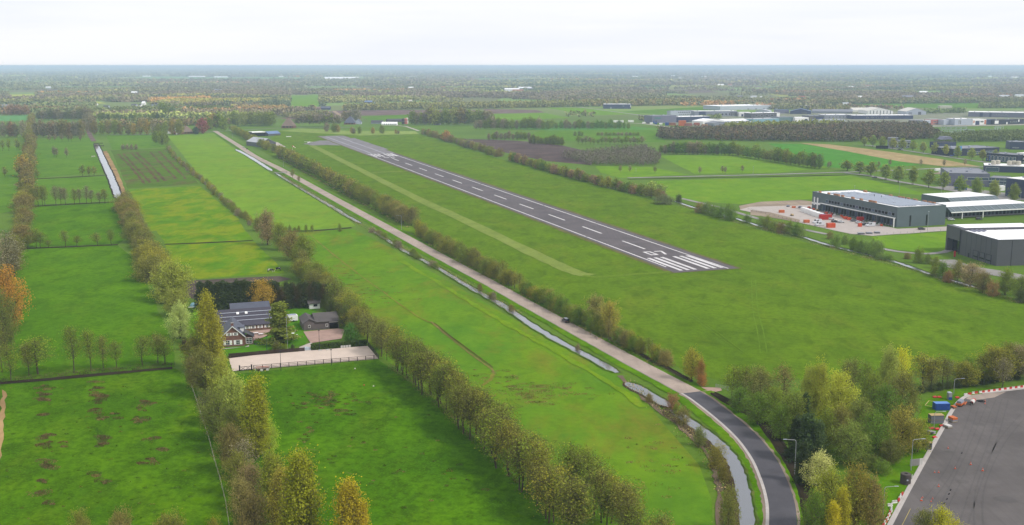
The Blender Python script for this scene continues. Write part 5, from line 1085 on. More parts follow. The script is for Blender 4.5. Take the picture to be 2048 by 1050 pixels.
def wing(o, Ln, depth, h, nd, brace):
    MB().box(0, Ln, 0, depth, h * .62, h).box(0, Ln, 1.5, depth, 0, h * .62).build('wall', GRG, o); MB().box(.3, Ln - .3, .5, depth - .3, h, h + .06).build('roof', WHT, o)
    MB().prism([(-4.5, h * .58), (-.01, h * .95), (-.01, h), (-4.5, h * .62)], 0, Ln, 'x').build('canopy_roof', GRG, o); piece('gutter', WPNT, o, 0, Ln, -4.8, -4.51, h * .55, h * .64)
    for k in range(brace): MB().tube((Ln * (k + .6) / brace, -4.4, h * .66), (Ln * (k + .35) / brace, -.1, h * 1.02), .12, .12, 5).build('stay', LGRY, o)
    for k in range(nd): x = Ln * (k + .2) / nd; piece('dock_door', DARKIN if k % 2 else SEAM, o, x, x + Ln / nd * .55, 1.3, 1.49, .8, h * .5)
    piece('dock_wall', CONCG, o, 0, Ln, .8, 1.29, 0, .8)
wing(wa2, 44, 26, 7.5, 8, 6)
A2, an2, L2_ = frame((1892, 437), (2060, 428)); wb = thing('warehouse', 'low white roofed dock wing in front, reaching the right edge', 'warehouse', A2, an2); wing(wb, L2_, 22, 7.6, 22, 11)
for k, (x) in enumerate((1911, 1957)): piece('canopy_post', WPNT, wb, 9 + k * 17, 9.5 + k * 17, -4.5, -4.0, 0, 4.1)
# yard of the warehouse
field('concrete_yard', [(1478, 420), (1500, 414), (1640, 410), (1645, 424), (1795, 458), (1895, 453), (1895, 462), (1745, 472), (1700, 468), (1640, 455), (1540, 432)], Z + .05, paving)
field('dirt_verge', [(1478, 412), (1520, 404), (1600, 400), (1630, 404), (1630, 412), (1500, 418), (1480, 420)], Z + .02, dirt)
field('dirt_verge', [(1500, 430), (1560, 438), (1600, 446), (1600, 440), (1540, 425), (1500, 420)], Z + .055, dirt)
ribbon('service_path', smooth(pl([(1362, 397), (1400, 406), (1450, 418), (1500, 433), (1560, 449), (1620, 462), (1655, 469)])), 2.2, 2.2, Z + .06, greyroad)
ribbon('service_path', smooth(pl([(1765, 498), (1800, 504), (1850, 508), (1885, 505), (1900, 500)])), 2.2, 2.2, Z + .06, greyroad)
ribbon('service_path', smooth(pl([(1880, 520), (1920, 535), (1980, 545), (2060, 560)])), 8, 6, Z + .05, greyroad)
field('grass_plot', [(1742, 474), (1895, 464), (1890, 503), (1850, 506), (1800, 501), (1760, 494)], Z + .05, fresh)
def wirefence(px, label, hgt=1.1, step=4.5, mt=None, rails=2, th=.05):
    P = dense(pl(px), step); o = thing('fence', label, 'fence', P[0]); c0 = P[0]
    for p in P: q = p - c0; MB().box(q.x - th, q.x + th, q.y - th, q.y + th, 0, hgt).build('post', mt or STEEL, o)
    for r_ in range(rails):
        z = hgt * (r_ + 1) / rails - .12; mb = MB()
        for a, b in zip(P, P[1:]): mb.tube(tuple(a - c0 + Vector((0, 0, z))), tuple(b - c0 + Vector((0, 0, z))), th * .6, None, 4, False)
        mb.build('rail', mt or STEEL, o)
    return o
wirefence([(1700, 471), (1760, 470), (1894, 463)], 'grey mesh fence along the concrete road below the warehouse', 1.6)
wirefence([(1496, 420), (1540, 431), (1600, 446), (1650, 458)], 'dark barrier fence along the ditch side of the warehouse yard', 1.5, 5, SEAM)
# rubble, stacks
for k, (x, b, w_, d) in enumerate(((1722, 469, 3.5, 'left'), (1738, 468, 3.2, 'middle'), (1754, 467, 3, 'right'))):
    o = thing('pallet_stack', f'{d} stack of grey metal frames on the ground at the front of the yard', 'stack', G(x, b), .05, 'stacks of metal frames')
    for j in range(4): MB().box(-w_ / 2 + rnd.uniform(-.3, .3), w_ / 2, -1.2, 1.2, j * .32, j * .32 + .2).build('frame_bundle', MGRY if j % 2 else TIMBER, o)
# containers and cabins of the yard
for k in range(5): container(f'white site cabin, {ordw(k + 1)} from the left in the cabin row', 1606 + k * 7.4, 424.5 + k * 2.6, 5.6, 3.0, 2.6, WPNT, ang + .1, 'site_cabin', 'cabin', 'white site cabins')
container('blue end container of the cabin row', 1643, 437.5, 3, 3.0, 2.6, BLUEP, ang + .1)
container('red container beside the blue one', 1652, 440, 8, 3.4, 2.6, REDP, .1)
for x, b, d, s in ((1564, 426, 'orange skip left on the open yard', 1), (1588, 416.5, 'small orange red skip at the back of the yard', .7), (1614, 446, 'tan orange skip by the ditch fence', 1)): container(d, x, b, 3.6 * s, 2.0 * s, 1.9 * s, ORNG, .1, 'skip', 'skip', doors=False)
for x, b, d in ((1693, 439, 'left'), (1700, 441, 'right')): container(f'{d} orange skip of the pair by the dock doors', x, b, 2.4, 1.8, 1.8, ORP, .3, 'skip', 'skip', doors=False)
container('orange plastic box standing alone in the yard', 1721, 454, 2.0, 2.2, 1.8, ORP, .2, 'skip', 'skip', doors=False)
container('red box trailer behind the white van by the docks', 1722, 443.5, 4.2, 3.0, 2.2, REDP, .2, 'trailer', 'trailer')
container('orange and grey site trailer in the middle of the yard', 1663, 456, 5.2, 2.9, 2.4, ORP, .15, 'trailer', 'trailer')

# ------------------------------------------------------------------ dark grey warehouse at the right edge
A, ang, Ln = frame((1890, 500), (1991, 532.2)); wc = thing('warehouse', 'dark grey warehouse with white roof, glass entrance and three roller doors', 'warehouse', A, ang); WH = 13.0
MB().box(.0, 14, 3.2, 44, 0, 7.2).box(0, 14, 0, 44, 7.2, WH + 1.2).box(0, 1.6, 0, 3.2, 0, 7.2).build('entrance_block', DGRY, wc); MB().box(14.02, Ln, .35, 44, 0, WH).build('wall', DGRY, wc)
MB().box(14.5, Ln - .4, .8, 43.5, WH, WH + .06).build('roof', WHT2, wc); MB().box(.6, 13.5, 3, 43.5, WH + 1.2, WH + 1.26).build('roof', WHT2, wc)
MB().box(14.02, Ln, .3, .8, WH, WH + .5).box(Ln - .4, Ln + .04, .8, 43.6, WH, WH + .5).box(14.02, Ln, 43.6, 44, WH, WH + .5).build('parapet', DGRY, wc)
for k in range(5): window(wc, 1.8 + k * 2.4, 4.1 + k * 2.4, 3.18, .1, 7.0, SEAM, GLASSK, (0, 2), d=.12)
for k, x in enumerate((27.5, 33.5, 39.5)):
    d = piece('roller_door', M('door_grey', (104, 106, 112), .5), wc, x, x + 4.3, .2, .34, 0, 4.6); MB().box(x - .18, x, .1, .34, 0, 4.8).box(x + 4.3, x + 4.48, .1, .34, 0, 4.8).box(x, x + 4.3, .1, .34, 4.6, 4.8).build('door_frame', SEAM, d); piece('door_glass', GLASSK, d, x + .2, x + 4.1, .12, .19, 1.4, 2.0)
piece('door', SEAM, wc, 22.5, 23.6, .2, .34, 0, 2.3)
for k in range(6): piece('wall_seam', SEAM, wc, 20 + k * 4.6, 20.12 + k * 4.6, .3, .345, 0 if k in (0, 1) else 5.2, WH)
piece('corner_strip', SEAM, wc, 13.7, 14.3, -.05, .0, 0, WH)
for k in range(4): piece('wall_seam', SEAM, wc, Ln + .002, Ln + .05, 8 + 9 * k, 8.35 + 9 * k, 0, WH)
for k in range(3): MB().prism([(4 + k * 2.6, WH + .08), (5.8 + k * 2.6, WH + .75), (5.8 + k * 2.6, WH + .8), (4 + k * 2.6, WH + .16)], 15.5, 21, 'x').build('rooflight', PGRY, wc)
piece('roof_seam', ROOFL, wc, 14.6, Ln - .5, 19, 19.25, WH + .062, WH + .12)
o = thing('totem_sign', 'red totem beside the glass entrance of the dark grey warehouse', 'sign', G(1909, 514)); piece('panel', REDP, o, -.5, .5, -.15, .15, .3, 3.2); piece('foot', SEAM, o, -.4, .4, -.2, .2, 0, .299)

# ------------------------------------------------------------------ horse farm
FA = .33
def local(o_, ang_, x, y, z=0): return o_ + Vector((math.cos(ang_) * x - math.sin(ang_) * y, math.sin(ang_) * x + math.cos(ang_) * y, z))
A, ang, Ln = frame((432, 667), (546, 658)); bn = thing('farm_building', 'long brick farm wing with dark roof bands behind the gabled house', 'farm building', A, FA); Ln = 22.0
MB().prism([(0, 0), (14, 0), (14, 2.5), (7, 7.2), (0, 2.5)], 0, Ln, 'x').build('wall', BRICK, bn)
sl = 4.7 / 7
for s in (1, 0):
    for k in range(4):                               # four roof bands a side, each with a pale joint
        y0, y1 = k * 1.75 - (.5 if k == 0 else -.06), (k + 1) * 1.75
        f = (lambda y: y) if s else (lambda y: 14 - y)
        MB().prism([(f(y0), 2.55 + y0 * sl), (f(y1), 2.55 + y1 * sl), (f(y1), 2.75 + y1 * sl), (f(y0), 2.75 + y0 * sl)], -.3, Ln + .3, 'x').build('roof_band', TILE, bn)
        if k: MB().prism([(f(y0 - .1), 2.78 + y0 * sl), (f(y0 + .08), 2.78 + (y0 + .1) * sl), (f(y0 + .08), 2.86 + (y0 + .1) * sl), (f(y0 - .1), 2.86 + y0 * sl)], 2, Ln, 'x').build('roof_joint', LGRY, bn)
for x in (8.2, 11.4): MB().prism([(4.4, 2.9 + 4.4 * sl), (5.3, 2.9 + 5.3 * sl), (5.3, 3.0 + 5.3 * sl), (4.4, 3.0 + 4.4 * sl)], x, x + .95, 'x').build('skylight', WPNT, bn)
def shutters(o_, x0, x1, y, z0, z1, w_=.55, name='shutter'):
    for a in (x0 - w_ - .03, x1 + .03): piece(name, WPNT, o_, a, a + w_, y - .07, y - .005, z0, z1)
for k, x in enumerate((11.2, 13.4, 16.0, 18.6)): window(bn, x, x + .95, 0, .9, 2.0, WPNT, GLASS, (1, 1), d=.08, fw=.09); shutters(bn, x, x + .95, 0, .9, 2.0, .5)
b2 = thing('farm_building', 'second dark slate roofed barn behind the long farm wing', 'farm building', local(A, FA, 7.2, 16.5), FA)
MB().prism([(0, 0), (11, 0), (11, 2.6), (5.5, 6.3), (0, 2.6)], 0, 15, 'x').build('wall', BRICK, b2)
for s in (0, 1): MB().prism([(-.4, 2.35), (5.5, 6.35), (5.5, 6.55), (-.4, 2.55)] if s == 0 else [(5.5, 6.35), (11.4, 2.35), (11.4, 2.55), (5.5, 6.55)], -.3, 15.3, 'x').build('roof_slope', SLATE, b2)
A, ang, Ln = frame((443.5, 694.8), (488.8, 692.8)); hs_ = thing('farmhouse', 'brick farmhouse gable with white shutters and blue grey roof', 'house', A, .25); W8 = 8.0
MB().prism([(0, 0), (W8, 0), (W8, 3.7), (W8 / 2, 7.4), (0, 3.7)], 0, 15.5, 'y').build('wall', BRICK, hs_)
for s in (0, 1): MB().prism([(-.45, 3.35), (W8 / 2, 7.45), (W8 / 2, 7.65), (-.45, 3.55)] if s == 0 else [(W8 / 2, 7.45), (W8 + .45, 3.35), (W8 + .45, 3.55), (W8 / 2, 7.65)], -.3, 15.8, 'y').build('roof_slope', SLATE, hs_)
for s in (0, 1): MB().prism([(-.5, 3.2), (W8 / 2, 7.4), (W8 / 2, 7.7), (-.5, 3.5)] if s == 0 else [(W8 / 2, 7.4), (W8 + .5, 3.2), (W8 + .5, 3.5), (W8 / 2, 7.7)], -.42, -.305, 'y').build('barge_board', WPNT, hs_)
for x in (1.45, 5.05): window(hs_, x, x + 1.45, 0, .75, 2.4, WPNT, GLASSK, (1, 1), d=.1, fw=.1); shutters(hs_, x, x + 1.45, 0, .75, 2.4, .75)
for x in (2.2, 4.45): window(hs_, x, x + 1.0, 0, 4.15, 5.15, WPNT, GLASS, (1, 1), d=.1, fw=.09); shutters(hs_, x, x + 1.0, 0, 4.15, 5.15, .42)
ch = MB().box(3.55, 4.45, 1.2, 2.0, 6.9, 8.4).build('chimney', BRICK, hs_); MB().box(3.45, 4.55, 1.1, 2.1, 8.4, 8.55).build('chimney_cap', CONCG, ch)
dm = MB().box(6.6, 8.0, 4.2, 7.4, 3.8, 6.0).build('dormer', WPNT, hs_); MB().box(5.2, 8.3, 3.9, 7.7, 6.0, 6.2).build('dormer_roof', SLATE, dm)
pr = MB().box(8.05, 11.2, 1.6, 6.0, 0, 2.9).build('porch', BRICK, hs_); window(pr, 8.5, 10.8, 1.6, .5, 2.6, WPNT, GLASSK, (1, 2), d=.1, fw=.14)
MB().prism([(8.0, 4.7), (11.6, 2.8), (11.6, 3.0), (8.0, 4.9)], 1.2, 6.4, 'y').build('porch_roof', ROOFD, pr)
# timber stable
A, ang, Ln = frame((607.5, 661.6), (675, 655.7)); st = thing('stable', 'weathered grey timber stable with a dark open bay', 'stable', A, FA)
MB().prism([(0, 0), (11.5, 0), (11.5, 2.7), (7, 4.9), (0, 3.0)], 4.6, 13.6, 'x').build('wall', TIMBER, st); MB().prism([(0, 0), (4.58, 0), (4.58, 3.0), (2.3, 4.3), (0, 2.8)], -.02, 11, 'y').build('gable_wing', TIMBER, st)
for q in ([(-.5, 2.95), (7, 4.98), (7, 5.12), (-.5, 3.1)], [(7, 4.98), (11.9, 2.6), (11.9, 2.75), (7, 5.12)]): MB().prism(q, 4.4, 14, 'x').build('roof_slope', OLDROOF, st)
for q in ([(-.4, 2.62), (2.3, 4.38), (2.3, 4.54), (-.4, 2.8)], [(2.3, 4.38), (5.2, 2.9), (5.2, 3.06), (2.3, 4.54)]): MB().prism(q, -.4, 11.4, 'y').build('roof_slope', OLDROOF, st)
piece('open_bay', DARKIN, st, 9.9, 13.2, -.06, -.005, .05, 2.5); piece('bay_lintel', WPNT, st, 9.8, 13.3, -.12, -.005, 2.5, 2.75)
for x in (1.7, 8.4): window(st, x, x + .9, -.02, 1.0, 2.1, WPNT, GLASSK, (0, 0), d=.08, fw=.1)
for k in range(22): piece('board', TIMBER, st, .1 + k * .44, .46 + k * .44, -.055 - (k % 2) * .01, -.025, .03, 2.55 if k * .44 < 9.2 else .1)
vt = thing('shed', 'little white shed with a tilted dark roof behind the stable', 'shed', G(619, 618.5), FA)
piece('wall', WPNT, vt, 0, 4.4, 0, 3.0, 0, 2.2); MB().prism([(-.5, 2.25), (3.6, 3.3), (3.6, 3.45), (-.5, 2.4)], -.6, 4.9, 'x').build('roof', OLDROOF, vt); piece('opening', DARKIN, vt, 1.7, 3.3, -.05, -.004, 1.0, 2.0)
tr = thing('horse_trailer', 'white horse trailer parked left of the stable', 'trailer', G(585, 644), FA)
MB().prism([(-2.2, .5), (2.2, .5), (2.2, 2.4), (1.6, 2.75), (-1.8, 2.75), (-2.2, 2.2)], 0, 2.2, 'y').build('body', WPNT, tr); piece('roof', M('lilac_roof', (176, 180, 204)), tr, -1.7, 1.5, .1, 2.1, 2.752, 2.85)
for x in (-.7, .5): MB().tube((x, -.05, .38), (x, .15, .38), .36, None, 10).build('wheel', BLACK, tr)
MB().tube((2.2, 1.1, .55), (3.6, 1.1, .5), .06).build('tow_bar', SEAM, tr)
# yard, patio, paths
field('brick_yard', [(607, 664), (676, 657.5), (690, 660), (683, 678), (622, 687), (614, 676)], Z + .08, brickpave, .1); field('side_track', [(655, 600), (672, 632), (690, 655), (704, 654), (690, 625), (668, 596)], Z + .06, soil('brown_track', (118, 96, 78), 0, .4))
field('patio', [(489, 680), (500, 663), (544, 659), (533, 673), (490, 688)], Z + .08, brickpave, .1); field('path', [(599, 695), (622, 686), (627, 690), (622, 702), (598, 704)], Z + .08, paving, .1); field('path', [(440, 698), (489, 695), (498, 691), (498, 694), (440, 700)], Z + .075, paving, .05)
field('flower_bed', [(455, 714), (520, 706), (590, 699), (590, 702), (520, 710), (456, 718)], Z + .085, mud, .1)
ar = G(472, 742.6); AA = .3202
def AP(x, y, z=0): return local(ar, AA, x, y, z)
field('arena', None, Z + .08, sand, .08, 6, pts=[AP(-1.2, 0), AP(48, 0), AP(47.6, 18.2), AP(-1.2, 18)])
fn = thing('arena_fence', 'dark post and rail fence round the near and right sides of the sandy riding arena', 'fence', ar, AA)
pts = [(k * 2.9, 0) for k in range(2, 17)] + [(48, 0)] + [(47.9, k * 2.9) for k in range(1, 7)]
for x, y in pts: MB().box(x - .1, x + .1, y - .1, y + .1, 0, 1.55).build('post', RAILW, fn)
for z in (.45, .9, 1.4): piece('rail', RAILW, fn, 5.6, 48, -.05, .03, z, z + .13); piece('rail', RAILW, fn, 47.88, 47.96, .05, 17.6, z, z + .13)
gt = thing('field_gate', 'dark cross braced gate between two thick posts at the arena corner', 'gate', AP(1.2, 0), AA)
for x in (0, 3.9): piece('gate_post', BLACK, gt, x - .22, x + .22, -.22, .22, 0, 1.9)
for z in (.25, 1.3): piece('bar', RAILW, gt, .3, 3.6, -.05, .05, z, z + .12)
for x in (.3, 1.95): MB().tube((x, 0, .3), (x + 1.6, 0, 1.35), .06, None, 4).build('brace', RAILW, gt); MB().tube((x, 0, 1.35), (x + 1.6, 0, .3), .06, None, 4).build('brace', RAILW, gt)
f2 = thing('board_fence', 'dark brown closed board fence along the garden side of the arena', 'fence', AP(-1, 18.4), AA)
for k in range(11): piece('post', BROWNW, f2, k * 2.6 - .1, k * 2.6 + .1, -.1, .1, 0, 1.5)
for z in (.2, .62, 1.04): piece('board', BROWNW, f2, 0, 26, -.06, .06, z, z + .36)
cl = new_obj('clipped_hedge', None); cl.location = AP(27.5, 19.0); cl.rotation_euler = (0, 0, AA); tag(cl, 'clipped dark green hedge between arena and brick yard', 'hedge')
def hedge_part(L_, W_, H_, n, seed, parent, c):
    r = np.random.default_rng(seed); p = r.uniform(size=(n, 3)) * [L_, W_, H_]; k = r.integers(0, 4, n); p[k == 0, 2] = H_; p[k == 1, 1] = 0; p[k == 2, 1] = W_
    p += r.normal(size=(n, 3)) * .06; p[:, 2] = np.maximum(p[:, 2], .05); q = new_obj('foliage', pymesh('hedge_foliage', quads(p, .22, r), n, [LEAF]), parent); q.color = tint(c, 0)
    MB().box(.15, L_ - .15, .12, W_ - .12, 0, H_ - .15).build('stems', M('hedge_core', (48, 54, 30), 1), parent)
hedge_part(20, 1.3, 2.0, 5200, 5, cl, (66, 84, 34))
# garden things
def table_set(x, b, d):
    o = thing('garden_table', f'pale garden table with benches on the brick patio, {d} one', 'table', G(x, b), FA, 'patio tables')
    piece('tabletop', WPNT, o, -.9, .9, -.4, .4, .7, .76); 
    for y in (-.75, .6): piece('bench', TIMBER, o, -.9, .9, y, y + .25, .42, .48)
    for sx in (-.8, .72):
        for sy in (-.35, .27): piece('leg', TIMBER, o, sx, sx + .08, sy, sy + .08, 0, .699)
        for sy in (-.7, .65): piece('leg', TIMBER, o, sx, sx + .08, sy, sy + .08, 0, .419)
table_set(512, 669, 'left'); table_set(522, 671, 'right')
def chairp(x, b, d):
    o = thing('garden_chair', f'white plastic garden chair on the lawn behind the cedar, {d}', 'chair', G(x, b), rnd.uniform(0, 6), 'white garden chairs')
    piece('seat', WPNT, o, -.28, .28, -.28, .28, .4, .46); piece('backrest', WPNT, o, -.28, .28, .24, .3, .461, 1.0)
    for sx in (-.26, .2):
        for sy in (-.26, .2): piece('leg', WPNT, o, sx, sx + .06, sy, sy + .06, 0, .399)
for x, b, d in ((583, 666, 'farthest left'), (589, 665, 'farthest right'), (580, 675, 'front left'), (587, 674.5, 'front middle'), (594, 674, 'front right')): chairp(x, b, d)
o = thing('garden_table', 'white round table between the garden chairs on the lawn', 'table', G(586, 670)); MB().lathe([(0, .7), (.6, .7), (.6, .75), (0, .76)], 12).build('tabletop', WPNT, o); MB().lathe([(.06, 0), (.06, .69)], 6).build('leg', WPNT, o)
o = thing('trampoline', 'round dark trampoline mat set in the front lawn', 'trampoline', G(520, 688)); MB().lathe([(0, .05), (1.5, .05), (1.7, .12), (1.85, .05), (1.85, 0)], 20).build('mat', M('trampoline_mat', (104, 106, 106)), o); MB().lathe([(1.85, 0), (1.95, .1), (2.05, 0)], 20).build('rim', SEAM, o)
o = thing('tunnel_tent', 'small teal dome tent beside the dark conifer hedge', 'tent', G(388, 613)); MB().lathe([(1.7, 0), (1.6, .8), (1.1, 1.5), (0, 1.8)], 14).build('dome', TEAL, o); piece('skirt', WPNT, o, -1.9, 1.9, -1.9, -1.6, 0, .25)
for x, b, t, d, c in ((575, 697, 635, 'tall grey lamp pole in the garden bed', STEEL), (639, 701.5, 661, 'slim dark lamp pole before the clipped hedge', SEAM), (562, 742, 703, 'slim dark lamp pole on the arena fence, left one', SEAM), (663, 731, 700, 'slim dark lamp pole on the arena fence, right one', SEAM), (534, 706, 673, 'green lantern post on the front lawn', M('lantern_green', (54, 92, 84)))):
    h = HT(x, b, t); o = thing('lamp_pole', d, 'lamp', G(x, b)); MB().tube((0, 0, 0), (0, 0, h), .1, .06, 8).build('pole', c, o); piece('lamp_head', c, o, -.3, .3, -.15, .15, h, h + .22)
# jump poles and blocks by the arena
o = thing('jump_stand', 'red and white show jump poles with blocks stacked at the fence by the gate', 'jump', AP(6.2, -1.0), AA)
for k in range(4): MB().tube((0, -.15 * k, .45 + .25 * k), (4.6, -.15 * k, .45 + .25 * k), .06, None, 6).build('jump_pole', ORP if k % 2 else WHP, o)
for x in (0, 4.6): piece('upright', WHP, o, x - .06, x + .06, -.3, .3, 0, 1.5)
for k in range(4): piece('block', WHP if k % 2 else BROWNW, o, .6 + k * .95, 1.4 + k * .95, -1.3, -.8, 0, .5)
o = thing('jump_block', 'white blue tarpaulin bundle at the arena gate', 'tarpaulin', AP(24.5, 19.2), AA); MB().prism([(0, 0), (3, 0), (2.8, .8), (1.4, 1.2), (.2, .9)], 0, 1.2, 'y').build('cover', M('pale_tarp', (206, 220, 230)), o); piece('pallet', TIMBER, o, -.1, 3.1, -.1, 1.3, -.0, .05)
for k, (x, y) in enumerate(((29.6, 16.6), (32.3, 16.6))): o = thing('jump_block', f'{"left" if k == 0 else "right"} white block lying on the arena sand', 'jump block', AP(x, y), AA, 'white blocks on the arena'); MB().prism([(0, 0), (1.5, 0), (1.3, .5), (.2, .5)], 0, .6, 'y').build('block', WHP, o)
o = thing('jump_stand', 'cream jump wings lined up before the clipped hedge', 'jump', AP(38.0, 18.6), AA)
for k in range(4): piece('wing', WHP, o, k * .95, k * .95 + .75, 0, .3, 0, .9)

# ------------------------------------------------------------------ airfield buildings
shed('hangar', 'aircraft hangar with a grey white gabled roof beside the road', (522, 294.5), (552, 293), 42, 278, DGRY, ROOFL, 'gy', 'hangar', rise=.5)
field('apron', [(545, 284), (556, 285), (571, 294), (552, 296), (540, 290)], Z + .07, paving)
shed('shed', 'open fronted dark shed with white roof edge behind the hangar', (504, 273), (531, 272), 14, 264.5, DARKIN, WHT, cat='shed', feats=[('panel', 0, 1, .86, 1.0, WPNT)])
shed('shed', 'blue white roofed shed right of the dark open shed', (537, 272), (561, 270.5), 14, 263.5, DGRY, ROOFB, 'gx', 'shed', rise=.55)
for x, b, d in ((500, 273, 'left'), (507, 276, 'right'), (577, 274, 'long low')): container(f'{d} white trailer on the grass by the airfield sheds', x, b, 5 if d != 'long low' else 7, 2.3 if d != 'long low' else .9, 2.2, WPNT, .1, 'trailer', 'trailer', 'white trailers by the sheds')
ac = thing('light_aircraft', 'white high wing light aircraft parked on the apron by the runway end', 'aircraft', G(617, 287), -.25)
def plane():
    mb = MB(); st_ = [(-4.0, .08, 1.1, 1.35), (-2.2, .35, .75, 1.5), (0, .55, .5, 2.05), (1.4, .55, .5, 2.1), (2.4, .45, .6, 1.5), (3.2, .2, .8, 1.2)]; n = 8; i0 = 0
    for x, hw, z0, z1 in st_:
        for k in range(n): t = 2 * math.pi * k / n; mb.v.append((hw * math.cos(t), -x, (z0 + z1) / 2 + (z1 - z0) / 2 * math.sin(t)))
    for j in range(len(st_) - 1):
        for k in range(n): mb.f.append((j * n + k, j * n + (k + 1) % n, (j + 1) * n + (k + 1) % n, (j + 1) * n + k)); mb.mi.append(0)
    mb.f.append(tuple(range(n))); mb.f.append(tuple(range(5 * n + n - 1, 5 * n - 1, -1))); mb.mi += [0, 0]; mb.build('fuselage', WPNT, ac)
    for s in (-1, 1): MB().box(min(0, s * 5.6), max(0, s * 5.6), -1.0, .5, 2.1, 2.28).build('wing', WPNT, ac); MB().tube((s * .5, -.2, .7), (s * 2.6, -.2, 2.1), .05, None, 4).build('strut', LGRY, ac)
    piece('tailplane', WPNT, ac, -1.7, 1.7, 3.4, 4.2, 1.3, 1.38); MB().prism([(3.2, 1.35), (4.3, 1.35), (4.5, 2.7), (4.0, 2.7)], -.06, .06, 'x').build('fin', WPNT, ac)
    for x, y in ((-1.1, .3), (1.1, .3), (0, -2.0)): MB().tube((x - .08, y, .28), (x + .08, y, .28), .28, None, 10).build('wheel', BLACK, ac); MB().tube((x, y, .28), (x * .4, y, .8), .05, None, 4).build('gear_leg', LGRY, ac)
    piece('propeller', SEAM, ac, -.08, .08, -3.3, -3.22, .2, 1.9); piece('windscreen', GLASS, ac, -.4, .4, -1.55, -1.3, 1.5, 1.95)
plane()
ws = thing('windsock', 'red and white windsock on a white pole beside the mown strip', 'windsock', G(585, 302)); MB().tube((0, 0, 0), (0, 0, 6.2), .12, .08, 8).build('pole', WPNT, ws)
for k in range(4): MB().tube((.1 + k * .85, 0, 6.0 - k * .55), (.95 + k * .85, 0, 5.45 - k * .55), .75 - k * .1, .66 - k * .1, 10, False).build('sleeve', REDP if k % 2 == 0 else WPNT, ws)

# ------------------------------------------------------------------ farms and houses in the distance
FH = 'distant farmhouses and barns'
def pyramid(label, pa, pb, depth, top, roofm, wall=BRICK):
    A, ang, Ln = frame(pa, pb); h = HT(pa[0], pa[1], top); o = thing('farmhouse', label, 'farmhouse', A, ang, FH); e = h * .22
    piece('wall', wall, o, 0, Ln, 0, depth, 0, e); mb = MB(); q = .5; t = [(Ln * .42, depth * .45, h), (Ln * .58, depth * .45, h), (Ln * .58, depth * .55, h), (Ln * .42, depth * .55, h)]; b = [(-q, -q, e), (Ln + q, -q, e), (Ln + q, depth + q, e), (-q, depth + q, e)]
    for k in range(4): mb.face(b[k], b[(k + 1) % 4], t[(k + 1) % 4], t[k])
    mb.face(*t); mb.face(*reversed(b)); mb.build('roof', roofm, o)
    for k in range(3): piece('window', GLASS, o, Ln * (.15 + .27 * k), Ln * (.28 + .27 * k), -.1, -.004, e * .3, e * .9)
    ch = piece('chimney', BRICK, o, Ln * .48, Ln * .52, depth * .47, depth * .53, h + .002, h + 1.4); return o
pyramid('farm with a tall thatched pyramid roof beyond the airfield', (563, 256.5), (587, 256.5), 22, 236.5, THATCH); pyramid('slate roofed pyramid farm right of the dirt track end', (688, 249), (710, 249), 22, 233.5, SLATE)
shed('farmhouse', 'slate gabled house joined to the slate farm', (709, 248.5), (722, 248.5), 14, 238.5, LGRY, SLATE, 'gy', 'farmhouse', group=FH, rise=.6)
shed('barn', 'long white low barn with dark windows on the far farm', (763, 250.5), (794, 250.5), 14, 244.5, WPNT, WHT, 'gx', 'barn', rowf('window', 6, .12, .95, .15, .55, GLASS, .5), FH, .5)
shed('barn', 'long dark barn behind the white low barn', (742, 247.5), (765, 247.5), 14, 241, MGRY, ROOFD, 'gx', 'barn', (), FH, .5); shed('barn', 'dark roofed barn beside the silos', (776, 244.5), (806, 244), 18, 238.5, ROOFD, ROOFD, 'gx', 'barn', (), FH, .5)
for k, x in enumerate((807, 811.5)): o = thing('silo', f'{"dark left" if k == 0 else "brown right"} round silo beside the far barn', 'silo', G(x, 248)); MB().lathe([(3.2, 0), (3.2, 8.5), (1.5, 10), (0, 10.2)], 14).build('shell', REDW if k else ROOFD, o); MB().lathe([(3.25, 4), (3.35, 4.1), (3.25, 4.2)], 14).build('hoop', LGRY, o)
o = thing('silo', 'slim white silo at the right end of the far farm', 'silo', G(814.5, 247)); MB().lathe([(1.6, 0), (1.6, 9.5), (0, 10.5)], 12).build('shell', WPNT, o); MB().lathe([(1.65, 5), (1.75, 5.1), (1.65, 5.2)], 12).build('hoop', LGRY, o)
shed('farmhouse', 'small white gabled house in front of the long tree row', (867, 249.5), (880, 249.5), 12, 239.5, WPNT, ROOFG, 'gy', 'farmhouse', rowf('window', 2, .2, .8, .2, .5, GLASS, .4), FH, .55)
shed('farmhouse', 'dark slate house at the head of the road', (329, 267), (341, 267), 12, 258.5, WPNT, TILE, 'gy', 'farmhouse', (), FH, .7); pyramid('brown thatched barn left of the copper beech', (366, 268), (388, 267), 18, 252, THATCH)
shed('barn', 'low brick barn with white door beside the thatched barn', (350, 269), (366, 268.5), 10, 263, BRICK, RTILE, 'gx', 'barn', [('door', .15, .3, 0, .8, WPNT)], FH, .5)
o = thing('silo', 'small white feed silo behind the low brick barn', 'silo', G(351, 263)); MB().lathe([(.4, 0), (1.3, 1.6), (1.3, 5), (0, 5.8)], 12).build('shell', WPNT, o); MB().lathe([(1.35, 3), (1.42, 3.1), (1.35, 3.2)], 12).build('hoop', LGRY, o)
shed('barn', 'brick barn with a bright white roof edge at the far left', (108, 214.5), (130, 214.5), 20, 209.5, BRICK, WHT, 'gy', 'barn', (), FH, .45); shed('house', 'red roofed house right of the grove by the dirt track', (184, 210.5), (193, 210.5), 12, 206, WPNT, RTILE, 'gx', 'house', (), FH, .6)
shed('barn', 'long grey shed at the far left edge', (-12, 216), (30, 216), 18, 209, MGRY, ROOFG, 'gx', 'barn', (), FH, .5)
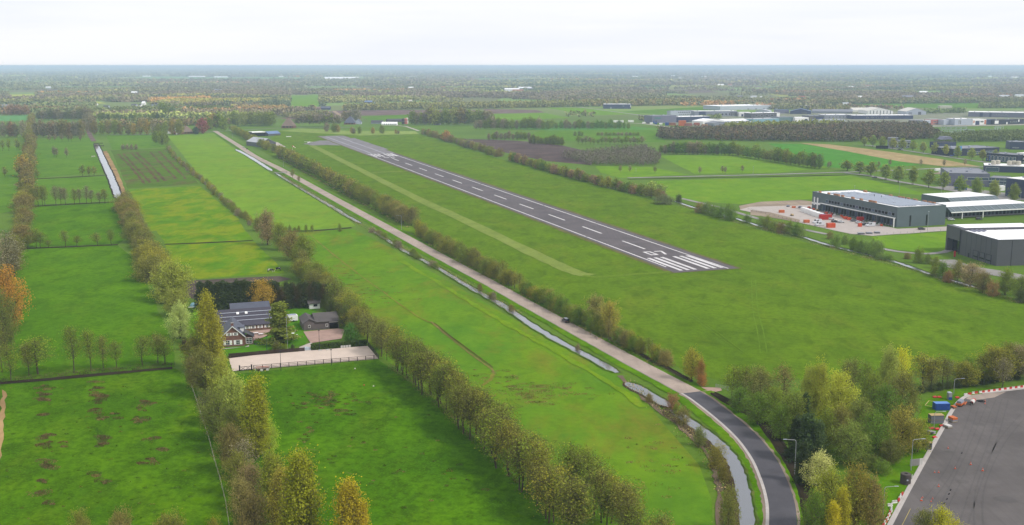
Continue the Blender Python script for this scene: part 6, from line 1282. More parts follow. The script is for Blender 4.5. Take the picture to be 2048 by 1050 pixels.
for x0, x1, b, t, wm, rm, d in ((262, 272, 214, 208, LGRY, ROOFD, 'grey house left of the white houses'), (283, 289, 210.5, 203, WPNT, WHT, 'narrow white tower like house'), (303, 314, 212, 205, LGRY, ROOFD, 'white gabled house at the green group'), (276, 281, 213, 208.5, WPNT, ROOFD, 'small white house below the tower like one'), (356, 367, 212.5, 209, LGRY, ROOFG, 'low grey shed on the edge of the bright wood'), (486, 503, 208, 200, BRICK, RTILE, 'red roofed house by the copse'), (552, 563, 195, 191.5, NAVY, ROOFD, 'dark house by the evergreen clump'), (622, 640, 220, 214, THATCH, THATCH, 'thatched farm at the top of the dirt track'), (642, 660, 219.5, 213, NAVY, SLATE, 'dark blue shed at the top of the dirt track'), (729, 744, 206.5, 201.5, DGRY, ROOFB, 'blue roofed barn amid the tree rows'), (817, 824, 204, 200, CREAM, CREAM, 'cream block amid the tree rows'), (748, 751, 206, 202, WPNT, WHT, 'white speck of a house right of the blue roofed barn'), (176, 182, 216, 211, LGRY, ROOFD, 'grey house by the dirt track grove'), (206, 216, 216, 211, LGRY, ROOFD, 'grey house right of the red roofed house')):
    shed('house' if x1 - x0 < 13 else 'barn', d, (x0, b), (x1, b), 14, t, wm, rm, 'gx', 'house' if x1 - x0 < 13 else 'barn', (), FH, .5)
o = shed('barn', 'wide white roofed complex with red brick ends on the far green plain', (648, 158.5), (716, 158.5), 70, 154.2, REDW, WHT2, 'gx', 'barn', (), FH, .7)
WS = 'white specks of distant buildings'
specks.sort()
for i, (x, b, w_) in enumerate(specks):
    P = G(x, b); s = w_ / PPM(P); h = max(4, s * rnd.uniform(.16, .3)); wm, rm = rnd.choice(((WPNT, WHT), (WPNT, ROOFL), (LGRY, WHT), (BRICK, ROOFG), (CREAM, RTILE)) if b > 170 else ((WPNT, WHT2), (WPNT, WHT)))
    shed('distant_building', f'{ordw(i + 1)} pale distant building from the left among the woods of the plain', (x - w_ / 2, b), (x + w_ / 2, b), max(10, s * .5), 0, wm, rm, 'gx', 'building', (), WS, .45, h=min(9, h * 1.4))
o = thing('mast', 'white and red mast standing out of the woods at far left', 'mast', G(54, 163)); hh = HT(54, 163, 153)
for k in range(5): MB().lathe([(1.6, hh * k / 5), (1.6, hh * (k + 1) / 5)], 8).build('section', WPNT if k % 2 == 0 else REDP, o)
# ------------------------------------------------------------------ vehicles
PAINTS = {}
def paint(c, name):
    if name not in PAINTS: g = N(name); g.b.inputs['Coat Weight'].default_value = .6; g.b.inputs['Coat Roughness'].default_value = .08; PAINTS[name] = g.col(rgb(*c), .35, .5)
    return PAINTS[name]
RIM = M('wheel_rim', (190, 190, 194), .3, .05, 1, .5, .6); TAIL = M('tail_light', (190, 24, 20), .25); HEADL = M('head_light', (230, 232, 236), .15); PLATE = M('number_plate', (232, 196, 40), .5)
# stations along the car: x, half width low, belt height, half width at roof, roof height (roof = belt where there is no cabin)
SHAPES = {'suv': [(-2.15, .74, .95, .62, 1.0), (-2.05, .88, 1.02, .66, 1.62), (-1.2, .92, 1.02, .70, 1.72), (.1, .92, 1.0, .70, 1.72), (.75, .92, .98, .66, 1.55), (1.3, .9, .98, .74, 1.0), (2.0, .84, .86, .72, .9), (2.15, .74, .7, .62, .74)],
          'hatch': [(-1.95, .7, .85, .6, .9), (-1.85, .83, .92, .6, 1.3), (-1.0, .86, .92, .66, 1.5), (.1, .86, .9, .66, 1.48), (.95, .86, .88, .64, .95), (1.8, .8, .75, .68, .8), (1.95, .7, .62, .6, .66)],
          'van': [(-2.8, .9, 1.1, .82, 2.2), (-2.7, .96, 1.15, .86, 2.35), (-.5, .98, 1.15, .88, 2.4), (1.1, .98, 1.12, .84, 2.3), (1.75, .97, 1.1, .8, 1.35), (2.5, .92, .95, .8, 1.05), (2.75, .8, .75, .7, .8)]}
def car(kind, label, P, rz, pm, name, cat, group=None):
    o = thing(name, label, cat, P, rz, group); S = SHAPES[kind]; mb = MB(); n = 8
    for x, w_, zb, wr, zr in S:
        for y, z in ((-w_ * .92, .28), (-w_, .5), (-w_ * .97, zb), (-wr, zr), (wr, zr), (w_ * .97, zb), (w_, .5), (w_ * .92, .28)): mb.v.append((x, y, z))
    for j in range(len(S) - 1):
        for k in range(n): mb.f.append((j * n + k, j * n + (k + 1) % n, (j + 1) * n + (k + 1) % n, (j + 1) * n + k)); mb.mi.append(0)
    mb.f.append(tuple(range(n))); mb.f.append(tuple(range(len(S) * n - 1, len(S) * n - n - 1, -1))); mb.mi += [0, 0]
    body = mb.build('body', pm, o); bv = body.modifiers.new('bevel', 'BEVEL'); bv.width = .05; bv.segments = 2
    cab = [i for i, s in enumerate(S) if s[4] - s[2] > .3]; a, b = cab[0], cab[-1]
    for sd_ in (-1, 1):
        for i in range(a, b):
            if kind == 'van' and i < b - 1: continue
            (x0, w0, b0, r0, t0), (x1, w1, b1, r1, t1) = S[i], S[i + 1]
            def pt(x, w_, zb, wr, zr, f): y = (w_ * .97) * (1 - f) + wr * f; return (x, sd_ * (y + .012), zb * (1 - f) + zr * f)
            g0, g1 = x0 + .06, x1 - .06; m_ = MB().face(pt(g0, w0, b0, r0, t0, .12), pt(g1, w1, b1, r1, t1, .12), pt(g1, w1, b1, r1, t1, .86), pt(g0, w0, b0, r0, t0, .86)); m_.build('window', GLASSK, o)
        for x in (S[0][0] + .75, S[-1][0] - .75):
            w_ = MB().tube((x, sd_ * .72, .33), (x, sd_ * .93, .33), .33, None, 14).build('wheel', BLACK, o); MB().tube((x, sd_ * .932, .33), (x, sd_ * .945, .33), .2, None, 10).build('rim', RIM, w_)
        MB().box(S[0][0] - .03, S[0][0] + .04, sd_ * .68 - .09, sd_ * .68 + .09, .7, .92).build('tail_light', TAIL, o); MB().box(S[-1][0] - .1, S[-1][0] + .02, sd_ * .56 - .12, sd_ * .56 + .12, .56, .68).build('headlight', HEADL, o); MB().box(.75, .9, sd_ * .95 - .08, sd_ * .95 + .1, .98, 1.12).build('mirror', pm, o)
    def across(i, j, f0, f1, nm, d):
        (x0, w0, b0, r0, t0), (x1, w1, b1, r1, t1) = S[i], S[j]
        MB().face((x0 + d, -w0 * .8, b0 + .05), (x0 + d, w0 * .8, b0 + .05), (x1 + d, r1 * .86, t1 - .1), (x1 + d, -r1 * .86, t1 - .1)).build(nm, GLASSK, o)
    (x0, w0, b0, r0, t0) = S[0]; (x1, w1, b1, r1, t1) = S[1]
    if kind != 'van': MB().face((x0 - .015 + .02, -w1 * .72, b0 + .1), (x0 - .015 + .02, w1 * .72, b0 + .1), (x1 - .02, r1 * .85, t1 - .1), (x1 - .02, -r1 * .85, t1 - .1)).build('rear_window', GLASSK, o)
    (x0, w0, b0, r0, t0) = S[b]; (x1, w1, b1, r1, t1) = S[b + 1]
    MB().face((x0 + .05, -r0 * .92, t0 - .03), (x0 + .05, r0 * .92, t0 - .03), (x1 - .03, r1 * .95, t1 + .04), (x1 - .03, -r1 * .95, t1 + .04)).build('windscreen', GLASSK, o)
    MB().box(S[0][0] - .035, S[0][0] - .005, -.26, .26, .52, .64).build('number_plate', PLATE, o); MB().box(S[0][0] - .06, S[0][0] + .1, -.7, .7, .3, .48).build('bumper', BLACK, o); return o
RDIR = math.atan2((G(1080, 610) - G(1180, 665)).y, (G(1080, 610) - G(1180, 665)).x)
cc = car('suv', 'dark blue car with a silver roof driving away on the brick road', G(1131, 645), RDIR, paint((36, 40, 66), 'dark_blue_paint'), 'passenger_car', 'car'); MB().box(-1.9, .5, -.64, .64, 1.715, 1.75).build('roof_panel', paint((196, 200, 212), 'silver_paint'), cc); cc.location.z = .19
for k, (x, b) in enumerate(((487.5, 296), (494, 299))): c2 = car('hatch', f'{"farther white" if k == 0 else "nearer dark"} car far up the brick road by the hangar', G(x, b), RDIR, paint((220, 220, 224), 'white_car_paint') if k == 0 else paint((40, 40, 46), 'black_car_paint'), 'passenger_car', 'car', 'cars far up the brick road'); c2.location.z = .19
VW = paint((226, 228, 232), 'white_van_paint')
for x, b, rz, d in ((1634, 446.5, 3.6, 'white van in front of the tan orange skip, back one of two'), (1639, 451.5, 3.5, 'white van in front of the tan orange skip, nearer one of two'), (1740, 453, 3.4, 'white van by the lamp post at the dock doors')): car('van', d, G(x, b), rz, VW, 'delivery_van', 'van').scale = (1.15, 1.15, 1.12)
for x, b, rz, pk, d in ((1662, 439.5, .2, VW, 'white car beside the red container'), (1669, 445, .3, paint((40, 40, 46), 'black_car_paint'), 'black car left of the white estate car'), (1682, 446, .2, VW, 'white estate car in the middle of the warehouse yard'), (1718, 447, .2, VW, 'white car before the red box trailer'), (1708, 443.5, .2, paint((110, 112, 120), 'grey_car_paint'), 'grey car beside the orange skip pair'), (1730, 451, .3, paint((40, 40, 46), 'black_car_paint'), 'dark car hidden behind the white van at the docks'), (1843, 460, .1, paint((36, 36, 42), 'black_car_paint'), 'black car alone on the concrete road below the warehouse'), (1749, 356.8, 2.6, paint((60, 62, 70), 'dark_grey_paint'), 'dark grey car on the avenue among the round trees'), (1798, 300.5, 2.9, paint((60, 62, 70), 'dark_grey_paint'), 'dark car on the far avenue'), (1803, 300, .1, VW, 'white car parked by the grey stepped office'), (1903, 313, .1, paint((60, 90, 180), 'blue_car_paint'), 'blue car by the blue roofed hall'), (1902, 441, .1, VW, 'light car at the dock wing'), (1958, 440, .1, paint((36, 36, 42), 'black_car_paint'), 'dark car under the dock wing canopy'), (2046, 528, .3, paint((36, 36, 42), 'black_car_paint'), 'black car cut by the right edge at the dark warehouse')):
    c2 = car('hatch', d, G(x, b), rz, pk, 'passenger_car', 'car'); c2.location.z = .17; c2.scale = (1.12, 1.1, 1.1)

# ------------------------------------------------------------------ street lamps: pole, bent arm, head
def lamp(x, b, t, label, side, group, reach=2.6, grp=True):
    P = G(x, b); h = HT(x, b, t); o = thing('street_lamp', label, 'street lamp', P, 0, group)
    MB().tube((0, 0, 0), (0, 0, h * .55), .13, .1, 8).build('pole', STEEL, o); MB().tube((0, 0, h * .55), (0, 0, h - .35), .1, .08, 8).build('upper_pole', STEEL, o)
    if side:
        MB().tube((0, 0, h - .35), (side * .3, 0, h), .08, .07, 6).tube((side * .3, 0, h), (side * reach, 0, h + .18), .07, .06, 6).build('arm', STEEL, o); MB().prism([(-.1, 0), (.1, 0), (.14, .1), (-.14, .1)], 0, .9, 'x').build('lamp_head', LGRY, o).location = (side * reach - (.45 if side > 0 else .6), 0, h + .12)
    else: piece('lamp_head', LGRY, o, -.4, .4, -.2, .2, h - .34, h - .1)
LG = 'street lamps'
for x, b, t, d, s in ((1589, 949.6, 880, 'white street lamp at the asphalt bend with its arm over the road', -1), (1821.7, 942, 879, 'street lamp beside the white sheet fence at the car park', 1), (1765, 1043, 974, 'street lamp on the lawn near the bottom edge', 1), (1867.6, 858, 824, 'street lamp in front of the grey slab stack', 1), (1907, 789.5, 758, 'street lamp before the row behind the barriers', 1), (803, 460, 431.5, 'white street lamp beside the straight brick road', -1), (567, 334, 315.5, 'far street lamp beside the hedge by the brick road', -1), (465, 277, 262, 'farthest street lamp near the head of the brick road', -1)): lamp(x, b, t, d, s, LG)
for x, b, t, d in ((1751.4, 451, 427, 'light pole standing in the row of dock doors'), (1855, 461, 422, 'light pole in front of the warehouse end wall'), (1798, 392, 362, 'light pole behind the warehouse roof, left'), (1882, 396, 366, 'light pole behind the warehouse roof, right'), (1983, 402, 374, 'light pole before the navy hall'), (2040, 410, 384, 'light pole at the right edge by the avenue'), (1506, 350, 333, 'light pole on the grey country road'), (1272, 344, 336, 'light pole right of the runway tree line'), (1709, 378.5, 371, 'short pole at the back corner of the warehouse')): lamp(x, b, t, d, 0, LG)

# ------------------------------------------------------------------ car park with barriers and site goods
lot = asphalt('lot_asphalt', (108, 102, 100), .9, .5, .45)
LE = pl([(1942, 792), (1925, 801), (1908, 822), (1893, 850), (1872, 888), (1848, 932), (1822, 980), (1793, 1035), (1765, 1090), (1735, 1150)])
LT = pl([(2300, 752), (2060, 778), (2000, 785), (1965, 788)])
field('car_park', None, Z + .06, lot, .02, 8, pts=LT + LE + pl([(2300, 1150)]))
LEs = smooth(LE, 5); LTs = dense(LT, 5)
ribbon('gutter', LEs, .1, 1.1, Z + .07, conc); ribbon('gutter', LTs, .1, 1.5, Z + .07, conc)
kerb(offs(LEs, .75), 'car_park_kerb', .45, .14, Z + .07, conc, 2.0)
field('gravel_corner', [(1965, 789), (2010, 785), (1992, 797), (1945, 802), (1932, 799), (1942, 792)], Z + .075, soil('sandy_gravel', (188, 172, 160), 0, .4))
field('lot_lawn', [(1700, 1100), (1720, 1000), (1770, 930), (1830, 870), (1850, 800), (1900, 780), (2000, 775), (1965, 788), (1942, 791), (1925, 800), (1905, 825), (1872, 887), (1822, 979), (1765, 1089)], Z + .05, verge)
yl = M('yellow_line', (196, 176, 110), .8, .2)
for a, b in (((1821, 1019), (1800, 1060)), ((1848, 1022), (1832, 1050)), ((1888, 1036), (1940, 1052)), ((1940, 1052), (2010, 1072))): ribbon('bay_line', pl([a, b]), .07, .07, Z + .075, yl)
def barrier(P, rz, m, label, tip=0):
    o = thing('barrier_block', label, 'barrier', P, rz, 'red and white plastic barriers'); MB().prism([(-.3, 0), (.3, 0), (.3, .12), (.13, .34), (.12, .78), (-.12, .78), (-.13, .34), (-.3, .12)], -.62, .62, 'x').build('body', m, o)
    MB().box(-.32, -.2, -.305, .305, .005, .1).box(.2, .32, -.305, .305, .005, .1).build('foot', SEAM, o); piece('filler_cap', BLACK, o, -.06, .06, -.06, .06, .78, .84)
    if tip: o.rotation_euler = (math.pi / 2 * tip, 0, rz); o.location.z = .32
tops = [(1931, 791.5), (1939, 790), (1947, 788), (1952, 787.5)] + [(1961 + 5.45 * k, 786.6 - k * .72) for k in range(17)]
for i, (x, b) in enumerate(tops):
    P = G(x, b); Q = G(x + 6, b - .8); barrier(P, math.atan2(Q.y - P.y, Q.x - P.x), REDP if i % 2 else WHP, f'{ordw(i + 1)} barrier from the left, {"red" if i % 2 else "white"}, along the top edge of the car park')
bl = [(1804, 991, 1), (1801, 995, 0), (1799, 999, 0), (1797, 1003, 1), (1789, 1007, 0), (1780, 1013, 0), (1782, 1017, 0), (1783, 1021, 0), (1782, 1025, 0), (1780, 1029, 1), (1778, 1033, 0), (1776, 1037, 1), (1774, 1041, 0), (1772, 1045, 1), (1769, 1049, 0), (1766, 1054, 1)]
for i, (x, b, r_) in enumerate(bl):
    barrier(G(x, b), rnd.uniform(.7, 1.4) if i not in (4, 5) else .2, REDP if r_ else WHP, f'{ordw(i + 1)} {"red" if r_ else "white"} barrier from the top in the loose heap by the lawn lamp')
for i, (x, b, d) in enumerate(((1868, 795.5, 'red barrier lying flat on the grass, left of the portable toilet, first'), (1877, 795.5, 'red barrier lying flat on the grass, left of the portable toilet, second'), (1913, 796.5, 'red barrier lying beside the grey machine'), (1867, 876, 'red barrier tipped over beside the scrap heap'), (1862, 858, 'red barrier behind the scrap heap, left'), (1873, 859.5, 'red barrier behind the scrap heap, right'), (1882, 853, 'small red barrier beside the grey slab stack'))): barrier(G(x, b), rnd.uniform(0, .6), REDP, d, 1)
def cone(x, b, label, m=ORP, s=1.0):
    o = thing('traffic_cone', label, 'cone', G(x, b), 0, 'cones on the car park'); o.scale = (s, s, s); o.location.z = LIFT + Z + .07
    MB().lathe([(.16, .04), (.03, .62), (0, .63)], 12).build('cone', m, o); piece('base', m if m != WHP else CONCG, o, -.2, .2, -.2, .2, 0, .05); MB().lathe([(.125, .22), (.095, .36)], 12).build('band', WHP, o)
for x, b, d, s in ((1965, 943, 'bright orange cone standing alone, rightmost on the car park', 1.3), (1941, 930.5, 'orange cone up and left of the rightmost one', 1.2), (1910, 939, 'orange cone in the middle of the car park', 1), (1877, 946.5, 'small orange cone, right of a pair near the kerb', .9), (1869, 946.5, 'small orange cone, left of a pair near the kerb', .8), (1877, 974.5, 'orange cone below the pair', 1), (1842.5, 1003, 'bright orange cone nearest the white barriers', 1.3), (1845, 997, 'small orange cone just behind the bright one near the barriers', .7), (1896, 898, 'small orange cone far up the car park', .9), (1865, 999.5, 'small orange cone, upper of two low on the car park', .8), (1862, 1005, 'small orange cone, lower of two low on the car park', .8), (1970, 803.5, 'orange cone beside the black hose heap, farther', 1), (1970, 809, 'orange cone beside the black hose heap, nearer', 1)): cone(x, b, d, ORP, s)
cone(1824, 957, 'white cone beside the round concrete shaft', WHP, 1.5)
for i, (x, b) in enumerate(((1901, 982), (1898, 990), (1894, 1000), (1889, 1009), (1885, 1018), (1923.5, 908))):
    o = thing('rubber_marker', f'{ordw(i + 1)} small black marker block from the top in the line on the car park' if i < 5 else 'single black marker block far up the car park', 'marker', G(x, b) + Vector((0, 0, LIFT + Z + .065)), .9, 'black marker blocks'); MB().prism([(-.12, 0), (.12, 0), (.08, .2), (-.08, .2)], -.3, .3, 'x').build('block', BLACK, o)
# round concrete shaft
o = thing('concrete_shaft', 'round dark concrete shaft standing on the grass by the kerb', 'shaft', G(1810.5, 968)); MB().lathe([(1.25, 0), (1.25, 2.6), (1.15, 2.72), (.45, 2.72), (.45, 2.5)], 24).build('ring', M('dark_concrete', (92, 84, 80), .9, .2, .8), o); MB().lathe([(.44, 2.5), (0, 2.5)], 16).build('opening', DARKIN, o)
MB().box(-.2, .2, -1.32, -1.24, 1.3, 1.6).build('bracket', LGRY, o)
for k in range(2): MB().lathe([(1.255, .85 + k * .9), (1.275, .9 + k * .9), (1.255, .95 + k * .9)], 24).build('joint', SEAM, o)
# blue site box, portable toilet
container('blue site container with a pale blue roof on the grass', 1885, 822, 4.3, 2.2, 2.2, BLUEP, .05); 
o = thing('portable_toilet', 'grey and blue portable toilet on the grass at the head of the car park', 'toilet', G(1898.5, 800), .1); piece('base', SEAM, o, -.62, .62, -.6, .6, 0, .14); piece('cabin', M('toilet_grey', (150, 152, 156)), o, -.58, .58, -.56, .56, .141, 2.3); piece('lower_panel', BLUEP, o, -.56, .56, -.6, -.565, .2, 1.05); piece('door', M('toilet_door', (164, 166, 170)), o, -.45, .45, -.595, -.565, 1.06, 2.2); MB().prism([(-.64, 2.301), (.64, 2.301), (.4, 2.5), (-.4, 2.5)], -.62, .62, 'y').build('roof', LGRY, o)
# slab stacks, pallets, pipes
o = thing('slab_stack', 'big stack of grey slabs in two layers behind the lamp', 'stack', G(1874, 848), .06)
for k in range(2):
    for j in range(5): piece('slab', M('slab_%d' % (j % 3), (128 + j * 4, 130 + j * 4, 138 + j * 4), .85, .1), o, -1.9, 1.9, -.2 + .03 * j, 1.9, k * 1.3 + j * .24, k * 1.3 + j * .24 + .22)
    piece('batten', TIMY, o, -1.95, 1.95, -.18, 1.8, k * 1.3 + 1.2, k * 1.3 + 1.28)
def pallet(x, b, label, n, m, rz=.1, s=1.0):
    o = thing('loaded_pallet', label, 'pallet', G(x, b) + Vector((0, 0, LIFT + Z + .06)), rz, 'pallets along the car park edge'); piece('deck', TIMY, o, -.7 * s, .7 * s, -.9 * s, .9 * s, .08, .16)
    for q in (-.6, 0, .5): piece('runner', TIMBER, o, q * s, q * s + .1, -.88 * s, .88 * s, 0, .079)
    for k in range(n): piece('layer', m[k % len(m)], o, -.66 * s, .66 * s, -.86 * s + rnd.uniform(-.08, .08), .86 * s, .161 + k * .3, .445 + k * .3)
pallet(1905, 844, 'orange topped pallet on the kerb right of the slab stack', 4, [CONCG, MGRY, ORNG, ORNG], .3, 1.2); pallet(1895, 856, 'pallet of pale blocks with a white sheet on the kerb', 2, [CONCG, WHP], .4, 1.1); pallet(1907, 818, 'small pallet with orange bits behind the blue container', 2, [TIMBER, ORNG], .3, .8)
pallet(1852, 893, 'timber crate pile near the lamp by the scrap heap', 4, [TIMY, ORNG, CONCG, TIMY], .2, 1.3)
o = thing('site_compressor', 'grey covered orange machine parked at the top corner of the car park', 'machine', G(1920, 812), .9); o.location.z = .2; piece('chassis', ORNG, o, -1.6, 1.4, -.8, .8, .35, .95); MB().prism([(-.75, .951), (.75, .951), (.6, 1.6), (-.6, 1.6)], -1.3, 1.4, 'x').build('cover', MGRY, o)
for x in (-.9, .8):
    for y in (-.75, .75): MB().tube((x, y - .1, .3), (x, y + .1, .3), .3, None, 10).build('wheel', BLACK, o)
o = thing('timber_beams', 'pair of orange beams lying beside the grey machine', 'beams', G(1932, 809) + Vector((0, 0, .21)), 1.0); 
for k in range(2): piece('beam', ORNG, o, -1.5, 1.5, k * .6, k * .6 + .3, 0, .25)
o = thing('pipe_roll', 'big white pipe with red bands lying on the car park', 'pipe', G(1945, 808) + Vector((0, 0, .2)), .98)
for k in range(5): MB().tube((-2 + k * .85, 0, .65), (-1.18 + k * .85, 0, .65), .64, None, 18, False).build('pipe_section', WHP if k % 2 == 0 or k < 2 else REDP, o)
MB().lathe([(.6, 0), (0, 0)], 18).build('pipe_mouth', DARKIN, o).location = (-1.95, 0, .65); o.children[-1].rotation_euler = (0, math.pi / 2, 0)
o = thing('hose_heap', 'heap of black hoses beside the striped pipe', 'hoses', G(1960, 805) + Vector((0, 0, .2)))
for k in range(5):
    mb = MB(); cx, cy, r_ = rnd.uniform(-.7, .7), rnd.uniform(-.7, .7), rnd.uniform(.4, .8)
    for q in range(12): a0, a1 = q * math.pi / 6, (q + 1) * math.pi / 6; mb.tube((cx + r_ * math.cos(a0), cy + r_ * math.sin(a0), .1 + k * .07), (cx + r_ * math.cos(a1), cy + r_ * math.sin(a1), .1 + k * .07), .06, None, 5, False)
    mb.build('hose', BLACK, o)
o = thing('lumber_rack', 'yellow lumber laid out as a frame on the grass behind the blue container', 'lumber', G(1872, 815), 1.0)
for y in (0, 3.0): piece('beam', TIMY, o, -.2, 5.4, y, y + .2, 0, .2)
for x in (-.2, 5.2): piece('crossbeam', TIMY, o, x, x + .2, .21, 2.99, 0, .19)
o = thing('scrap_heap', 'grey heap of scrap sheets on the grass below the lamp', 'scrap', G(1860, 868), .2)
for k in range(8): q = MB().box(-1.0, 1.0, -.5, .5, 0, .06).build('sheet', rnd.choice([MGRY, LGRY, SEAM, CONCG]), o); q.location = (rnd.uniform(-.7, .7), rnd.uniform(-.7, .7), .12 + k * .13); q.rotation_euler = (rnd.uniform(-.2, .2), rnd.uniform(-.15, .15), rnd.uniform(0, 3))
o = thing('storage_cabinet', 'white cabinet with grey sides on the grass by the kerb', 'cabinet', G(1858, 900), .5); piece('carcass', MGRY, o, -.7, .7, -.5, .5, 0, 2.1); piece('door', WHP, o, .35, .7, -.56, -.505, .1, 2.0); piece('door', SEAM, o, -.7, .3, -.54, -.505, .1, 2.0); piece('top', TIMY, o, -.75, .75, -.55, .55, 2.102, 2.2)
o = thing('sheet_fence', 'panel of upright white corrugated sheets at the car park edge', 'fence', G(1820, 934), .25)
for k in range(12): piece('sheet', WHP if k > 8 else CONCG, o, k * .3, k * .3 + .27, -.03 * (k % 2), .06, 0, 2.0)
piece('rail', SEAM, o, 0, 3.6, .07, .13, 1.2, 1.3)
o = thing('marker_post', 'white thin post among the trees at the bottom edge', 'post', G(1748, 1060)); piece('post', WHP, o, -.06, .06, -.06, .06, 0, 2.6); piece('cap', REDP, o, -.07, .07, -.07, .07, 2.601, 2.7)

# ------------------------------------------------------------------ workers on the warehouse roof
def person(P, rz, label, top_c, pants_c, lean=0):
    o = thing('person', label, 'person', P, rz); H = 1.78
    J = {'pelvis': (0, 0, .95), 'chest': (0, lean * .12, 1.3), 'neck': (0, lean * .2, 1.5), 'head': (0, lean * .24, 1.66), 'lsh': (-.19, lean * .16, 1.42), 'rsh': (.19, lean * .16, 1.42), 'lel': (-.26, .05 + lean * .2, 1.14), 'rel': (.26, .05 + lean * .2, 1.14), 'lha': (-.24, .2 + lean * .3, .92), 'rha': (.24, .2 + lean * .3, .92), 'lhi': (-.1, 0, .9), 'rhi': (.1, 0, .9), 'lkn': (-.12, .04, .5), 'rkn': (.12, .0, .5), 'lan': (-.13, 0, .08), 'ran': (.13, -.05, .08), 'lto': (-.14, .16, .04), 'rto': (.14, .12, .04)}
    R = {'pelvis': .14, 'chest': .16, 'neck': .06, 'head': .105, 'lsh': .07, 'rsh': .07, 'lel': .05, 'rel': .05, 'lha': .04, 'rha': .04, 'lhi': .1, 'rhi': .1, 'lkn': .065, 'rkn': .065, 'lan': .045, 'ran': .045, 'lto': .04, 'rto': .04}
    E = [('pelvis', 'chest'), ('chest', 'neck'), ('neck', 'head'), ('chest', 'lsh'), ('chest', 'rsh'), ('lsh', 'lel'), ('rsh', 'rel'), ('lel', 'lha'), ('rel', 'rha'), ('pelvis', 'lhi'), ('pelvis', 'rhi'), ('lhi', 'lkn'), ('rhi', 'rkn'), ('lkn', 'lan'), ('rkn', 'ran'), ('lan', 'lto'), ('ran', 'rto')]
    K = list(J); me = bpy.data.meshes.new('body'); me.from_pydata([J[k] for k in K], [(K.index(a), K.index(b)) for a, b in E], []); me.materials.append(top_c)
    b = new_obj('body', me, o); s = b.modifiers.new('skin', 'SKIN'); 
    for i, k in enumerate(K): me.skin_vertices[0].data[i].radius = (R[k], R[k]); me.skin_vertices[0].data[i].use_root = k == 'pelvis'
    b.modifiers.new('sub', 'SUBSURF').levels = 1; b.modifiers['sub'].render_levels = 1
    MB().lathe([(.115, 1.68), (.12, 1.74), (.07, 1.8), (0, 1.82)], 10, (0, lean * .24)).build('helmet', pants_c, o)
WKC = M('dark_workwear', (44, 46, 60), .9); SKIN = M('skin', (200, 150, 124), .6)
RA = frame((1630, 420), (1793, 455))
for x, y, d, l_ in ((38, 20, 'worker in dark clothes standing on the roof panels, leftmost', 0), (44, 21, 'worker crouching over the roof panels, middle one', 1.6), (57, 30, 'worker in dark clothes near the far pallet loads', .3)):
    person(local(RA[0], RA[1], x, y, 12.95), rnd.uniform(0, 6), d, WKC, ORP if 'middle' in d else WHP, l_)
# ------------------------------------------------------------------ animals
def beast(P, rz, label, m1, s=1.0, name='cow', cat='cow', head_down=True, group=None, m2=None):
    o = thing(name, label, cat, P, rz, group); o.scale = (s, s, s)
    hd = ((1.35, 0, .55), (1.55, 0, .25)) if head_down else ((1.4, 0, 1.5), (1.7, 0, 1.45))
    V = [(-.9, 0, 1.1), (-.4, 0, 1.12), (.2, 0, 1.05), (.75, 0, 1.12), (1.05, 0, 1.05), hd[0], hd[1], (-1.0, .2, 1.0), (-.95, .2, .6), (-1.05, .2, .35), (-1.0, .2, .04), (-1.0, -.2, 1.0), (-.8, -.2, .6), (-.9, -.2, .35), (-.85, -.2, .04), (.75, .2, .85), (.78, .2, .45), (.76, .2, .04), (.75, -.2, .85), (.9, -.2, .45), (.86, -.2, .04), (-1.1, 0, 1.05), (-1.22, 0, .6)]
    E = [(0, 1), (1, 2), (2, 3), (3, 4), (4, 5), (5, 6), (0, 7), (7, 8), (8, 9), (9, 10), (0, 11), (11, 12), (12, 13), (13, 14), (3, 15), (15, 16), (16, 17), (3, 18), (18, 19), (19, 20), (0, 21), (21, 22)]
    R = [.36, .4, .42, .38, .24, .15, .1, .2, .12, .07, .06, .2, .12, .07, .06, .16, .08, .06, .16, .08, .06, .05, .04]
    me = bpy.data.meshes.new('body'); me.from_pydata(V, E, []); me.materials.append(m1); b = new_obj('body', me, o); b.modifiers.new('skin', 'SKIN')
    for i in range(len(V)): me.skin_vertices[0].data[i].radius = (R[i], R[i]); me.skin_vertices[0].data[i].use_root = i == 1
    b.modifiers.new('sub', 'SUBSURF').levels = 1; b.modifiers['sub'].render_levels = 1
    for sy in (-.12, .12): MB().tube((hd[0][0], sy, hd[0][2] + .05), (hd[0][0] - .05, sy * 2.0, hd[0][2] + .16), .05, .02, 5).build('ear', m1, o)
def hidem():
    g = N('pied_hide'); c = g.n('ShaderNodeTexCoord').outputs['Object']; f = g.noise(c, 1.3, 2); return g.col(g.mix(g.ramp(f, .5, .53), rgb(24, 22, 22), rgb(226, 220, 212)), .8)
HIDE = hidem(); WOOL = M('white_wool', (228, 222, 206), .95)
beast(G(541, 544.5), .3, 'black and white cow grazing at the muddy corner of the meadow, left one', HIDE, 1.25); beast(G(557, 541.5), 2.6, 'black and white cow at the muddy corner, right one', HIDE, 1.25)
for x, b, d in ((184.5, 314.5, 'left'), (188.5, 314, 'right')): beast(G(x, b), 1.0, f'{d} white sheep on the pasture by the canal', WOOL, 1.0, 'sheep', 'sheep', True, 'sheep by the canal')
for x, b, d in ((710, 738, 'pale bird like bag on the paddock below the arena fence'), (747, 773, 'white paddock marker lower in the grass'), (728, 771, 'red paddock marker in the grass')):
    o = thing('ground_marker', d, 'marker', G(x, b), .6); MB().lathe([(.26, 0), (.2, .3), (0, .42)], 10).build('cap', REDP if d.startswith('red') else WHP, o); MB().lathe([(.5, 0), (.5, .05), (.42, .06)], 10).build('base', SEAM, o)

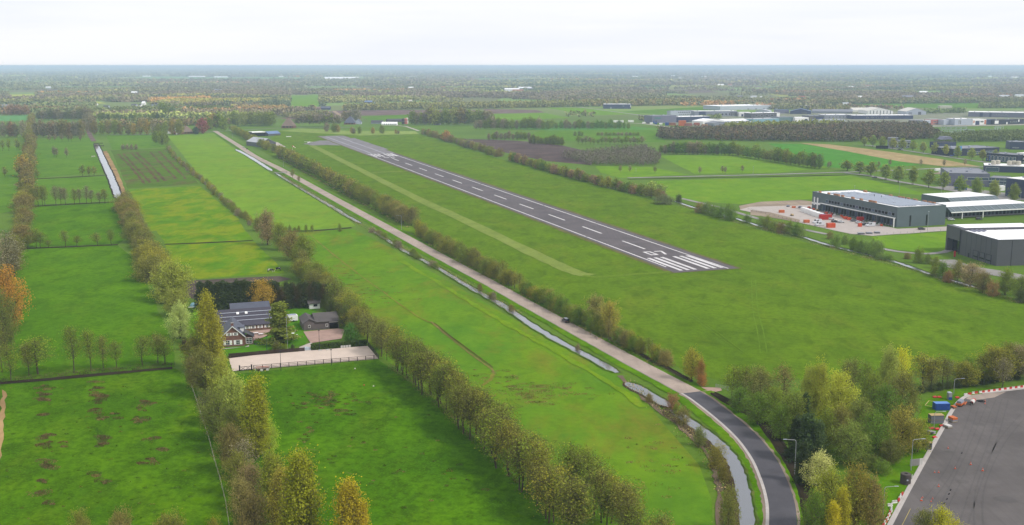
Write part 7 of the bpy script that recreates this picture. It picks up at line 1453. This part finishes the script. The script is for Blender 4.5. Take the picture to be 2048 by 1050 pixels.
# small boundary things: runway side markers, fence posts of the near pasture, canal sluices, bridge
for i, (x, b) in enumerate(((1219, 371), (1272.5, 386.5), (1450, 434.5))):
    o = thing('runway_marker', f'{ordw(i + 1)} small white runway side marker from the top', 'marker', G(x, b), RANG, 'runway side markers'); MB().prism([(-.5, 0), (.5, 0), (.1, .5), (-.1, .5)], -.4, .4, 'x').build('marker_board', WHP, o); piece('base', CONCG, o, -.45, .45, -.55, .55, -.01, .04)
wirefence([(378, 760), (392, 800), (404, 838), (418, 880), (428, 920), (440, 960), (452, 1010), (462, 1080)], 'thin wire fence with pale posts along the near pasture', 1.2, 4.2, M('weathered_post', (196, 186, 166)), 2, .06)
for i, (x, b) in enumerate(((192, 287), (194, 292))): o = thing('sluice', f'{"far" if i == 0 else "near"} dark plank dam across the canal', 'dam', G(x - 3, b), .1, 'plank dams across the canal'); piece('planks', BROWNW, o, -1, 10, -.3, .3, 0, .7); piece('post', BROWNW, o, -1.4, -1.01, -.3, .3, 0, 1.0); piece('post', BROWNW, o, 10.01, 10.4, -.3, .3, 0, 1.0)
o = thing('foot_bridge', 'little wooden bridge from the road over the ditch into the crop', 'bridge', G(553, 346.5), .1); piece('deck', CONCG, o, -2.5, 10, -1.4, 1.4, .3, .6); 
for y in (-1.4, 1.34): piece('rail', TIMBER, o, -2.4, 9.9, y, y + .06, 1.3, 1.4); [piece('post', TIMBER, o, x, x + .1, y, y + .06, .601, 1.299) for x in (-2.2, 1.5, 5.2, 9.6)]
o = thing('field_gate', 'grey metal field gate at the farm gateway beside the wood', 'gate', G(1432, 776), -.7)
for z in (.3, .6, .9, 1.2): piece('bar', STEEL, o, 0, 4.2, -.03, .03, z, z + .06)
for x in (-.1, 4.2): piece('post', STEEL, o, x, x + .1, -.05, .05, 0, 1.4)
field('tuft_strip', [(-8, 870), (6, 780), (14, 785), (4, 880), (-6, 960), (-14, 960)], Z + .06, reedm, .6, 4)

# rush tufts in the near pasture, dug turf heaps, reeds: nobody could count them
def tufts(name, spots, cols, hh=(.35, .7), rr=(.5, 1.1), nq=70, sz=.16):
    r = np.random.default_rng(len(spots)); V = []; C = []
    for x, b, s in spots:
        P = G(x, b); R_ = rnd.uniform(*rr) * s; n = int(nq * s); c = np.array(tl(rnd.choice(cols), .2))
        a = r.uniform(0, 6.28, n); q = np.sqrt(r.uniform(size=n)) * R_; p = np.stack([P.x + np.cos(a) * q * 1.5, P.y + np.sin(a) * q, .1 + r.uniform(size=n) * rnd.uniform(*hh) * (1.1 - q / R_)], 1)
        V.append(quads(p, sz, r, slim=.5)); C.append(np.repeat(np.r_[c, 1][None], n * 4, 0))
    V = np.concatenate(V); V[:, 2] = np.maximum(V[:, 2], LIFT * .5); me = pymesh(name, V, len(V) // 4, [TINT]); ca = me.color_attributes.new('tint', 'FLOAT_COLOR', 'CORNER'); ca.data.foreach_set('color', np.concatenate(C).astype(np.float32).ravel()); new_obj(name, me, None, 'stuff')
sp = []
for x, b, n in ((88, 775, 5), (88, 788, 6), (90, 800, 8), (86, 830, 4), (90, 875, 8), (92, 890, 5), (92, 925, 5), (94, 935, 4), (84, 962, 3), (82, 990, 4), (90, 1005, 3), (190, 765, 3), (190, 777, 6), (196, 790, 10), (202, 800, 6), (190, 822, 5), (200, 840, 4), (206, 876, 6), (206, 890, 5), (196, 948, 3), (206, 966, 3), (288, 803, 4), (294, 808, 3), (280, 821, 3), (290, 840, 4), (305, 875, 3), (328, 900, 3), (290, 926, 3), (304, 926, 3), (128, 885, 2), (230, 829, 3), (276, 840, 3)):
    for _ in range(n): sp.append((x + rnd.gauss(0, 6), b + rnd.gauss(0, 3), rnd.uniform(.7, 1.5)))
tufts('rush_tufts', sp, [(88, 74, 46), (74, 64, 36), (64, 62, 32), (94, 80, 48)])
sp = [(rnd.gauss(655, 34), rnd.gauss(802, 9), rnd.uniform(.5, 1.3)) for _ in range(60)] + [(rnd.gauss(690, 14), rnd.gauss(826, 4), rnd.uniform(.6, 1.1)) for _ in range(14)] + [(rnd.gauss(615, 12), rnd.gauss(868, 12), .7) for _ in range(10)]
sp += [(rnd.uniform(520, 1000), 760 + rnd.random() ** .6 * 260, rnd.uniform(.3, .7)) for _ in range(60)]
tufts('paddock_weeds', [s for s in sp if s[0] < 760 + (s[1] - 720) * 1.05], [(58, 74, 22), (70, 78, 26), (92, 84, 44)], (.2, .45), (.5, 1.2), 60)
tufts('pasture_weeds', [(rnd.uniform(10, 400), rnd.uniform(770, 1045), rnd.uniform(.25, .6)) for _ in range(120)], [(60, 84, 18), (78, 88, 28), (70, 96, 20)], (.15, .3), (.4, 1.0), 50)
# reeds and scrub strung along ditches and hedges
def fringe(name, lines, cols, per=1.2, hh=(.8, 1.9), spread=1.2, nq=26, sz=.2):
    r = np.random.default_rng(len(lines) * 7); V = []; C = []
    for px, off in lines:
        P = dense(pl(px), 1 / per); 
        for p in P:
            if rnd.random() < .18: continue
            c = np.array(tl(rnd.choice(cols), .2)); h = rnd.uniform(*hh); q = np.stack([p.x + off + r.normal(size=nq) * spread, p.y + r.normal(size=nq) * spread, .1 + r.uniform(size=nq) * h], 1)
            V.append(quads(q, sz, r, slim=.35)); C.append(np.repeat(np.r_[c, 1][None], nq * 4, 0))
    V = np.concatenate(V); V[:, 2] = np.maximum(V[:, 2], .05); me = pymesh(name, V, len(V) // 4, [TINT]); ca = me.color_attributes.new('tint', 'FLOAT_COLOR', 'CORNER'); ca.data.foreach_set('color', np.concatenate(C).astype(np.float32).ravel()); new_obj(name, me, None, 'stuff')
fringe('ditch_reeds', [([(560, 352), (640, 402), (700, 440), (780, 487), (880, 542), (960, 588), (1030, 630)], 1.2), ([(1258, 770), (1290, 796), (1330, 826), (1372, 862), (1410, 905), (1440, 955), (1455, 1010), (1458, 1060)], 0), ([(1360, 410), (1480, 446), (1600, 478), (1700, 507), (1800, 533), (1900, 563), (2050, 608)], -1.5)], [(140, 122, 84), (112, 104, 62), (96, 104, 46), (80, 90, 40), (90, 80, 54)], .9, (.5, 1.7), 1.2)
fringe('hedge_bottom', [([(1165, 1095), (1096, 1022), (1030, 950), (962, 888), (912, 838), (869, 798), (790, 735)], -1.2)], [(60, 66, 34), (84, 78, 46), (70, 84, 32), (110, 90, 62)], .9, (.5, 1.6), .9, 30)  # low hedge scrub; its dark tones also stand in for contact shade
fringe('hedge_bottom', [([(1328, 740), (1262, 709), (1198, 678), (1142, 646), (1082, 613), (1030, 584), (958, 545), (842, 481)], 0), ([(818, 456), (712, 402), (612, 347), (556, 315)], 0)], [(52, 56, 30), (84, 80, 46), (150, 122, 88), (66, 80, 34)], .6, (.4, 1.5), .8, 24)  # roadside understory, darker tones painting the contact shade at the hedge foot
fringe('dark_ditch_scrub', [([(0, 766), (90, 756), (230, 743), (345, 733)], 0), ([(0, 762), (90, 752), (230, 739), (345, 729)], 0)], [(40, 38, 24), (62, 54, 34), (56, 66, 28), (80, 68, 44)], 1.4, (.4, 1.7), .7, 34, .17)
# loose goods along the docks and the yard edge
for k in range(13):
    q = local(RA[0], RA[1], 22 + k * 4.9 + rnd.uniform(-1, 1), rnd.uniform(-6.5, -3.2)); mm = rnd.choice([WHP, CONCG, TIMY, ORP, MGRY])
    o = thing('goods_pallet', f'{ordw(k + 1)} load of building goods from the left in front of the dock doors', 'pallet', q, RA[1] + rnd.uniform(-.3, .3), 'building goods before the docks')
    piece('pallet', TIMY, o, -.9, .9, -.6, .6, LIFT + .06, LIFT + .2); piece('load', mm, o, -.8, .8, -.55, .55, LIFT + .202, LIFT + rnd.uniform(.7, 1.6))
for k, (x, b, c) in enumerate(((1618, 417, ORP), (1627, 420.5, ORP), (1634, 422, TIMY), (1652, 428, ORP), (1662, 430, REDP), (1584, 432, TIMY), (1576, 414, MGRY), (1600, 416, MGRY))):
    o = thing('machine_part', f'{ordw(k + 1)} orange or grey machine from the left at the back of the warehouse yard', 'machine', G(x, b), rnd.uniform(0, 3), 'machines at the back of the yard')
    MB().prism([(-1.2, LIFT + .4), (1.2, LIFT + .4), (1.0, LIFT + 1.2), (-.2, LIFT + 1.5), (-1.1, LIFT + 1.1)], -.6, .6, 'y').build('body', c, o); piece('track', BLACK, o, -1.1, 1.1, -.75, .75, LIFT + .05, LIFT + .4)
# bare and worn patches: soil rows in the far rough field, muddy track on the spit, weeds in the crop
for q in ([(236, 308), (262, 335), (290, 368)], [(246, 307), (275, 338), (300, 366)], [(262, 306), (290, 332), (318, 364)], [(272, 305), (300, 330), (330, 362)], [(300, 304), (330, 335), (352, 358)], [(318, 303), (350, 335), (372, 358)]):
    ribbon('soil_row', dense(smooth(pl(q), 6), 6), 1.1, 1.1, Z + .03, soil('row_soil', (116, 98, 70), A0, .6), .9)
ribbon('muddy_bank', dense(smooth(pl([(1240, 752), (1290, 800), (1340, 838), (1392, 882), (1421, 920), (1435, 960), (1440, 1000), (1437, 1070)]), 6), 3), .7, .7, Z + .03, soil('bank_mud', (140, 122, 104), A0, .4), .5)
sp = [(rnd.gauss(1060, 55), rnd.gauss(788, 13), rnd.uniform(.5, 1.3)) for _ in range(90)] + [(rnd.gauss(1000, 40), rnd.gauss(752, 10), rnd.uniform(.4, .9)) for _ in range(30)] + [(rnd.gauss(690, 26), rnd.gauss(560, 14), rnd.uniform(.5, 1.2)) for _ in range(40)] + [(rnd.gauss(760, 40), rnd.gauss(590, 12), rnd.uniform(.4, 1)) for _ in range(30)] + [(rnd.gauss(1300, 50), rnd.gauss(930, 40), rnd.uniform(.4, .8)) for _ in range(30)]
tufts('crop_weeds', [s for s in sp if s[1] < 560 + (s[0] - 640) * .62 + 260 and s[0] < 1380], [(92, 92, 40), (112, 98, 56), (76, 90, 34), (104, 84, 52)], (.1, .25), (.8, 2.0), 60, .14)
# belts of far trees that run together
for nm, q, st_, h_, cl in (('tree_belt', [(-10, 226), (70, 223), (170, 222), (170, 226), (60, 229), (-10, 230)], 9, (10, 16), [(104, 100, 62), (112, 92, 66), (96, 98, 58)]),
        ('tree_belt', [(180, 226), (330, 220), (470, 222), (470, 226), (330, 226), (180, 232)], 8, (9, 15), [(92, 100, 54), (104, 108, 58), (84, 92, 52)]),
        ('tree_belt', [(200, 250), (300, 247), (420, 247), (470, 245), (470, 250), (300, 253), (200, 256)], 7, (8, 13), [(104, 100, 60), (96, 104, 54), (110, 96, 62)]),
        ('tree_belt', [(560, 232), (640, 226), (660, 228), (580, 236)], 8, (5, 9), [(112, 104, 66), (104, 106, 60)]),
        ('tree_belt', [(690, 219), (830, 216), (1000, 214), (1160, 211), (1160, 214), (1000, 217), (830, 219), (690, 222)], 9, (12, 18), [(108, 110, 62), (116, 112, 64), (98, 100, 62), (126, 124, 66)]),
        ('tree_belt', [(1160, 211), (1300, 209), (1400, 208), (1400, 210), (1300, 212), (1160, 214)], 9, (13, 19), [(112, 110, 62), (122, 108, 64), (102, 106, 60)]),
        ('tree_belt', [(1600, 207), (1760, 205), (2060, 203), (2060, 206), (1760, 208), (1600, 210)], 9, (10, 16), [(106, 106, 66), (114, 104, 70), (98, 102, 64)]),
        ('tree_belt', [(1620, 222), (1700, 219), (1720, 221), (1640, 225)], 8, (6, 10), [(104, 108, 62), (112, 104, 64)]),
        ('tree_belt', [(1850, 224), (1930, 222), (1930, 226), (1850, 228)], 8, (6, 10), [(104, 116, 66), (94, 110, 60)]),
        ('tree_belt', [(1280, 240), (1320, 238), (1340, 240), (1290, 243)], 7, (6, 10), [(104, 108, 60), (112, 110, 62)]),
        ('tree_belt', [(1400, 236), (1440, 235), (1440, 237), (1400, 238)], 7, (5, 8), [(100, 110, 60)]),
        ('tree_belt', [(1960, 213), (2060, 212), (2060, 216), (1960, 217)], 8, (9, 14), [(108, 112, 64), (100, 104, 62)])):
    thicket(nm, q, st_, h_, cl, (2.2, 3.2), 22, .28)
ribbon('country_road', smooth(pl([(1815, 253), (1900, 252), (1980, 251), (2070, 249)])), 5, 5, Z + .06, paving)
ribbon('country_road', smooth(pl([(1440, 256), (1560, 250), (1700, 240), (1840, 239), (1940, 240), (2060, 240)])), 4, 4, Z + .07, greyroad)
tyre = asphalt('tyre_marks', (102, 97, 95), .9, .3, .3)
for q in ([(1985, 800), (1960, 860), (1930, 930), (1880, 1030), (1850, 1100)], [(2010, 800), (1990, 870), (1960, 950), (1930, 1040), (1915, 1100)], [(2048, 830), (2000, 890), (1960, 980), (1960, 1080)], [(1950, 815), (1935, 860), (1900, 940), (1850, 1010)]):
    c0 = dense(smooth(pl(q), 8), 2)
    for o_ in (-.9, .9): ribbon('tyre_mark', offs(c0, o_), .16, .16, Z + .072, tyre, .06)
for x, b, r_ in ((1985, 905, 1.6), (1925, 965, 1.1), (2010, 1000, 2.0), (1900, 905, .9), (1960, 850, 1.3)):
    P = G(x, b); field('oil_stain', None, Z + .068, tyre, .25, 1, pts=[P + Vector((r_ * math.cos(k * .7) * 1.4, r_ * math.sin(k * .7), 0)) for k in range(9)])
# ------------------------------------------------------------------ low wooded hills along the horizon
def hills():
    g = N('hill_woods'); p = g.pos(); m = g.col(g.mix(g.noise(p, .0006, 4), rgb(110, 112, 84), rgb(134, 124, 104)), .95, 0)
    for d, h0, h1, seed, x0, x1 in ((21000, 8, 34, 3, .05, .56), (29000, 20, 62, 5, -.1, .56), (38000, 24, 70, 9, -.56, .56)):
        r = random.Random(seed); ph = [(r.uniform(2, 9), r.uniform(0, 6.3)) for _ in range(5)] + [(r.uniform(14, 40), r.uniform(0, 6.3)) for _ in range(4)]
        v = []; f = []; n = 220
        for i in range(n + 1):
            t = i / n; x = (x0 + (x1 - x0) * t) * d
            s = sum(math.sin(t * q * 6.3 + a) / (1 + k * .4) for k, (q, a) in enumerate(ph)) / 3
            e = min(1, t * 8, (1 - t) * 8) if seed != 9 else 1; h = max(1, (h0 + (h1 - h0) * (s * .5 + .5)) * e)
            v += [(x, d - 1500, 0), (x, d, h), (x, d + 2500, 0)]
            if i: a = 3 * i - 3; f += [(a, a + 3, a + 4, a + 1), (a + 1, a + 4, a + 5, a + 2)]
        me = bpy.data.meshes.new('hills'); me.from_pydata(v, [], f); me.materials.append(m); new_obj('hills', me, None, 'structure')
hills()
